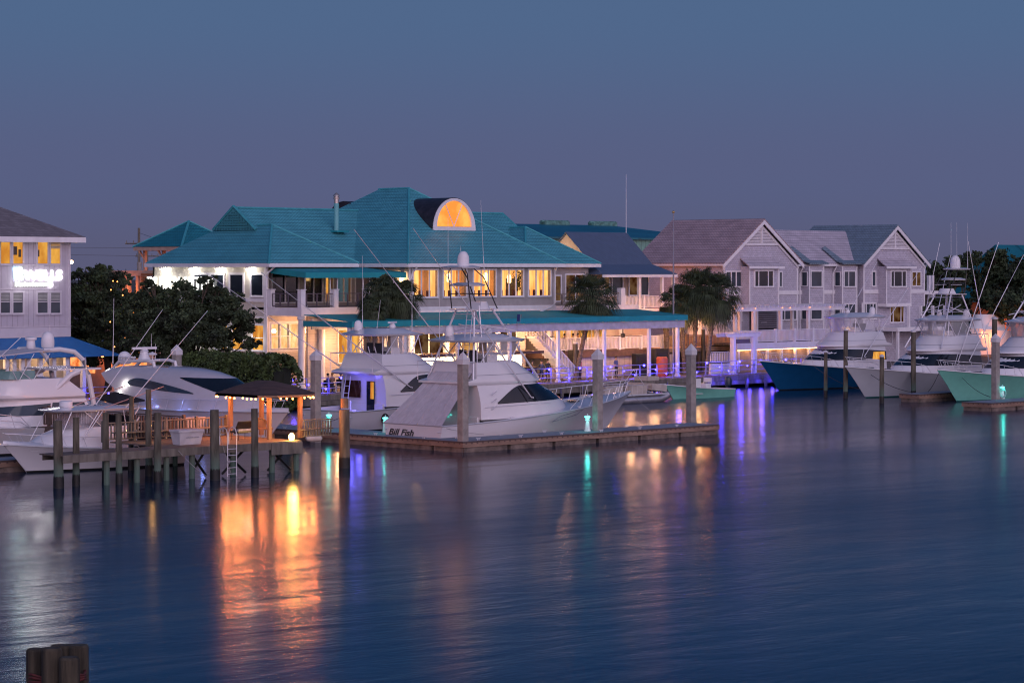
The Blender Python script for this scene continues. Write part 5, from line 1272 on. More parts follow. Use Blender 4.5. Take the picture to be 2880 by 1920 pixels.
for i in range(4): cleat(DX + .35, DY + 3.5 + i * 4, .6, rad(90), '', D2)
# right hand dock tip
r0 = P(2738, 1131, .6)
D3 = floatdock(r0[0], r0[0] + 16, r0[1] - 1.5, r0[1] + 1.0, 'short visible end of the floating dock beside the mint green boat', 0)
r1 = P(2560, 1108, .6); D4 = floatdock(r1[0], r1[0] + 20, r1[1] - .8, r1[1] + 1.0, 'dark floating finger dock between the grey and the mint green boats', 0)
l0 = P(-10, 1297, .5); D5 = floatdock(l0[0] - 4, P(66, 1290, .5)[0], l0[1] - .9, l0[1] + .9, 'dark floating dock end at the left edge beside the small fishing boat', 0)
# square piles with white caps
def sqpile(px, ptop, pcap, foot, z, lab, w=.46):
    x, y, _ = P(px, foot, z); zt = Z(ptop, x, y); zc = Z(pcap, x, y)
    T = thing('square_piling', lab, 'piling', (x, y, 0), group='square concrete pilings with white pyramid caps')
    m_ = MB(); m_.cbox((x, y, (zc - 1.2) / 2), (w, w, zc + 1.2), 0, .03); m_.build('shaft', CONC, T)
    m_ = MB(); h = w / 2 + .03; m_.box(x - h, x + h, y - h, y + h, zc - .12, zc + .14); m_.add([(x - h - .01, y - h - .01, zc + .141), (x + h + .01, y - h - .01, zc + .141), (x + h + .01, y + h + .01, zc + .141), (x - h - .01, y + h + .01, zc + .141), (x, y, zt)], [(0, 1, 4), (1, 2, 4), (2, 3, 4), (3, 0, 4), (3, 2, 1, 0)]); m_.build('cap', mat('white_plastic_cap', (.66, .64, .66), .45), T)
sqpile(1302, 988, 1018, 1240, .6, 'tall square piling with a white pyramid cap at the near corner of the finger dock')
sqpile(1681, 978, 1005, 1211, .6, 'square piling with white pyramid cap beside the power pedestal on the finger dock')
sqpile(1944, 965, 992, 1186, .6, 'square piling with white pyramid cap near the far end of the finger dock')
sqpile(888, 984, 1007, 1214, .6, 'square piling with white pyramid cap right of the gazebo roof')
sqpile(497, 968, 992, 1180, .6, 'square piling with white pyramid cap rising behind the sleek motor yacht')
sqpile(2800, 937, 957, 1122, .6, 'square piling with white pyramid cap on the dock by the mint green boat')
def rpile(px, ptop, foot, lab, z=0, r=.2, cap=None, m=PILEWOOD, grp='round timber pilings', d=None, wet=True):
    x, y, _ = P(px, foot, z) if d is None else PD(px, foot, d)
    zt = Z(ptop, x, y); T = thing('timber_piling', lab, 'piling', (x, y, 0), group=grp)
    rr = random.Random(int(px)); m_ = MB(); k_ = 7
    lean = rr.uniform(-.06, .06)
    m_.tube([(x + lean * i / k_, y, .5 + (zt - .5) * i / k_) for i in range(k_ + 1)], r * 1.06, 10, r2=r * .96); m_.build('shaft', m, T, smooth=True)
    m_ = MB(); m_.lathe((x, y, -1.3), [(r * 1.1, 0), (r * 1.12, 1.6), (r * 1.08, 1.85)], 10); m_.build('wet_base', WETDARK, T, smooth=True)
    if cap: m_ = MB(); m_.lathe((x + lean, y, zt - .04), [(r * 1.12, 0), (r * 1.12, .10), (.01, cap)], 12); m_.build('cap', MATS['white_plastic_cap'], T)
    return T
for px, pt, ft, lab, r_ in ((165, 1182, 1372, 'thick dark timber piling at the left end of the wooden walkway', .22), (214, 1173, 1366, 'timber piling with rope second from the left end of the walkway', .16), (297, 1160, 1352, 'timber piling behind the walkway before the small boat windscreen', .16),
                       (335, 1162, 1362, 'timber piling at the walkway front before the small boat hardtop end', .15), (418, 1152, 1338, 'timber piling behind the walkway beside the black cockpit cover', .15), (443, 1160, 1356, 'timber piling at the walkway front right of the black cockpit cover', .17),
                       (420, 1094, 1325, 'tall timber piling behind the small boat hardtop before the motor yacht', .15), (605, 1152, 1350, 'stout timber piling between the white dock box and the swim ladder', .22), (717, 1149, 1342, 'timber piling before the gazebo beside the cushioned chair', .17),
                       (368, 1115, 1322, 'short timber piling left of the motor yacht name', .13)):
    rpile(px, pt, ft, lab, r=r_)
T = rpile(969, 1152, 1315, 'lone thick weathered timber piling in open water before the cross dock', r=.27, m=mat('weathered_piling', (.17, .13, .09), .9, var=.45, scale=3, bump=.03, stretch=(1, 1, .2)))
x, y = T.location.x, T.location.y; m_ = MB(); m_.lathe((x, y, 3.0), [(.19, 0), (.19, Z(1120, x, y) - 3.0)], 10); m_.build('upper_section', mat('tan_piling_top', (.30, .17, .09), .85, var=.3), T, smooth=True)
for px, pt, ft, lab, r_, c in ((1619, 965, 1103, 'dark green round piling with small white cap before the teal canopy', .2, .22), (1979, 925, 1078, 'round piling with small white cap by the mint green skiff outboard', .17, .2), (2378, 928, 1120, 'tall round piling with white cap in front of the navy blue hull', .17, .2), (2322, 990, 1117, 'short round piling with white cap before the navy blue boat', .14, .2),
                          (2480, 1002, 1134, 'short round piling with white cap in front of the grey boat bow', .17, .2), (2569, 932, 1118, 'tall round piling with white cap between grey and mint green boats', .19, .2), (2799 - 2, 896, 1100, 'dark round piling behind the square capped piling', .22, .22), (2616, 890, 1085, 'round piling with white cap beside the porch of the shingled building', .17, .2)):
    rpile(px, pt, ft, lab, r=r_, cap=c, grp='round pilings with white caps')
# power pedestals
for px, ft, lab in ((1084, 1216, 'white lighthouse shaped power pedestal left of the covered transom, glowing teal'), (1652, 1212, 'white power pedestal with teal lamp beside the middle square piling'), (925, 1207, 'teal lit power pedestal with coiled hose left of the dark cockpit'), (2819, 1121, 'teal lit power pedestal with hose beside the right square piling')):
    x, y, z = P(px, ft, .6); T = thing('power_pedestal', lab, 'power pedestal', (x, y, .6), group='teal lit power pedestals')
    m_ = MB(); m_.lathe((x, y, .6), [(.20, 0), (.20, .06), (.17, .08), (.12, .58), (.16, .60), (.16, .66), (.13, .67), (.13, .80)], 8); m_.build('body', WHITE, T)
    m_ = MB(); m_.lathe((x, y, 1.40), [(.16, 0), (.16, .06)], 12); m_.build('lamp', TEALLED, T)
    m_ = MB(); m_.lathe((x, y, 1.462), [(.17, 0), (.12, .05), (.02, .08), (.02, .14)], 12); m_.build('cap', WHITE, T)
    plight('pedestal_light', (x - .3, y - .3, 1.38), TEAL, 9, .1, T)
    if px in (925, 2819):
        m_ = MB()
        for i in range(5): m_.tube([(x - .24 + i * .012, y - .2 + .30 * math.cos(a * .524) * (1 - i * .08), 1.02 + .34 * math.sin(a * .524) * (1 - i * .08)) for a in range(13)], .018, 4)
        m_.build('coiled_hose', mat('pale_hose', (.45, .6, .6), .5), T)
# fender on the dock edge
x, y, _ = P(885, 1226, .5); T = single('fender', MB().lathe((0, 0, 0), [(.04, -.48), (.17, -.38), (.2, -.2), (.2, .2), (.17, .38), (.04, .48)], 14), mat('white_fender', (.6, .55, .5), .5), 'white cylindrical fender hanging at the foot of the square piling', 'fender', (0, 0, 0), smooth=True)
T.location = (x - .4, y - .4, .42); T.rotation_euler = (rad(90), 0, rad(-45 + 90))
m_ = MB(); m_.ball((0, 0, 0), .24, 12, 8); x, y, _ = P(2618, 1113, .25); o = single('mooring_buoy', m_, mat('pink_red_buoy', (.6, .10, .14), .5), 'pink red round buoy floating by the dark finger dock', 'buoy', (0, 0, 0), smooth=True); o.location = (x - .3, y - .9, .2)
# foreground cluster of piles
T = thing('piling_cluster', 'bundle of dark pilings bound with rusty cable in the lower left corner', 'dolphin', (*PD(155, 1860, 56)[:2], 0))
for px, pt, dd_, r_ in ((100, 1822, 55.5, .22), (146, 1820, 55.0, .24), (190, 1812, 56.2, .22), (222, 1812, 56.0, .23), (195, 1846, 54.6, .24), (165, 1812, 56.8, .2)):
    c = PD(px, pt, dd_); m_ = MB(); m_.tube([(c[0], c[1], -1), (c[0], c[1], c[2] - .05)], r_, 14, r2=r_ * .94); m_.tube([(c[0], c[1], c[2] - .05), (c[0], c[1], c[2])], r_ * .94, 14, r2=r_ * .8); m_.build('pile', mat('dark_bundle_piling', (.055, .045, .03), .9, var=.5, scale=5, bump=.04, stretch=(1, 1, .15)), T, smooth=True)
m_ = MB(); c = PD(160, 1895, 55.6)
for i in range(3): m_.tube([(c[0] + .64 * math.cos(a * .524), c[1] + .64 * math.sin(a * .524), c[2] + .07 * i - .1 + .03 * math.sin(a * 2.1 + i)) for a in range(13)], .03, 5)
m_.build('rusty_cable', mat('rusty_cable', (.10, .022, .02), .8, var=.3), T)
# ================================================================ WOODEN WALKWAY + GAZEBO
gy = -40.2; gz = 1.5
WX0, WX1 = U(178, gy), U(846, gy)
T = thing('wooden_walkway', 'weathered wooden walkway and platform carrying the lit gazebo', 'dock', (WX0, gy, 0))
PX0 = U(520, gy)
m_ = MB(); m_.box(WX0, PX0, gy + .06, gy + 1.9, gz - .06, gz); m_.box(PX0 + .002, WX1, gy + .06, gy + 6.0, gz - .06, gz); m_.build('deck_boards', DECKWOOD, T)
m_ = MB(); m_.box(WX0, WX1, gy, gy + .057, gz - .36, gz + .01); m_.box(WX1, WX1 + .06, gy, gy + 6.0, gz - .30, gz + .01); m_.box(WX0 + .2, PX0, gy + 1.9, gy + 1.96, gz - .32, gz); m_.box(U(762, gy), WX1 + .062, gy - .06, gy - .003, gz - .62, gz - .05)
m_.build('stringer', WOOD, T)
for px in (300, 385, 468, 540, 655, 765, 833):
    for v_ in (gy + .25, gy + 2.6, gy + 5.6):
        if v_ > gy + 2 and px < 520: v_ = gy + 1.7
        x = U(px, v_); m_ = MB(); m_.tube([(x, v_, -1.2), (x, v_, gz - .07)], .14, 8); m_.build('support_piling', PILEWOOD, T)
m_ = MB(); x0, x1 = U(640, gy + 1), U(700, gy + 1)
for a, b_ in ((U(640, gy), U(702, gy)), (U(768, gy), U(828, gy)), (U(548, gy), U(590, gy))):
    m_.tube([(a, gy + .3, gz - .3), (b_, gy + .3, .1)], .07, 4); m_.tube([(b_, gy + .42, gz - .3), (a, gy + .42, .1)], .07, 4)
m_.build('cross_brace', WETDARK, T)
# bench-like railings around the platform
m_ = MB(); railing(m_, (U(770, gy + 3.2), gy + .9), (U(770, gy + 3.2) + 1.9, gy + .9), gz, .95, gap=.17, bw=.03, post=0); m_.cbox((U(770, gy + 3.2) + .95, gy + 1.0, gz + .45), (1.9, .4, .06)); m_.build('platform_railing', WOOD, T)
m_ = MB(); railing(m_, (PX0 - .5, gy + 5.9), (WX1, gy + 5.9), gz, .95, gap=.2, bw=.03, post=2); m_.cbox(((PX0 + WX1) / 2, gy + 5.6, gz + .45), (WX1 - PX0, .45, .06)); m_.build('back_railing', WOOD, T)
# pier with railing to the shore
T = thing('wooden_pier', 'railed wooden pier running past the motor yacht toward the shore', 'pier', (U(520, -30), gy + 6, 0)); qx = WX1 - 2.6
m_ = MB(); m_.box(qx, qx + 1.8, gy + 6.003, -.2, gz - .1, gz - .003); m_.build('deck_boards', DECKWOOD, T)
m_ = MB(); m_.box(qx - .06, qx - .003, gy + 6.01, -.2, gz - .35, gz + .01); railing(m_, (qx + .05, gy + 6.1), (qx + .05, -1), gz, 1.05, gap=.22, bw=.04, post=2.4, pw=.07); m_.build('railing', mat('brown_pier_rail', (.12, .08, .065), .85, var=.25), T)
for i in range(13): m_ = MB(); m_.tube([(qx + .2, gy + 7 + i * 2.6, -1.2), (qx + .2, gy + 7 + i * 2.6, gz - .1)], .13, 7); m_.build('support_piling', PILEWOOD, T)
# gazebo
g0 = P(757, 1236, gz); gx, gyy = g0[0], g0[1]; gw_, gl = 2.0, 3.05
T = thing('gazebo', 'small dock gazebo with dark shingled hip roof strung with orange bulbs', 'gazebo', (gx, gyy, gz))
ge = Z(1112, gx, gyy)
WARMWOOD = mat('tan_gazebo_post', (.23, .145, .095), .75, var=.2, stretch=(1, 1, .3))
for a in (0, gw_):
    for b_ in (0, gl): m_ = MB(); m_.box(gx + a - .09, gx + a + .09, gyy + b_ - .09, gyy + b_ + .09, gz, ge + .02); m_.build('post', WARMWOOD, T)
ov = .85; A1, A2, B1, B2 = gx - ov, gx + gw_ + ov, gyy - ov, gyy + gl + ov; cc = .7
oct_ = [(A1 + cc, B1), (A2 - cc, B1), (A2, B1 + cc), (A2, B2 - cc), (A2 - cc, B2), (A1 + cc, B2), (A1, B2 - cc), (A1, B1 + cc)]
mx_, my_ = (A1 + A2) / 2, (B1 + B2) / 2; zt_ = Z(1070, mx_, my_)
m_ = MB()
tp = [(mx_ + (a - mx_) * .10, my_ + (b_ - my_) * .22, zt_) for a, b_ in oct_]
mid = [(mx_ + (a - mx_) * .55, my_ + (b_ - my_) * .60, ge + (zt_ - ge) * .62) for a, b_ in oct_]
lo = [(a, b_, ge + .05) for a, b_ in oct_]
for i in range(8): j = (i + 1) % 8; m_.poly(lo[i], lo[j], mid[j], mid[i]); m_.poly(mid[i], mid[j], tp[j], tp[i])
m_.poly(*tp); m_.poly(*[(a, b_, c - .02) for a, b_, c in lo][::-1])
m_.build('roof', mat('dark_brown_shingles', (.085, .05, .045), .9, pattern='shingle', pscale=.12, pdepth=.01, var=.3), T)
m_ = MB()
for i in range(8): j = (i + 1) % 8; m_.prism([(lo[i][0], lo[i][1], ge - .08), (lo[j][0], lo[j][1], ge - .08), (lo[j][0], lo[j][1], ge + .03), (lo[i][0], lo[i][1], ge + .03)], (0, .03, 0))
m_.build('fascia', WARMWOOD, T)
ring = []
for i in range(8):
    a, b_ = oct_[i], oct_[(i + 1) % 8]; L_ = math.hypot(a[0] - b_[0], a[1] - b_[1]); k_ = max(1, int(L_ / .33))
    for j in range(k_): ring.append((a[0] + (b_[0] - a[0]) * (j + .5) / k_, a[1] + (b_[1] - a[1]) * (j + .5) / k_, ge - .14))
rr = random.Random(8)
for i, c in enumerate(ring):
    if rr.random() < .78: m_ = MB(); m_.ball((c[0], c[1], c[2] + rr.uniform(-.03, .02)), .05, 6, 4); m_.build('bulb', BULBORANGE, T)
    if i % 2 == 0: plight('bulb_light', (c[0], c[1], c[2] - .12), (1.0, .27, .07), 54, .06, T)
# dock flood lamps
for px, py, lab, wt_ in ((820, 1232, 'brilliant yellow lamp on the right end of the wooden platform', 80), (418, 1200, 'brilliant yellow lamp beside the white dock boxes', 12)):
    v_ = gy + .3 if px > 800 else gy + 4.6; x = U(px, v_); z = Z(py - 4, x, v_)
    T = thing('dock_lamp', lab, 'lamp', (x, v_, gz), group='yellow dock lamps'); m_ = MB(); m_.lathe((x, v_, gz), [(.05, 0), (.04, z - gz - .1), (.08, z - gz - .08)], 8); m_.build('stem', PILEWOOD, T)
    m_ = MB(); m_.ball((x, v_, z), .14, 10, 6, sz=1.3); m_.build('bulb', emis('yellow_lamp_%d' % (px > 800), (1.0, .55, .11), 90 if px > 800 else 6), T); plight('lamp_light', (x, v_ - .3, z + .05), (1.0, .50, .13), wt_, .12, T)
# dock boxes
def dockbox(px, ft, w, d, h, lab, writing=None, back=0):
    x, y, _ = P(px, ft, gz + .0); T = thing('dock_box', lab, 'storage box', (x, y, gz), group='white dock boxes')
    m_ = MB(); a = .1
    m_.add([(x + a, y + a, gz), (x + w - a, y + a, gz), (x + w - a, y + d - a, gz), (x + a, y + d - a, gz), (x, y, gz + h), (x + w, y, gz + h), (x + w, y + d, gz + h), (x, y + d, gz + h)], [(0, 3, 2, 1), (4, 5, 6, 7), (0, 1, 5, 4), (1, 2, 6, 5), (2, 3, 7, 6), (3, 0, 4, 7)]); m_.build('box_body', mat('white_fibreglass', (.58, .56, .60), .4), T)
    m_ = MB(); m_.cbox((x + w / 2, y + d / 2, gz + h + .05), (w + .1, d + .1, .10), 0, .05); m_.build('lid', MATS['white_fibreglass'], T)
    if writing: text_mesh(writing, .14, 'lettering', mat('grey_lettering', (.2, .2, .25), .5), (x + w * .30, y + .035, gz + h * .52), (1, 0, 0), (0, .15, 1), T, extrude=.003, bold=.004)
dockbox(505, 1252, 1.45, .75, .62, 'white tapered dock box with small grey lettering at the walkway edge', 'HAWKGEAR')
dockbox(500, 1222, 1.75, .8, .75, 'larger white dock box behind the lettered box')
# swim ladder
x = U(640, gy - .1); T = thing('swim_ladder', 'steel swim ladder hooped over the platform edge', 'ladder', (x, gy, gz))
for s_ in (0, .55): m_ = MB(); m_.tube([(x + s_, gy + .5, gz), (x + s_, gy + .5, gz + .55), (x + s_, gy + .4, gz + .78), (x + s_, gy + .2, gz + .86), (x + s_, gy - .02, gz + .75), (x + s_, gy - .1, gz + .5), (x + s_, gy - .1, -.1)], .025, 6); m_.build('rail', STEEL, T)
for i in range(5): m_ = MB(); m_.tube([(x, gy - .1, .12 + i * .3), (x + .55, gy - .1, .12 + i * .3)], .02, 5); m_.build('rung', STEEL, T)
# cushioned chair with checked cushions
x, y = U(690, gy + 2.2), gy + 2.2; T = thing('metal_lounge_chair', 'black metal lounge chair with checked cushion in front of the gazebo', 'chair', (x, y, gz))
m_ = MB(); m_.slab([(x - .45, y + .35, gz + .35), (x + .45, y + .35, gz + .35), (x + .5, y - .1, gz + .95), (x - .55, y - .1, gz + .95)], .03); m_.build('backrest', BLACKPIPE, T)
m_ = MB(); m_.cbox((x, y + .3, gz + .42), (.95, .6, .08)); m_.build('seat', BLACKPIPE, T); m_ = MB(); m_.cbox((x, y + .3, gz + .5), (.85, .5, .1), 0, .05); m_.build('cushion', mat('checked_cushion', (.4, .4, .42), .8, pattern='batten', pscale=.1, var=.5), T)
for sx in (-1, 1):
    for sy in (0, .55): m_ = MB(); m_.tube([(x + sx * .42, y + sy, gz), (x + sx * .42, y + sy, gz + .4)], .02, 4); m_.build('leg', BLACKPIPE, T)
x, y = U(735, gy + 3.5), gy + 3.5; T = thing('wooden_armchair', 'round backed tan armchair under the gazebo', 'chair', (x, y, gz))
m_ = MB(); m_.tube([(x + .45 * math.cos(a * .35 + .3), y + .1, gz + .5 + .45 * math.sin(a * .35 + .3)) for a in range(9)], .05, 6); m_.slab([(x - .42, y + .12, gz + .5), (x + .42, y + .12, gz + .5), (x + .3, y + .1, gz + .9), (x - .3, y + .1, gz + .9)], .05); m_.build('backrest', WARMWOOD, T)
m_ = MB(); m_.cbox((x, y - .15, gz + .42), (.8, .6, .08)); m_.build('seat', WARMWOOD, T)
for sx in (-1, 1):
    for sy in (-.4, .1): m_ = MB(); m_.tube([(x + sx * .35, y + sy, gz), (x + sx * .35, y + sy, gz + .42)], .03, 4); m_.build('leg', WARMWOOD, T)
# ================================================================ BOATS
class Shell:
    """loft of plan outlines; levels (z, xa, xf, w, straight, p). x runs forward, y to the side."""
    def __init__(s, levels): s.L = levels
    def at(s, z):
        L = s.L
        if z <= L[0][0]: return L[0]
        for a, b_ in zip(L, L[1:]):
            if z <= b_[0]: f = (z - a[0]) / (b_[0] - a[0]); return tuple(a[i] + (b_[i] - a[i]) * f for i in range(6))
        return L[-1]
    @staticmethod
    def ring(lv, q):
        z, xa, xf, w, st, p = lv; xm = xa + (xf - xa) * st
        if q < .5: return (xa + (xm - xa) * q * 2, w)
        th = (q - .5) * math.pi
        return (xm + (xf - xm) * math.sin(th) ** (2 / p), w * max(0, math.cos(th)) ** (2 / p))
    def pt(s, q, z, side=1, off=0.0):
        lv = s.at(z); x, y = s.ring(lv, q)
        if off:
            x2, y2 = s.ring(lv, min(1, q + .02)); x1, y1 = s.ring(lv, max(0, q - .02)); dx, dy = x2 - x1, y2 - y1; l_ = math.hypot(dx, dy) or 1
            x += -dy / l_ * off; y += dx / l_ * off
        return (x, y * side, z)
    def mesh(s, mb, n=16, cap=True, bottom=True):
        qs = [i / n for i in range(n + 1)]; vs = []; m = 2 * n + 1
        for lv in s.L:
            pts = [s.ring(lv, q) for q in qs]
            vs += [(x, y, lv[0]) for x, y in pts] + [(x, -y, lv[0]) for x, y in pts[-2::-1]]
        fs = []
        for i in range(len(s.L) - 1):
            for j in range(m): a, b_ = i * m + j, i * m + (j + 1) % m; fs.append((a, a + m, b_ + m, b_))
        if cap: fs.append(tuple((len(s.L) - 1) * m + j for j in range(m))[::-1])
        if bottom: fs.append(tuple(range(m)))
        return mb.add(vs, fs)
    def strip(s, mb, q0, q1, zlo, zhi, side=1, off=.02, n=18):
        vs = []
        for i in range(n + 1):
            f = i / n; q = q0 + (q1 - q0) * f; a, b_ = zlo(f), zhi(f); vs += [s.pt(q, a, side, off), s.pt(q, (a + b_) / 2, side, off), s.pt(q, b_, side, off)]
        fs = []
        for i in range(n):
            for j in range(2): a = i * 3 + j; f_ = (a, a + 3, a + 4, a + 1); fs.append(f_ if side < 0 else f_[::-1])
        return mb.add(vs, fs)
def hull(mb, L, B, zs0, zs1, Lw=.86, dip=1.6, n=26, stripe=True, tc=.92, flare=1.0, mid=.55):
    sh = lambda t: zs0 + (zs1 - zs0) * t ** dip
    bs = lambda t: B / 2 * tc ** (1 - min(1, t * 3)) * (1 - max(0, (t - .38) / .62) ** 2.6)
    bw = lambda t: B / 2 * .90 * tc * (1 - max(0, (t - .22) / .78) ** 1.75)
    vs = []; rows = 6
    for i in range(n + 1):
        t = i / n; xs, xw = L * t, L * Lw * t if t > .0 else 0
        z = sh(t); b1, b0 = max(.02, bs(t)), max(.015, bw(t)); 
        P_ = [(xw, .0 if i < n else 0, -.45), (xw, b0 * .97, -.02), (xw + (xs - xw) * .05, b0, .10)]
        for f in (.5, .82, 1.0):
            e = f ** (1.0 + flare * max(0, t - .3)); P_.append((xw + (xs - xw) * f, b0 + (b1 - b0) * e, .10 + (z - .10) * f))
        vs += P_
        vs += [(x, -y, zz_) for x, y, zz_ in P_]
    fs, ms = [], []
    W = 12
    for i in range(n):
        for j in range(5):
            a = i * W + j; fs.append((a, a + 1, a + 1 + W, a + W)); ms.append(1 if j < 2 else 0)
            a = i * W + 6 + j; fs.append((a, a + W, a + W + 1, a + 1)); ms.append(1 if j < 2 else 0)
    fs.append((0, 6 + 1, 6 + 2, 6 + 3, 6 + 4, 6 + 5, 5, 4, 3, 2, 1)); ms.append(0)
    fs.append(tuple(n * W + j for j in (1, 2, 3, 4, 5, 11, 10, 9, 8, 7))); ms.append(0)
    o = len(mb.v); mb.v += vs; mb.f += [tuple(a + o for a in f) for f in fs]; mb.m += ms
    return sh, bs
def deckstrip(mb, L, sh, bs, t0, t1, camber=.10, n=20, inset=.0):
    vs = []
    for i in range(n + 1):
        t = t0 + (t1 - t0) * i / n; b_ = max(.01, bs(t) - inset); x = L * t; z = sh(t) - .01
        vs += [(x, b_, z), (x, b_ * .5, z + camber * .8), (x, 0, z + camber), (x, -b_ * .5, z + camber * .8), (x, -b_, z)]
    mb.add(vs, [(i * 5 + j, i * 5 + j + 1, i * 5 + j + 6, i * 5 + j + 5)[::1] for i in range(n) for j in range(4)])
def local(name, label, cat, loc, rz, group=None):
    o = thing(name, label, cat, loc, rz, group, absolute=False); return o
def bowrail(T, L, sh, bs, t0, t1, h=.75, rows=1, posts=7, m=STEEL, inset=.12):
    for side in (1, -1):
        for rw in range(rows):
            hh = h * (1 - rw * .45); m_ = MB(); pts = [(L * t0 - .5, side * (bs(t0) - inset), sh(t0) + .02)]
            for i in range(13):
                t = t0 + (t1 - t0) * i / 12; pts.append((L * t + .15, side * max(.10, bs(t) - inset + .05), sh(t) + hh * min(1, .75 + i / 12)))
            m_.tube(pts, .022, 5); m_.build('bow_rail', m, T)
        for i in range(posts):
            t = t0 + (t1 - t0) * (i + .6) / posts; m_ = MB(); b_ = max(.10, bs(t) - inset); m_.tube([(L * t - .18, side * b_, sh(t)), (L * t + .12, side * (b_ + .05), sh(t) + h * .96)], .018, 4); m_.build('stanchion', m, T)
def outrigger(T, x, side, z, dx, dz, out, r=.042):
    m_ = MB(); a = Vector((x, side * 2.05, z)); e = a + Vector((dx, side * out, dz))
    m_.tube([a, a.lerp(e, .35)], r, 5); m_.tube([a.lerp(e, .35), a.lerp(e, .7)], r * .75, 5); m_.tube([a.lerp(e, .7), e], r * .5, 4)
    for f in (.3, .5, .7):
        c = a.lerp(e, f); m_.tube([c + Vector((0, 0, -.16)), c + Vector((0, 0, .16))], .01, 3)
    m_.tube([a, a + Vector((0, side * .2, -.02))], .05, 5)
    m_.build('outrigger', STEEL, T, smooth=True)
def dome(T, x, y, z, r=.33, h=.75):
    m_ = MB(); m_.lathe((x, y, z), [(r * .7, -.16), (r * .95, -.12), (r, 0), (r, h * .35), (r * .92, h * .62), (r * .68, h * .84), (r * .35, h * .97), (.01, h)], 16); m_.build('satellite_dome', WHITE, T, smooth=True)
def radar(T, x, y, z, ang=.5):
    m_ = MB(); m_.lathe((x, y, z), [(.16, 0), (.22, .05), (.18, .22), (.10, .30)], 12); m_.cbox((x, y, z + .36), (1.35, .16, .10), ang, .02); m_.build('radar', WHITE, T)
def whip(T, x, y, z, h, lean=0.0, r=.014):
    m_ = MB(); m_.tube([(x, y, z), (x + lean * .3, y, z + h * .25)], r * 1.6, 5); m_.tube([(x + lean * .3, y, z + h * .25), (x + lean, y, z + h)], r, 4, r2=r * .6); m_.build('antenna', WHITE, T)
def sportfisher(label, loc, rz, L=18.2, B=5.2, hm=GEL, bottom=WETDARK, zs=(1.25, 2.45), hs=1.0, tower=None, cover=False, curtain=True, rods=True, lit=None, hardtop=True, name='sport_fishing_boat', win='tear', riggers=((6.2, -9.5, 9.6, .5),), full=True, seed=0, cat='boat', whips=(), enclosure_z=1.0, letters=None, bowr=True, dr=.34):
    T = local(name, label, cat, loc, rz, 'sport fishing boats'); s = L / 18.2
    m_ = MB(); sh, bs = hull(m_, L, B, *zs); m_.build('hull', [hm, bottom], T, smooth=True)
    m_ = MB()
    for side in (1, -1): m_.tube([(L * i / 24, side * bs(i / 24), sh(i / 24)) for i in range(25)], .045, 5)
    m_.tube([(0, bs(0), sh(0)), (0, -bs(0), sh(0))], .045, 5); m_.build('rub_rail', GEL if hm != GEL else GELGREY, T)
    m_ = MB(); deckstrip(m_, L, sh, bs, .19, 1.0); m_.build('foredeck', GEL, T, smooth=True)
    m_ = MB(); c0, c1 = .18 * L, 0.0        # cockpit: coaming, sole, inner walls
    for side in (1, -1):
        m_.slab([(c1, side * bs(0), sh(0) + .015), (c0, side * bs(.18), sh(.18) + .015), (c0, side * (bs(.18) - .28), sh(.18) + .015), (c1, side * (bs(0) - .28), sh(0) + .015)], .04)
        m_.poly((.25, side * (bs(0) - .28), sh(0)), (c0, side * (bs(.18) - .28), sh(.18)), (c0, side * (bs(.18) - .28), .55), (.25, side * (bs(0) - .28), .55))
    m_.slab([(0, -bs(0), sh(0) + .017), (.28, -bs(0) + .02, sh(0) + .017), (.28, bs(0) - .02, sh(0) + .017), (0, bs(0), sh(0) + .017)], .04)
    m_.box(.25, .28, -bs(0) + .3, bs(0) - .3, .55, sh(0) - .03); m_.box(.26, c0, -bs(0) + .3, bs(0) - .3, .50, .55); m_.build('cockpit', GEL, T)
    dk = 1.5
    zt = 3.45 * hs
    H = Shell([(1.45, 3.3 * s, 12.4 * s, 2.14, .48, 1.9), (2.2, 3.3 * s, 11.8 * s, 2.10, .48, 1.9), (2.45, 3.3 * s, 11.4 * s, 2.08, .48, 1.9), (2.95, 3.25 * s, 10.4 * s, 2.0, .5, 2.0), (zt, 3.2 * s, 9.0 * s, 1.88, .55, 2.2)])
    m_ = MB(); H.mesh(m_, 18); o = m_.build('deckhouse', GEL, T, smooth=True)
    m_ = MB()
    for side in (1, -1):
        if win == 'tear':
            H.strip(m_, .17, 1.0, lambda f: 2.30 + .10 * f, lambda f: 2.36 + .98 * math.sin(min(1, (f + .01) * 2.0) * math.pi / 2), side, .02, 30)
        else:
            H.strip(m_, .0 if win == 'full' else .12, 1.0, lambda f: 2.30 + .12 * f, lambda f: 3.02 + .25 * math.sin(f * math.pi * .6), side, .02, 26)
    m_.build('windows', GLASS, T, smooth=True)
    m_ = MB(); m_.box(3.15 * s, 3.19 * s, .15, 1.7, 1.95, 3.0); m_.build('aft_window', mat('brown_tinted_glass', (.05, .02, .012), .08, ior=1.5, var=.4) if lit else GLASS, T)
    m_ = MB(); m_.box(3.15 * s, 3.19 * s, -1.15, -.45, .8, 3.0); m_.build('salon_door', GLASS, T)
    if lit: m_ = MB(); m_.box(3.12 * s, 3.145 * s, -1.12, -.85, 1.9, 2.95); m_.build('lit_salon', AMBERROOM, T)
    m_ = MB(); m_.tube([(2.2 * s, .55, .6), (2.9 * s, .75, zt)], .03, 5); m_.tube([(2.2 * s, 1.05, .6), (2.9 * s, 1.2, zt)], .03, 5)
    for i in range(6): f = (i + .7) / 6.5; m_.tube([((2.2 + .7 * f) * s, .55 + .2 * f, .6 + (zt - .6) * f), ((2.2 + .7 * f) * s, 1.05 + .15 * f, .6 + (zt - .6) * f)], .022, 4)
    m_.build('bridge_ladder', STEEL, T)
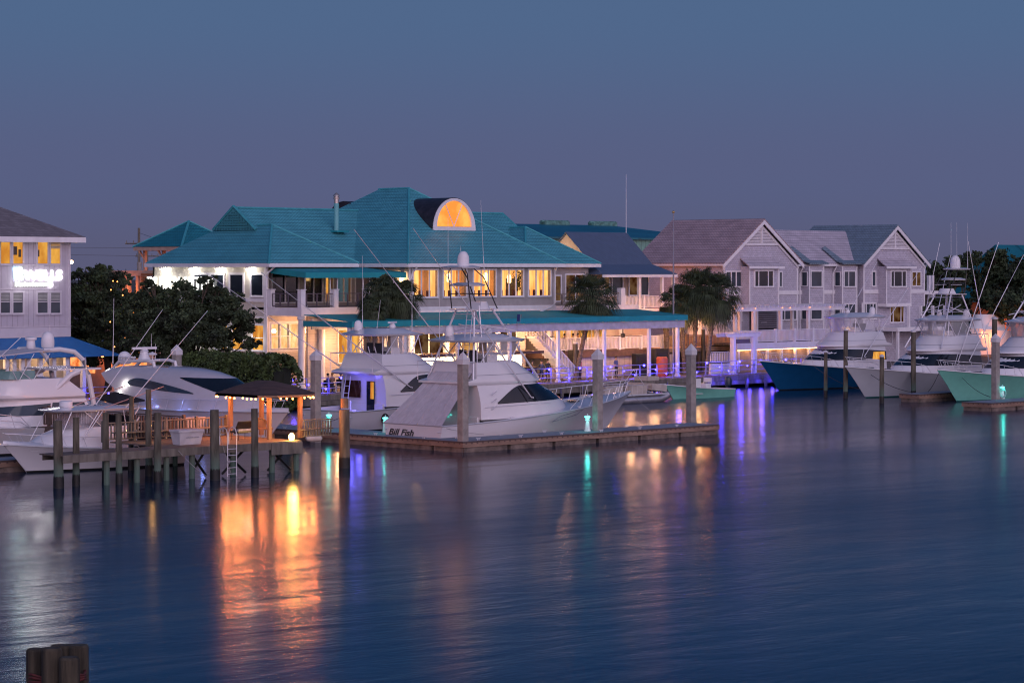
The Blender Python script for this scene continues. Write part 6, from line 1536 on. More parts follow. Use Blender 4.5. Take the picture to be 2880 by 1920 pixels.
    m_ = MB(); m_.box(3.19 * s, 3.4 * s, -1.9, 1.9, .55, 1.6); m_.build('bulkhead', GEL, T)
    # flybridge overhang + coaming
    F_ = Shell([(zt - .06, 2.6 * s, 9.3 * s, 1.92, .5, 2.0), (zt + .05, 2.3 * s, 9.75 * s, 2.0, .5, 2.0), (zt + .16, 2.3 * s, 9.7 * s, 2.0, .5, 2.0), (zt + .32, 3.1 * s, 9.3 * s, 1.97, .5, 2.0), (zt + .75, 3.2 * s, 8.4 * s, 1.86, .48, 2.0), (zt + 1.12, 3.3 * s, 7.8 * s, 1.76, .48, 2.0), (zt + 1.22, 3.4 * s, 7.5 * s, 1.66, .48, 2.0)])
    m_ = MB(); F_.mesh(m_, 18); m_.build('flybridge', GEL, T, smooth=True)
    m_ = MB()
    for side in (1, -1): F_.strip(m_, .0, 1.0, lambda f: zt + .50, lambda f: zt + .525, side, .012, 26)
    m_.build('pin_stripe', mat('grey_stripe', (.22, .23, .28), .4), T)
    fz_ = zt + 1.22; tz = zt + 2.25 * enclosure_z + .1
    # seats
    for y_ in (-.55, .25): m_ = MB(); m_.cbox((4.4 * s, y_, fz_ + .1), (.55, .55, .12), 0, .06); m_.cbox((4.15 * s, y_, fz_ + .38), (.14, .55, .6), 0, .03); m_.build('helm_chair', BLACKCANVAS, T)
    m_ = MB(); m_.cbox((5.6 * s, 0, fz_ + .18), (.8, 1.6, .4), 0, .1); m_.build('helm_console', GEL, T)
    if hardtop:
        t_ = Shell([(tz, 2.9 * s, 8.1 * s, 1.62, .55, 2.6), (tz + .12, 2.75 * s, 8.3 * s, 1.72, .55, 2.6), (tz + .22, 3.2 * s, 7.7 * s, 1.45, .5, 2.4), (tz + .42, 3.8 * s, 6.8 * s, 1.05, .5, 2.2), (tz + .46, 4.2 * s, 6.2 * s, .8, .5, 2.2)])
        m_ = MB(); t_.mesh(m_, 14); m_.build('hardtop', GEL, T, smooth=True)
        for side in (1, -1):
            m_ = MB()
            for xa, xb in ((3.5, 3.6), (3.7, 5.0), (5.9, 5.0), (6.1, 7.0), (7.2, 6.9)): m_.tube([(xa * s, side * 1.6, fz_ - .1), (xb * s, side * 1.5, tz + .05)], .028, 5)
            m_.build('hardtop_pipework', STEEL, T)
        if curtain:
            C_ = Shell([(fz_, 4.0 * s, 7.2 * s, 1.62, .5, 2.3), (tz, 4.0 * s, 7.7 * s, 1.52, .5, 2.5)])
            m_ = MB()
            for side in (1, -1): C_.strip(m_, .08, 1.0, lambda f: fz_, lambda f: tz, side, 0, 22)
            m_.build('clear_curtain', CURTAIN, T, smooth=True)
        dome(T, 3.7 * s, .9, tz + .45, .26, .5); radar(T, 5.8 * s, -.2, tz + .45)
    if tower:
        pz__, tzz = tower
        m_ = MB(); ft = [(2.9, 1.9, zt + .2), (8.3, 1.75, zt + .25)]
        pl = [(4.1, .75, pz__), (5.6, .75, pz__)]
        for side in (1, -1):
            for (xa, ya, za), (xb, yb, zb_) in zip(ft, pl): m_.tube([(xa * s, side * ya, za), (xb * s, side * yb, zb_)], .062, 6)
            m_.tube([(3.9 * s, side * 1.5, tz + .5), (6.0 * s, side * .95, pz__ - 1.0)], .036, 5); m_.tube([(7.0 * s, side * 1.3, tz + .6), (4.4 * s, side * .85, pz__ - .8)], .038, 5)
            m_.tube([(4.1 * s, side * .75, pz__ + .8), (5.6 * s, side * .75, pz__ + .8)], .026, 5)
        for zq, w_ in ((pz__ - 1.4, 1.1), (pz__ - .2, .8), (tz + .9, 1.35)): m_.tube([(3.9 * s, -w_, zq), (3.9 * s, w_, zq)], .025, 5); m_.tube([(6.1 * s, -w_, zq), (6.1 * s, w_, zq)], .025, 5)
        for yy in (-.22, .22): m_.tube([(2.9 * s, yy - 1.2, zt + 1.0), (4.0 * s, yy - .5, pz__)], .022, 5)
        for i in range(9): f = (i + .5) / 9; m_.tube([((2.9 + 1.1 * f) * s, -1.42 + .7 * f, zt + 1.0 + (pz__ - zt - 1) * f), ((2.9 + 1.1 * f) * s, -.98 + .7 * f, zt + 1.0 + (pz__ - zt - 1) * f)], .016, 4)
        m_.build('tower_frame', STEEL, T, smooth=True)
        m_ = MB(); b_ = Shell([(pz__, 3.7 * s, 6.0 * s, .9, .5, 2.2), (pz__ + .08, 3.7 * s, 6.1 * s, .93, .5, 2.2)]); b_.mesh(m_, 10); b_ = Shell([(pz__ + .08, 4.7 * s, 5.8 * s, .62, .5, 2.2), (pz__ + .5, 4.9 * s, 5.6 * s, .5, .5, 2.2)]); b_.mesh(m_, 10); m_.build('tower_platform', GEL, T, smooth=True)
        m_ = MB()
        for side in (1, -1):
            m_.tube([(3.8 * s, side * .8, pz__ + .1), (3.5 * s, side * .78, tzz - .3), (3.5 * s, side * .6, tzz)], .036, 5); m_.tube([(5.9 * s, side * .8, pz__ + .1), (4.9 * s, side * .7, tzz - .5), (4.3 * s, side * .5, tzz)], .036, 5)
            m_.tube([(3.7 * s, side * .8, pz__ + .95), (5.4 * s, side * .75, pz__ + .95)], .03, 5)
        m_.build('tower_top_frame', BLACKPIPE, T, smooth=True)
        m_ = MB(); zm_ = pz__ + (tzz - pz__) * .58; b_ = Shell([(zm_, 3.6 * s, 5.3 * s, .72, .5, 2.4), (zm_ + .08, 3.5 * s, 5.4 * s, .76, .5, 2.4), (zm_ + .2, 3.9 * s, 5.0 * s, .5, .5, 2.4)]); b_.mesh(m_, 10); m_.build('tower_seat', GEL, T, smooth=True)
        m_ = MB(); b_ = Shell([(tzz, 3.1 * s, 4.9 * s, .8, .5, 2.4), (tzz + .09, 3.0 * s, 5.0 * s, .86, .5, 2.4), (tzz + .16, 3.4 * s, 4.6 * s, .6, .5, 2.4)]); b_.mesh(m_, 10); m_.build('tower_top', GEL, T, smooth=True)
        dome(T, 3.95 * s, 0, tzz + .28, dr, dr * 2.1)
    for (x_, y_, z_, h_, ln) in whips: whip(T, x_, y_, z_, h_, ln)
    for x_, dx, dz, out in riggers:
        for side in (1, -1): outrigger(T, x_ * s, side, 2.6, dx, dz, out)
    if bowr: bowrail(T, L, sh, bs, .60, .985)
    # rod holders with rods at the bridge
    if rods:
        m_ = MB()
        for i in range(6): y_ = -1.5 + i * .6; m_.tube([(3.0 * s, y_, fz_ + .1), (2.85 * s, y_, fz_ + .5)], .03, 5)
        m_.tube([(3.05 * s, -1.7, fz_ + .05), (3.05 * s, 1.7, fz_ + .05)], .025, 5)
        for side in (-1, 1): m_.tube([(3.2 * s, side * 1.7, fz_ + .05), (2.2 * s, side * 1.95, fz_ + .05), (2.2 * s, side * 1.95, zt + .2)], .025, 5)
        m_.tube([(2.2 * s, -1.95, fz_ + .05), (2.2 * s, 1.95, fz_ + .05)], .025, 5); m_.build('bridge_rail', STEEL, T)
    if cover:
        m_ = MB(); n_ = 7; wt, wb = 1.55, bs(0) + .02
        top = [(3.0 * s, -wt + 2 * wt * i / n_, zt + .55 + (.04 if i % 2 else 0)) for i in range(n_ + 1)]; midp = [(1.5 * s, -(wt + wb) / 2 + (wt + wb) * i / n_, (zt + .55 + sh(0)) / 2 - .05 + (.02 if i % 2 else 0)) for i in range(n_ + 1)]; bot = [(-.06, -wb + 2 * wb * i / n_, sh(0) + .02) for i in range(n_ + 1)]
        for i in range(n_): m_.poly(bot[i], bot[i + 1], midp[i + 1], midp[i]); m_.poly(midp[i], midp[i + 1], top[i + 1], top[i])
        m_.poly(*[(a, b_, c) for a, b_, c in top], (3.6 * s, 1.6, zt + .9), (3.6 * s, -1.6, zt + .9)) if False else None
        m_.slab([(3.0 * s, -wt, zt + .56), (3.0 * s, wt, zt + .56), (3.7 * s, wt + .1, zt + 1.0), (3.7 * s, -wt - .1, zt + 1.0)], .03)
        m_.build('cockpit_cover', CANVAS, T)
        m_ = MB()
        for i in range(1, n_): m_.tube([bot[i], midp[i], top[i]], .018, 3)
        m_.build('cover_rib', mat('canvas_seam', (.42, .39, .43), .8), T)
    if letters:
        text_mesh(letters, .50, 'transom_lettering', mat('black_lettering', (.01, .01, .015), .4), (-.035, 2.0, .62), (0, -1, 0), (.0, 0, 1), T, extrude=.006, bold=.006, shear=.35, sx=1.35)
    if lit and win == 'full': m_ = MB(); H.strip(m_, .03, .26, lambda f: 2.36, lambda f: 2.98, 1, .03, 8); m_.build('lit_side_window', AMBERROOM, T)
    # fittings
    for t_, w_ in ((.72, .6), (.83, .5)): m_ = MB(); m_.cbox((L * t_, 0, sh(t_) + .13), (w_, w_, .06), 0, .06); m_.build('deck_hatch', GLASSB, T)
    for t_ in (.30, .62, .86):
        for side in (1, -1): m_ = MB(); x_, y_, z_ = L * t_, side * (bs(t_) - .16), sh(t_) + .03; m_.tube([(x_ - .17, y_, z_ + .08), (x_ + .17, y_, z_ + .08)], .022, 5); m_.cbox((x_, y_, z_ + .03), (.16, .05, .08)); m_.build('cleat', STEEL, T)
    for side in (1, -1):
        m_ = MB(); m_.tube([H.pt(.47, z_, side, .035) for z_ in (2.33, 2.6, 2.9, 3.2)], .035, 4); m_.build('window_mullion', BLACKPIPE if win == 'tear' else GEL, T)
        m_ = MB(); m_.tube([(3.6 * s, side * 2.16, 2.15), (6.5 * s, side * 2.16, 2.2), (9.0 * s, side * 2.0, 2.2)], .018, 4); m_.build('grab_rail', STEEL, T)
        m_ = MB(); m_.tube([(.05, side * (bs(0) - .05), .95), (-.03, side * (bs(0) - .3), .9)], .05, 6); m_.build('fairlead', STEEL, T)
    m_ = MB(); m_.tube([(1.1, -1.0, .6), (1.1, -1.0, 1.2)], .06, 6); m_.cbox((1.1, -1.0, 1.25), (.5, .55, .12), 0, .08); m_.cbox((.85, -1.0, 1.6), (.1, .5, .6), 0, .03); m_.build('fighting_chair', GEL, T) if not cover else None
    # side vent outline
    for side in (1, -1):
        m_ = MB(); m_.tube([(8.6 * s, side * (bs(.47) + .0), 1.15), (9.4 * s, side * (bs(.5) - .02), 1.45), (11.6 * s, side * (bs(.62) - .12), 1.75), (11.0 * s, side * (bs(.6) - .15), 1.45), (8.6 * s, side * bs(.47), 1.15)], .018, 4)
        m_.build('hull_vent', mat('grey_stripe', (.2, .2, .2), .4), T) if full else None
    return T
# main boat
MBc = DY + 2.5 + 2.75
mu = P(1240, 1224, .6)[0]
mu = U(1240, MBc - 2.3)
SPF = sportfisher('large white sport fishing boat with grey covered cockpit and tall tuna tower', (mu, MBc, 0), 0, L=U(1773, MBc) - mu, tower=(7.6, 10.0), cover=True, letters='Bill Fish', riggers=((7.4, -9.6, 9.6, .4),),
            whips=((3.4, .7, 9.4, 3.6, 0), (4.9, -.75, 9.6, 4.3, -.3), (4.6, .9, 10.1, 1.2, 0), (3.2, 1.2, 5.9, 3, 0)), lit=None, win='tear')
m_ = MB()
for i in range(3):
    z = 2.0 + i * .42; m_.tube([(4.1, -2.15, z), (4.35, -2.3, z + .22)], .035, 5)
m_.tube([(3.9, -2.12, 1.5), (4.3, -.9, 7.9)], .04, 6)
m_.build('rod_rack', STEEL, SPF)
# second boat
c2 = P(986, 1207, .2)
S2B = sportfisher('white flybridge fishing boat with blue lit cockpit moored behind the covered one', (c2[0], c2[1] + 2.2, 0), 0, L=16.5, tower=None, letters=None, lit='amber', riggers=((5.6, -12.5, 7.2, .6),), win='tear', whips=((6.2, -1.0, 6.0, 4.5, 0), (3.9, 1.1, 5.8, 5.0, 0), (5.2, 1.3, 5.8, 2.2, .4)))
plight('cockpit_blue_light', (c2[0] + 1.8, c2[1] + 2.0, 3.1), (.13, .11, 1.0), 36, .2)
plight('cockpit_blue_light', (c2[0] + 1.2, c2[1] + .6, 1.6), (.13, .11, 1.0), 30, .2)
text_mesh('ISLAND', .34, 'transom_lettering', MATS['grey_stripe'], (-.035, 1.25, .5), (0, -1, 0), (0, 0, 1), S2B, extrude=.005) if False else None
# right hand boats: bows toward the lower left
def rboat(px, py, zb_, c, **k):
    x, y, _ = P(px, py, zb_); return (x + c, y, 0)
def placeR(bow_px, foot_py, L, **k):
    p = P(bow_px + 60, foot_py, 0); return p
for (bp, fp, ft, L, hmat, bot, lab, kw) in (
    (2130, 2190, 1098, 17.5, GELNAVY, WETDARK, 'sport fishing boat with navy blue hull and white house beyond the skiff', dict(lit='amber', riggers=((6.5, -8.0, 8.0, .5),), whips=((4, 1, 5.9, 4, 0), (5, -1, 5.9, 3, 0)))),
    (2396, 2435, 1119, 18.5, GELGREY, mat('green_bottom_paint', (.01, .10, .09), .5), 'sport fishing boat with pale grey hull, tall tower and satellite dome', dict(dr=.42, tower=(7.9, 9.9), riggers=((6.5, -4.5, 9.5, .8), (5.0, -5.5, 8.5, 1.5)), whips=((3.3, .7, 9.9, 3.8, 0), (3.6, -.7, 9.9, 3.8, 0), (4.8, .7, 9.9, 3.8, 0)))),
    (2650, 2692, 1130, 18.5, GELMINT, mat('green_bottom_paint', (.01, .10, .09), .5), 'sport fishing boat with mint green hull cut by the right edge', dict(riggers=((8.5, 2.0, 9.5, .6),), tower=(7.6, 9.8)))):
    f = P(fp, ft, 0); Bu, Bv = f[0] - L * .14, f[1]
    sportfisher(lab, (f[0] + L * .86, Bv, 0), rad(180), L=L, hm=hmat, bottom=bot, win='full', full=False, zs=(1.35, 2.5), **kw)
# salon light of the navy boat

# mooring lines
def rope(a, b_, sag, lab, r=.022, m=None):
    a, b_ = Vector(a), Vector(b_); m_ = MB(); m_.tube([a.lerp(b_, i / 10) + Vector((0, 0, -sag * 4 * (i / 10) * (1 - i / 10))) for i in range(11)], r, 4)
    single('mooring_line', m_, m or mat('dark_rope', (.04, .05, .07), .8), lab, 'rope', tuple(a), group='mooring lines')
rope(P(2290, 1030, 2.3), P(2420, 1095, .7), .25, 'dark mooring line sloping down the navy blue hull'); rope(P(2425, 1035, 2.3), P(2562, 1102, .7), .3, 'dark mooring line from the grey bow to the dark finger dock')
rope(P(2690, 1043, 2.3), P(2785, 1116, .7), .3, 'dark mooring line sloping down the mint green hull'); rope(P(2642, 1045, 2.4), P(2610, 1102, .7), .15, 'mooring line hanging from the mint bow to the finger dock')
rope(P(1775, 1108, 2.3), P(1870, 1182, .65), .1, 'thin mooring line from the white bow to the finger dock end', .012, mat('pale_rope', (.35, .33, .33), .8))
rope((mu + .1, MBc - 2.3, 1.2), (mu + 2.6, DY + 2.2, .72), .05, 'pale stern line from the covered boat to the finger dock', .014, mat('pale_rope', (.35, .33, .33), .8))
rope((mu + .1, MBc + 1.9, 1.2), (DX + 2.6, MBc + 4.2, .72), .12, 'pale stern line crossing behind the transom lettering', .014, mat('pale_rope', (.35, .33, .33), .8))
rope((c2[0] + .2, c2[1] + .2, 1.2), (DX + 2.6, c2[1] - 1.5, .72), .1, 'dark stern line from the blue lit boat to the cross dock', .018)
rope((U(600, gy), gy - .25, 2.6), (U(640, gy), gy - .3, .1), .05, 'pale slack line hanging from the stout piling by the swim ladder', .014, mat('pale_rope', (.35, .33, .33), .8))
rope((U(500, gy), gy - .05, 1.4), (U(565, gy), gy - .9, .02), .15, 'pale mooring line drooping from the walkway edge into the water', .014, mat('pale_rope', (.35, .33, .33), .8))
m_ = MB(); m_.ball((0, 0, 0), .26, 10, 7, sz=1.3); m_.tube([(0, 0, .25), (.1, .1, .75)], .02, 4); o = single('black_fender', m_, RUBBER, 'black teardrop fender hanging at the quarter of the blue lit boat', 'fender', (0, 0, 0), smooth=True); o.location = (c2[0] + 2.6, c2[1] - .25, .75)
# ---- skiff (mint) and pontoon boat
f = P(1912, 1121, 0); L_ = 7.2
T = local('skiff', 'small open skiff with mint green hull and dark outboard motor', 'boat', (f[0] + L_ * .86 - .8, f[1], 0), rad(180))
m_ = MB(); sh, bs = hull(m_, L_, 2.3, .62, 1.15, stripe=False); m_.build('hull', [GELMINT, GELMINT], T, smooth=True)
m_ = MB()
for side in (1, -1): m_.tube([(L_ * i / 20, side * bs(i / 20), sh(i / 20)) for i in range(21)], .04, 5)
m_.tube([(0, -bs(0), sh(0)), (0, bs(0), sh(0))], .04, 5)
deckstrip(m_, L_, sh, bs, .7, 1, .03); m_.box(.2, 5, -.85, .85, .35, .4); m_.build('gunwale', GEL, T)
m_ = MB(); m_.cbox((3.6, 0, .95), (.7, .75, 1.1), 0, .1); m_.slab([(3.9, -.35, 1.5), (3.9, .35, 1.5), (3.75, .3, 2.0), (3.75, -.3, 2.0)], .03); m_.build('console', GEL, T)
m_ = MB(); m_.cbox((2.4, 0, .75), (.6, .8, .7), 0, .08); m_.cbox((2.12, 0, 1.35), (.08, .8, .35), 0, .03); m_.tube([(2.15, -.38, 1.0), (2.1, -.38, 1.5)], .025); m_.tube([(2.15, .38, 1.0), (2.1, .38, 1.5)], .025)
m_.build('leaning_post', GEL, T)
m_ = MB(); m_.lathe((-.35, 0, .75), [(.15, 0), (.27, .1), (.31, .45), (.26, .7), (.05, .78)], 12); m_.cbox((-.3, 0, .3), (.22, .16, 1.2)); m_.build('outboard_motor', mat('navy_outboard', (.015, .03, .06), .3), T, smooth=True)
f = P(1865, 1128, 0)
T = local('pontoon_boat', 'silver pontoon boat with beige seats behind the white bow rail', 'boat', (f[0] - 7.2, f[1] + .6, 0), 0)
for y_ in (-.95, .95): m_ = MB(); m_.tube([(-.3, y_, .22), (6.2, y_, .22), (6.9, y_, .38), (7.2, y_, .55)], .33, 12); m_.build('pontoon', mat('aluminium_pontoon', (.45, .44, .47), .35, metal=.7), T, smooth=True)
m_ = MB(); m_.box(0, 7.0, -1.25, 1.25, .56, .68); m_.build('deck', GELGREY, T)
m_ = MB(); m_.slab([(5.2, -1.25, 1.45), (6.9, -1.25, 1.25), (6.9, 1.25, 1.25), (5.2, 1.25, 1.45)], .5); m_.cbox((1.2, -.9, 1.0), (2.0, .6, .7), 0, .1); m_.cbox((3.8, -.9, 1.0), (2.0, .6, .7), 0, .1); m_.cbox((6.0, 0, 1.75), (1.2, 1.6, .3), 0, .1); m_.build('seat_covers', mat('beige_boat_cover', (.45, .40, .36), .8, var=.15, bump=.02), T)
m_ = MB()
for y_ in (-1.22, 1.22):
    m_.tube([(.1, y_, .7), (.1, y_, 1.35), (6.8, y_, 1.35), (6.8, y_, .7)], .022, 5)
    for i in range(12): m_.tube([(.3 + i * .55, y_, .7), (.3 + i * .55, y_, 1.35)], .014, 4)
m_.tube([(2.0, -1.2, 1.35), (3.2, -1.2, 2.5), (3.2, 1.2, 2.5), (2.0, 1.2, 1.35)], .022, 5); m_.tube([(4.4, -1.2, 1.35), (3.2, -1.2, 2.5)], .022, 5)
m_.build('fence_rail', STEEL, T)
# ================================================================ LEFT BOATS
# sleek motor yacht, bow toward -Y
ybow = P(812, 1160, 1.9); YL = 21.0
T = local('motor_yacht', 'sleek white motor yacht with dark wraparound windscreen and radar mast behind the gazebo', 'boat', (ybow[0], ybow[1] + YL, 0), rad(-90)); YT = T
m_ = MB(); sh, bs = hull(m_, YL, 4.9, 1.75, 1.95, Lw=.90, flare=.6); m_.build('hull', [GEL, GEL], T, smooth=True)
m_ = MB()
for side in (1, -1): m_.tube([(YL * i / 24, side * (bs(i / 24) + .01), sh(i / 24) - .03) for i in range(25)], .05, 5)
m_.build('rub_rail', GELGREY, T)
m_ = MB(); deckstrip(m_, YL, sh, bs, .0, 1.0, .22); m_.build('foredeck', GEL, T, smooth=True)
yx = lambda px, w=2.0: (T.location.y - V(px, T.location.x - w))
x_a, x_w, x_f = yx(300), yx(530), yx(700)
H = Shell([(1.7, yx(330), yx(750, 0), 2.05, .42, 1.8), (2.3, yx(325), yx(735, 0), 2.0, .42, 1.8), (2.9, yx(315), yx(708, 0), 1.88, .42, 1.85), (3.25, yx(290), yx(688, 0), 1.8, .42, 1.9), (3.7, yx(268), yx(655, 0), 1.58, .42, 2.0), (4.0, yx(280), yx(612, 0), 1.3, .42, 2.0), (4.16, yx(310), yx(570, 0), 1.0, .45, 2.0), (4.22, yx(340), yx(530, 0), .7, .45, 2.0)])
m_ = MB(); H.mesh(m_, 20); m_.build('superstructure', mat('pearl_grey_gelcoat', (.52, .50, .54), .2, coat=.5, var=.03), T, smooth=True)
for side in (1, -1):
    m_ = MB(); H.strip(m_, .22, .66, lambda f: 3.10 - .34 * f, lambda f: 3.12 + .56 * math.sin(math.pi * (f * .97 + .02)) ** .75 - .34 * f, side, .02, 24); m_.build('side_windows', GLASSB, T, smooth=True)
m_ = MB()
for side in (1, -1): H.strip(m_, .66, 1.0, lambda f: 3.62 - .72 * min(1, f * 3.2), lambda f: 3.68, side, .02, 24)
m_.build('windscreen', GLASS, T, smooth=True)
m_ = MB(); zt_ = 4.1; xm = yx(420, 0)
m_.slab([(xm - 3.0, .3, zt_ + .03), (xm - .2, .3, zt_ + .03), (xm - .2, -.6, zt_ + .03), (xm - 3.0, -.6, zt_ + .03)], .02) if False else None
for sd in (-.8, .8): m_.tube([(xm - 2.6, sd, 3.95), (xm - 1.9, sd, 4.42), (xm + .9, sd, 4.52), (xm + 1.5, sd, 4.42), (xm + 1.6, sd, 4.05)], .10, 8)
m_.cbox((xm - .6, 0, 4.5), (1.4, 1.6, .10), 0, .1); m_.build('radar_arch', GEL, T, smooth=True)
m_ = MB(); m_.lathe((xm - .5, 0, 4.5), [(.42, 0), (.30, .25), (.24, .5), (.28, .55), (.16, .66)], 12); m_.build('radar_mast', GEL, T, smooth=True); m_ = MB(); m_.cbox((xm - .5, 0, 5.22), (.2, 1.75, .14), rad(0), .03); m_.build('radar', WHITE, T)
dome(T, xm - 2.9, .3, 4.35, .40, .62); whip(T, xm + .6, 0, 4.5, 1.0); whip(T, xm - 3.4, -.2, 4.2, 4.0, .1, .02); whip(T, xm - .2, .3, 5.2, .9)
m_ = MB(); m_.lathe((xm + 1.1, -.6, 4.5), [(.03, 0), (.03, .35), (.3, .38), (.3, .42), (.02, .55)], 10); m_.build('mushroom_antenna', WHITE, T)
m_ = MB(); 
for i in range(6): m_.tube([(xm - 1.9 + i * .28, -.8, 4.6), (xm - 1.75 + i * .28, -.8, 4.7)], .07, 6)
m_.build('horn', STEEL, T)
bowrail(T, YL, sh, bs, .45, .98, h=.62, posts=9)
zt_ = Z(1060, T.location.x - 1.5, T.location.y)
m_ = MB(); m_.ball((yx(345), -1.6, 3.35), .11, 8, 5); m_.ball((yx(334), -1.4, 2.75), .10, 8, 5); m_.build('deck_spotlight', BULBWHITE, T)
px_ = T.location
plight('yacht_light', (px_.x - 2.0, px_.y - yx(345), 3.2), COOL, 18, .1); plight('yacht_light', (px_.x - 2.0, px_.y - yx(334), 2.6), COOL, 12, .1)
for px in (425, 515, 590): plight('yacht_blue_light', (px_.x - 2.5, px_.y - yx(px), 2.0), (.2, .3, 1.0), 8, .1)
m_ = MB(); xx = yx(375); m_.slab([(xx - 2.2, -2.9, 2.3), (xx - .6, -2.9, 2.75), (xx + .3, -2.7, 2.6), (xx + 1.8, -2.5, 2.35), (xx + .2, -3.2, 2.1)], .1); m_.build('black_bimini', BLACKCANVAS, T)
m_ = MB()
for i in range(3): m_.slab([(xm + 2.2 + i * .9, .8 - .1 * i, 4.23 - i * .07), (xm + 2.9 + i * .9, .8 - .1 * i, 4.21 - i * .08), (xm + 2.9 + i * .9, -.8 + .1 * i, 4.21 - i * .08), (xm + 2.2 + i * .9, -.8 + .1 * i, 4.23 - i * .07)], .03)
m_.build('skylight', GLASS, T)
# small express fishing boat
f = P(92, 1328, 0); SL = 10.6
x_st = U(470, f[1]); T = local('express_fishing_boat', 'small white fishing boat with hardtop and black cockpit cover behind the walkway', 'boat', (x_st, f[1], 0), rad(180)); SL = x_st - U(8, f[1])
m_ = MB(); sh, bs = hull(m_, SL, 3.5, .95, 1.45, Lw=.86); m_.build('hull', [GEL, WETDARK], T, smooth=True)
m_ = MB()
for side in (1, -1): m_.tube([(SL * i / 24, side * bs(i / 24), sh(i / 24)) for i in range(25)], .035, 5)
m_.build('rub_rail', GELGREY, T)
m_ = MB(); deckstrip(m_, SL, sh, bs, .32, 1.0, .2); m_.build('foredeck', GEL, T, smooth=True)
m_ = MB(); m_.box(SL - .1, SL + .55, -.25, .25, sh(1) - .02, sh(1) + .06); m_.build('bow_pulpit', GEL, T)
sx_ = lambda px: T.location.x - U(px, f[1] - 1.2)
H = Shell([(1.1, sx_(400), sx_(90), 1.35, .4, 1.9), (1.75, sx_(395), sx_(150), 1.3, .45, 2.0), (2.15, sx_(380), sx_(215), 1.2, .5, 2.2)])
m_ = MB(); H.mesh(m_, 14); m_.build('cabin', GEL, T, smooth=True)
W_ = Shell([(2.15, sx_(300), sx_(195), 1.15, .5, 2.2), (3.0, sx_(300), sx_(238), 1.05, .5, 2.3)])
m_ = MB(); 
for side in (1, -1): W_.strip(m_, .0, 1.0, lambda q: 2.15, lambda q: 3.0, side, 0, 16)
m_.build('windscreen', mat('smoky_curtain', (.45, .42, .46), .15, alpha=.45), T)
zh = Z(1150, T.location.x - 3, f[1] - 1); t_ = Shell([(zh, sx_(382), sx_(168), 1.25, .6, 2.6), (zh + .08, sx_(385), sx_(160), 1.32, .6, 2.6), (zh + .2, sx_(350), sx_(215), .9, .5, 2.4)])
m_ = MB(); t_.mesh(m_, 12); m_.build('hardtop', GEL, T, smooth=True)
for side in (1, -1):
    m_ = MB()
    for a, b_, za, c in ((sx_(228), sx_(280), 1.6, 1.2), (sx_(232), sx_(290), 1.6, 1.2), (sx_(362), sx_(350), 1.3, 1.1), (sx_(372), sx_(368), 1.3, 1.1), (sx_(165), sx_(205), 1.5, 1.1), (sx_(290), sx_(240), 2.1, 1.1)): m_.tube([(a, side * c * 1.1, za), (b_, side * c, zh + .02)], .024, 5)
    for i in range(4): m_.tube([(sx_(362), side * 1.2, 1.6 + i * .35), (sx_(372), side * 1.2, 1.6 + i * .35)], .018, 4)
    m_.build('hardtop_pipework', STEEL, T)
m_ = MB()
for i in range(3): m_.tube([(sx_(378), -1.25, 1.7 + i * .5), (sx_(385), -1.4, 2.05 + i * .5)], .035, 5); m_.tube([(sx_(378), 1.25, 1.7 + i * .5), (sx_(385), 1.4, 2.05 + i * .5)], .035, 5)
m_.build('rod_holder', WHITE, T)
m_ = MB(); m_.add([(sx_(372), 1.1, 2.6), (sx_(372), -1.1, 2.6), (sx_(385), -1.5, 1.0), (sx_(440), -1.45, 1.0), (sx_(440), 1.45, 1.0), (sx_(385), 1.5, 1.0)], [(0, 1, 4, 5)[::1], (1, 2, 3), (1, 3, 4), (0, 5, 4), (0, 4, 1), (1, 2, 5, 0)]); m_.build('cockpit_cover', BLACKCANVAS, T)
m_ = MB(); m_.box(sx_(395), sx_(300), -1.0, 1.0, 1.2, 2.2); m_.build('dark_cockpit', BLACKCANVAS, T)
m_ = MB(); m_.lathe((sx_(225), 0, zh + .2), [(.3, 0), (.33, .05), (.33, .25), (.25, .3)], 14); m_.build('radar_dome', WHITE, T, smooth=True); m_ = MB(); m_.cbox((sx_(225), 0, zh + .12), (.5, .5, .1)); m_.build('radar_bracket', GELGREY, T)
for side in (1, -1):
    m_ = MB(); m_.tube([(sx_(350), side * 1.3, zh + .1), (sx_(560), side * 1.9, zh + 4.9)], .03, 4, r2=.015); m_.build('outrigger', STEEL, T); m_ = MB(); m_.tube([(sx_(290), side * 1.3, zh + .15), (sx_(450), side * 1.5, zh + 1.1)], .02, 4); m_.build('fishing_rod', mat('pinkish_rod', (.5, .3, .28), .5), T)
bowrail(T, SL, sh, bs, .35, .98, h=.55, posts=6)
m_ = MB(); m_.tube([(sx_(355), -1.25, 1.75), (sx_(420), -1.3, 1.1)], .06, 5); m_.build('side_coaming', GEL, T)
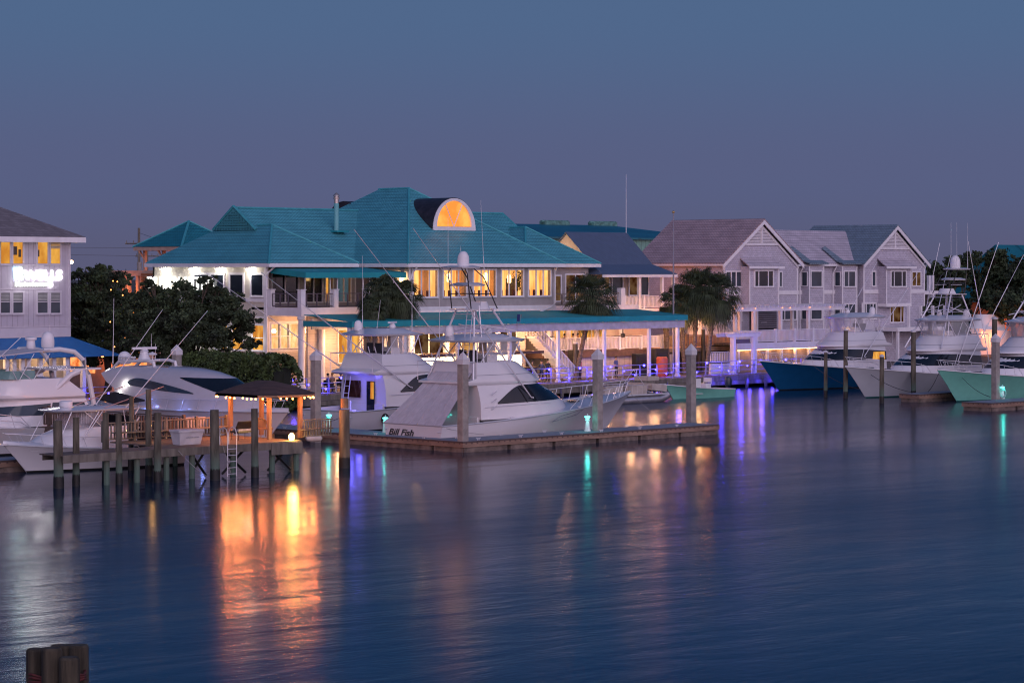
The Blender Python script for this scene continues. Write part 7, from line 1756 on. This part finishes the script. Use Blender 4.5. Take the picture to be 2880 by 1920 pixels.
# flybridge cruiser behind it
f2_ = P(0, 1292, 0); CL = 14.5; x_st = U(300, f2_[1] + 3)
T = local('flybridge_cruiser', 'white flybridge cruiser with curved radar arch cut by the left edge', 'boat', (x_st, f2_[1] + 3.6, 0), rad(180)); cx_ = lambda px: T.location.x - U(px, f2_[1] + 1.8)
m_ = MB(); sh, bs = hull(m_, CL, 4.4, 1.3, 1.9); m_.build('hull', [GEL, WETDARK], T, smooth=True)
m_ = MB(); deckstrip(m_, CL, sh, bs, .0, 1.0, .15); m_.build('foredeck', GEL, T, smooth=True)
H = Shell([(1.5, cx_(262), cx_(-60), 1.95, .5, 2.0), (2.2, cx_(255), cx_(-25), 1.9, .5, 2.0), (2.9, cx_(240), cx_(20), 1.8, .5, 2.1), (3.05, cx_(236), cx_(-10), 1.95, .5, 2.2), (3.2, cx_(236), cx_(-15), 1.95, .5, 2.2), (3.75, cx_(205), cx_(5), 1.75, .5, 2.2), (4.05, cx_(190), cx_(20), 1.6, .5, 2.2)])
m_ = MB(); H.mesh(m_, 16); m_.build('superstructure', GEL, T, smooth=True)
m_ = MB()
for side in (1, -1):
    H.strip(m_, .22, .42, lambda q: 2.1 + .02 * q, lambda q: 2.75, side, .02, 8); H.strip(m_, .44, .98, lambda q: 2.1, lambda q: 2.72 - .2 * q, side, .02, 14)
    H.strip(m_, .04, .19, lambda q: 2.1, lambda q: 2.72, side, .02, 8)
m_.build('windows', GLASSB, T, smooth=True)
m_ = MB()
for side in (1, -1):
    m_.tube([(cx_(268), side * 1.75, 2.2), (cx_(250), side * 1.75, 4.2), (cx_(236), side * 1.72, 5.0), (cx_(215), side * 1.6, 5.45), (cx_(180), side * 1.4, 5.6), (cx_(140), side * 1.2, 5.55)], .14, 8)
    m_.tube([(cx_(150), side * 1.7, 3.3), (cx_(200), side * 1.72, 4.2), (cx_(225), side * 1.72, 4.4)], .17, 8)
m_.cbox((cx_(230), 0, 4.5), (2.9, 3.6, .1), 0, .2); m_.build('radar_arch', GEL, T, smooth=True)
m_ = MB(); m_.slab([(cx_(-30), -1.5, 5.3), (cx_(60), -1.6, 5.45), (cx_(150), -1.5, 5.6), (cx_(150), 1.5, 5.6), (cx_(60), 1.6, 5.45), (cx_(-30), 1.5, 5.3)], .06); m_.build('bimini', CANVAS, T)
for side in (1, -1):
    m_ = MB()
    for a, b_ in ((55, 20), (60, 105), (95, 10), (100, 150)): m_.tube([(cx_(a), side * 1.6, 4.0), (cx_(b_), side * 1.5, 5.4)], .022, 4)
    m_.build('bimini_pipework', STEEL, T)
W_ = Shell([(4.05, cx_(110), cx_(15), 1.5, .5, 2.2), (4.5, cx_(110), cx_(28), 1.4, .5, 2.2)]); m_ = MB()
for side in (1, -1): W_.strip(m_, 0, 1, lambda q: 4.05, lambda q: 4.5, side, 0, 12)
m_.build('bridge_windscreen', mat('teal_grey_screen', (.16, .28, .27), .2), T)
dome(T, cx_(182), .2, 5.8, .36, .75); m_ = MB(); m_.lathe((cx_(152), -.4, 5.6), [(.2, 0), (.25, .1), (.22, .45), (.32, .5), (.32, .62), (.1, .68)], 12); m_.build('radar', WHITE, T, smooth=True); whip(T, cx_(195), 0, 5.6, 2.2, .05)
bowrail(T, CL, sh, bs, .45, .98, h=.8, posts=7, rows=2)
m_ = MB(); m_.tube([(cx_(-20), 1.9, 5.0), (cx_(55), 1.9, 6.3)], .02, 4); m_.build('antenna', WHITE, T)
# orange lit boat far behind at the right
p = PD(2770, 915, 262); T = local('stored_boat', 'white boat on land lit orange behind the dark oaks', 'boat', (p[0] + 4, p[1], 1.0), rad(180)); m_ = MB(); hull(m_, 10, 3.0, 2.4, 3.0); m_.build('hull', [GEL, GEL], T, smooth=True); m_ = MB(); Shell([(2.4, 2, 7, 1.2, .5, 2), (4.2, 2, 5.5, 1.0, .5, 2)]).mesh(m_, 10); m_.build('cabin', GEL, T, smooth=True); m_ = MB(); m_.box(1, 8, -.5, .5, -.2, .6); m_.build('cradle', WOOD, T)
plight('yard_light', (p[0] - 1, p[1] - 2.5, 2.4), ORANGE, 260, .3)
# ================================================================ PEOPLE
SKIN = mat('skin', (.45, .26, .18), .6)
def person_mesh(pose, key):
    """one continuous body grown along a skeleton; feet (or seat) at z=0, facing -Y"""
    if pose == 'stand':
        J = [(0, 0, .93, .13), (0, .01, 1.15, .12), (0, .01, 1.36, .14), (0, 0, 1.48, .055), (0, -.01, 1.56, .08), (0, -.02, 1.66, .10), (0, -.02, 1.74, .07),
             (.17, 0, 1.40, .065), (.23, .02, 1.15, .045), (.24, -.06, .92, .035), (.24, -.08, .82, .035), (-.17, 0, 1.40, .065), (-.24, .03, 1.15, .045), (-.20, -.16, 1.02, .035), (-.14, -.24, 1.06, .035),
             (.10, 0, .86, .09), (.11, -.02, .48, .065), (.11, .02, .10, .045), (.11, -.10, .04, .04), (-.10, 0, .86, .09), (-.12, -.04, .48, .065), (-.13, .0, .10, .045), (-.13, -.12, .04, .04)]
    else:
        J = [(0, 0, .55, .14), (0, .02, .78, .12), (0, .0, .98, .14), (0, -.02, 1.10, .055), (0, -.03, 1.18, .08), (0, -.04, 1.28, .10), (0, -.04, 1.36, .07),
             (.17, 0, 1.02, .065), (.24, -.05, .80, .045), (.18, -.27, .76, .035), (.12, -.34, .78, .035), (-.17, 0, 1.02, .065), (-.24, -.03, .80, .045), (-.18, -.25, .74, .035), (-.12, -.34, .77, .035),
             (.10, -.06, .52, .09), (.12, -.46, .50, .065), (.12, -.44, .10, .045), (.12, -.56, .04, .04), (-.10, -.06, .52, .09), (-.12, -.46, .50, .065), (-.12, -.42, .10, .045), (-.12, -.54, .04, .04)]
    E = [(0, 1), (1, 2), (2, 3), (3, 4), (4, 5), (5, 6), (2, 7), (7, 8), (8, 9), (9, 10), (2, 11), (11, 12), (12, 13), (13, 14), (0, 15), (15, 16), (16, 17), (17, 18), (0, 19), (19, 20), (20, 21), (21, 22)]
    me = bpy.data.meshes.new(key); me.from_pydata([j[:3] for j in J], E, []); o = bpy.data.objects.new(key, me); SC.collection.objects.link(o)
    md = o.modifiers.new('s', 'SKIN'); ss = o.modifiers.new('u', 'SUBSURF'); ss.levels = 1; ss.render_levels = 1
    for i, j in enumerate(J): me.skin_vertices[0].data[i].radius = (j[3], j[3] * .8)
    me.skin_vertices[0].data[0].use_root = True
    bpy.context.view_layer.update()
    out = bpy.data.meshes.new_from_object(o.evaluated_get(bpy.context.evaluated_depsgraph_get())); bpy.data.objects.remove(o)
    return out
PM = {'stand': person_mesh('stand', 'standing_body'), 'sit': person_mesh('sit', 'seated_body')}
def person(x, y, z, pose, ang, shirt, trou, lab, hair=(.03, .02, .015)):
    me = PM[pose].copy(); sc_ = {}
    ms = [mat('shirt_%02d%02d%02d' % tuple(int(c * 99) for c in shirt), shirt, .8), mat('trousers_%02d%02d%02d' % tuple(int(c * 99) for c in trou), trou, .8), SKIN]
    for m_ in ms: me.materials.append(m_)
    top = 1.46 if pose == 'stand' else 1.06; mid = .93 if pose == 'stand' else .60
    for p_ in me.polygons:
        c = p_.center; k_ = 2 if c.z > top else (0 if c.z > mid else 1)
        if pose == 'stand' and abs(c.x) > .19 and c.z < 1.1: k_ = 2
        if pose == 'sit' and c.y < -.2 and c.z > .68: k_ = 2
        p_.material_index = k_; p_.use_smooth = True
    o = bpy.data.objects.new('person', me); SC.collection.objects.link(o); o.location = (x, y, z); o.rotation_euler = (0, 0, ang)
    tag(o, lab, 'person', 'people on the waterfront patio')
    h = MB(); zc = 1.69 if pose == 'stand' else 1.31; yc = .005 if pose == 'stand' else -.015
    h.ball((0, yc + .01, zc + .02), .108, 10, 7); hm_ = h.build('hair', mat('hair_%d' % int(hair[0] * 1000), hair, .7), None, smooth=True); hm_.parent = o
    return o
def stool(x, y, z, lab, m_=BLACKPIPE, grp='patio chairs'):
    T = thing('patio_chair', lab, 'chair', (x, y, z), group=grp)
    a = MB(); a.box(x - .22, x + .22, y - .22, y + .22, z + .40, z + .45); a.build('seat', m_, T)
    a = MB(); a.box(x - .22, x + .22, y + .20, y + .24, z + .48, z + .92); a.build('backrest', m_, T)
    for sx in (-1, 1):
        for sy in (-1, 1): a = MB(); a.box(x + sx * .2 - .02, x + sx * .2 + .02, y + sy * .2 - .02, y + sy * .2 + .02, z, z + .40); a.build('leg', m_, T)
seats = [(652, 2.2, (.25, .05, .05), 'seated patron in dark red left of the steel rail lamp post'), (675, 2.4, (.06, .06, .09), 'seated patron in black behind the gazebo roof'), (700, 2.3, (.10, .09, .13), 'seated patron in dark grey, rightmost of three behind the gazebo roof'),
         (893, 2.6, (.03, .03, .04), 'seated patron in black right of the square piling'), (922, 2.4, (.04, .06, .25), 'seated patron in navy blue by the left patio rail light'), (935, 3.2, (.35, .20, .14), 'fair haired seated patron in tan by the column foot'), (958, 2.6, (.05, .03, .03), 'seated patron in dark brown next to the white ladder')]
for i, (px, v_, sh_, lab) in enumerate(seats):
    x = U(px, v_); person(x, v_, 1.0, 'sit', rad((-60, 40, 200, -45, 30, 180, 90)[i]), sh_, (.04, .04, .06), lab, hair=(.3, .18, .08) if i == 5 else (.03, .02, .015))
    stool(x, v_, 1.0, 'patio chair of the ' + lab.replace('seated ', ''), RUBBER)
for px, v_, sh_, tr, a_, lab in ((1497, 3.0, (.30, .12, .05), (.03, .03, .04), 40, 'standing patron in rust top beside the outdoor bar end'), (1523, 2.6, (.05, .06, .10), (.03, .03, .05), -60, 'standing patron in dark blue at the bar by the stairs'), (1632, 4.4, (.35, .03, .12), (.05, .02, .04), 20, 'standing patron in magenta top by the leaning palm'),
                                 (1733, 4.6, (.08, .10, .25), (.02, .02, .03), 0, 'standing patron in blue shirt beneath the porch railing'), (1540, 4.0, (.04, .04, .05), (.03, .03, .04), 150, 'standing bartender in black beneath the dark bar roof')):
    person(U(px, v_), v_, 1.0, 'stand', rad(a_), sh_, tr, lab)
for px, lab in ((1588, 'seated diner on the porch at the left of the white railing'), (1612, 'seated diner in dark top on the porch, second from the left'), (1625, 'seated diner on the porch close to the leaning palm'), (1648, 'seated diner on the porch right of the leaning palm')):
    x = U(px, 7.8); person(x, 7.8, zp, 'sit', rad(px % 180), (.12, .06, .06), (.04, .04, .05), lab); stool(x, 7.8, zp, 'chair of the ' + lab.replace('seated ', ''), RUBBER)
for px, lab, sh_ in ((55, 'seated person in red shirt on the porch below the blue awning', (.35, .03, .04)), (82, 'seated person in tan shirt on the porch below the blue awning', (.35, .18, .12))):
    v_ = vF - 1.3; x = U(px, v_); person(x, v_, 1.9, 'sit', rad(40), sh_, (.05, .05, .06), lab); stool(x, v_, 1.9, 'chair of the ' + lab.replace('seated ', ''), RUBBER)
m_ = MB(); m_.box(uF - 25, uF - .2, vF - 2.2, vF + .28, .95, 1.9); m_.build('porch_platform', DECKWOOD, FT)
# patio tables
for i, (px, v_, lab) in enumerate(((664, 2.0, 'round patio table between the patrons behind the gazebo'), (908, 2.2, 'round patio table by the left patio rail'), (945, 2.3, 'round patio table near the white balcony column'), (1690, 2.2, 'round patio table lit blue under the canopy post'), (1722, 3.0, 'round patio table behind the blue lit post'), (1790, 2.2, 'round patio table left of the orange barrel'), (2052, 1.5, 'round patio table lit blue beside the arbor'))):
    x = U(px, v_); T = thing('patio_table', lab, 'table', (x, v_, 1.0), group='round patio tables'); a = MB(); a.lathe((x, v_, 1.72), [(.42, 0), (.42, .04)], 16); a.build('tabletop', WHITE, T); a = MB(); a.lathe((x, v_, 1.0), [(.26, 0), (.26, .03), (.04, .06), (.04, .72)], 10); a.build('pedestal', STEEL, T)
# flags on the tower boat and hanging fans under the canopy
for i, (px, py) in enumerate(((1532, 948), (1752, 944))):
    x = U(px, 4.6); z = Z(py, x, 4.6); T = thing('ceiling_fan', ['dark ceiling fan with long blades over the stairs', 'dark ceiling fan with long blades before the porch railing'][i], 'fan', (x, 4.6, z), group='ceiling fans under the canopy')
    a = MB(); a.lathe((x, 4.6, z - .15), [(.06, 0), (.2, .05), (.2, .3), (.05, .38), (.04, 1.2)], 10); a.build('motor', BLACKPIPE, T)
    for j in range(4): a = MB(); an = rad(20 + 90 * j); a.cbox((x + math.cos(an) * .95, 4.6 + math.sin(an) * .95, z), (1.5, .18, .03), an); a.build('blade', BLACKPIPE, T)
fp = SPF.location; T = thing('flag', 'small striped red and white flag with blue corner hanging from the tuna tower', 'flag', (fp.x + 7.0, fp.y - 1.3, 6.4))
a = MB(); b0_ = (fp.x + 7.0, fp.y - 1.3)
for i in range(7): a.mi(i % 2); x_ = b0_[0] + .0; a.poly((x_ + i * .055, b0_[1], 7.35 - .0 * i), (x_ + (i + 1) * .055, b0_[1] + .03, 7.35), (x_ - .1 + (i + 1) * .06, b0_[1] + .05, 6.45 + i * .05), (x_ - .1 + i * .06, b0_[1], 6.4 + i * .05))
a.build('cloth', [mat('flag_red', (.30, .02, .03), .8), mat('flag_white', (.5, .45, .48), .8)], T); a = MB(); a.poly((b0_[0] - .02, b0_[1] - .02, 7.36), (b0_[0] + .22, b0_[1] - .01, 7.36), (b0_[0] + .2, b0_[1] - .01, 6.95), (b0_[0] - .04, b0_[1] - .02, 6.95)); a.build('canton', mat('flag_blue', (.02, .03, .15), .8), T)
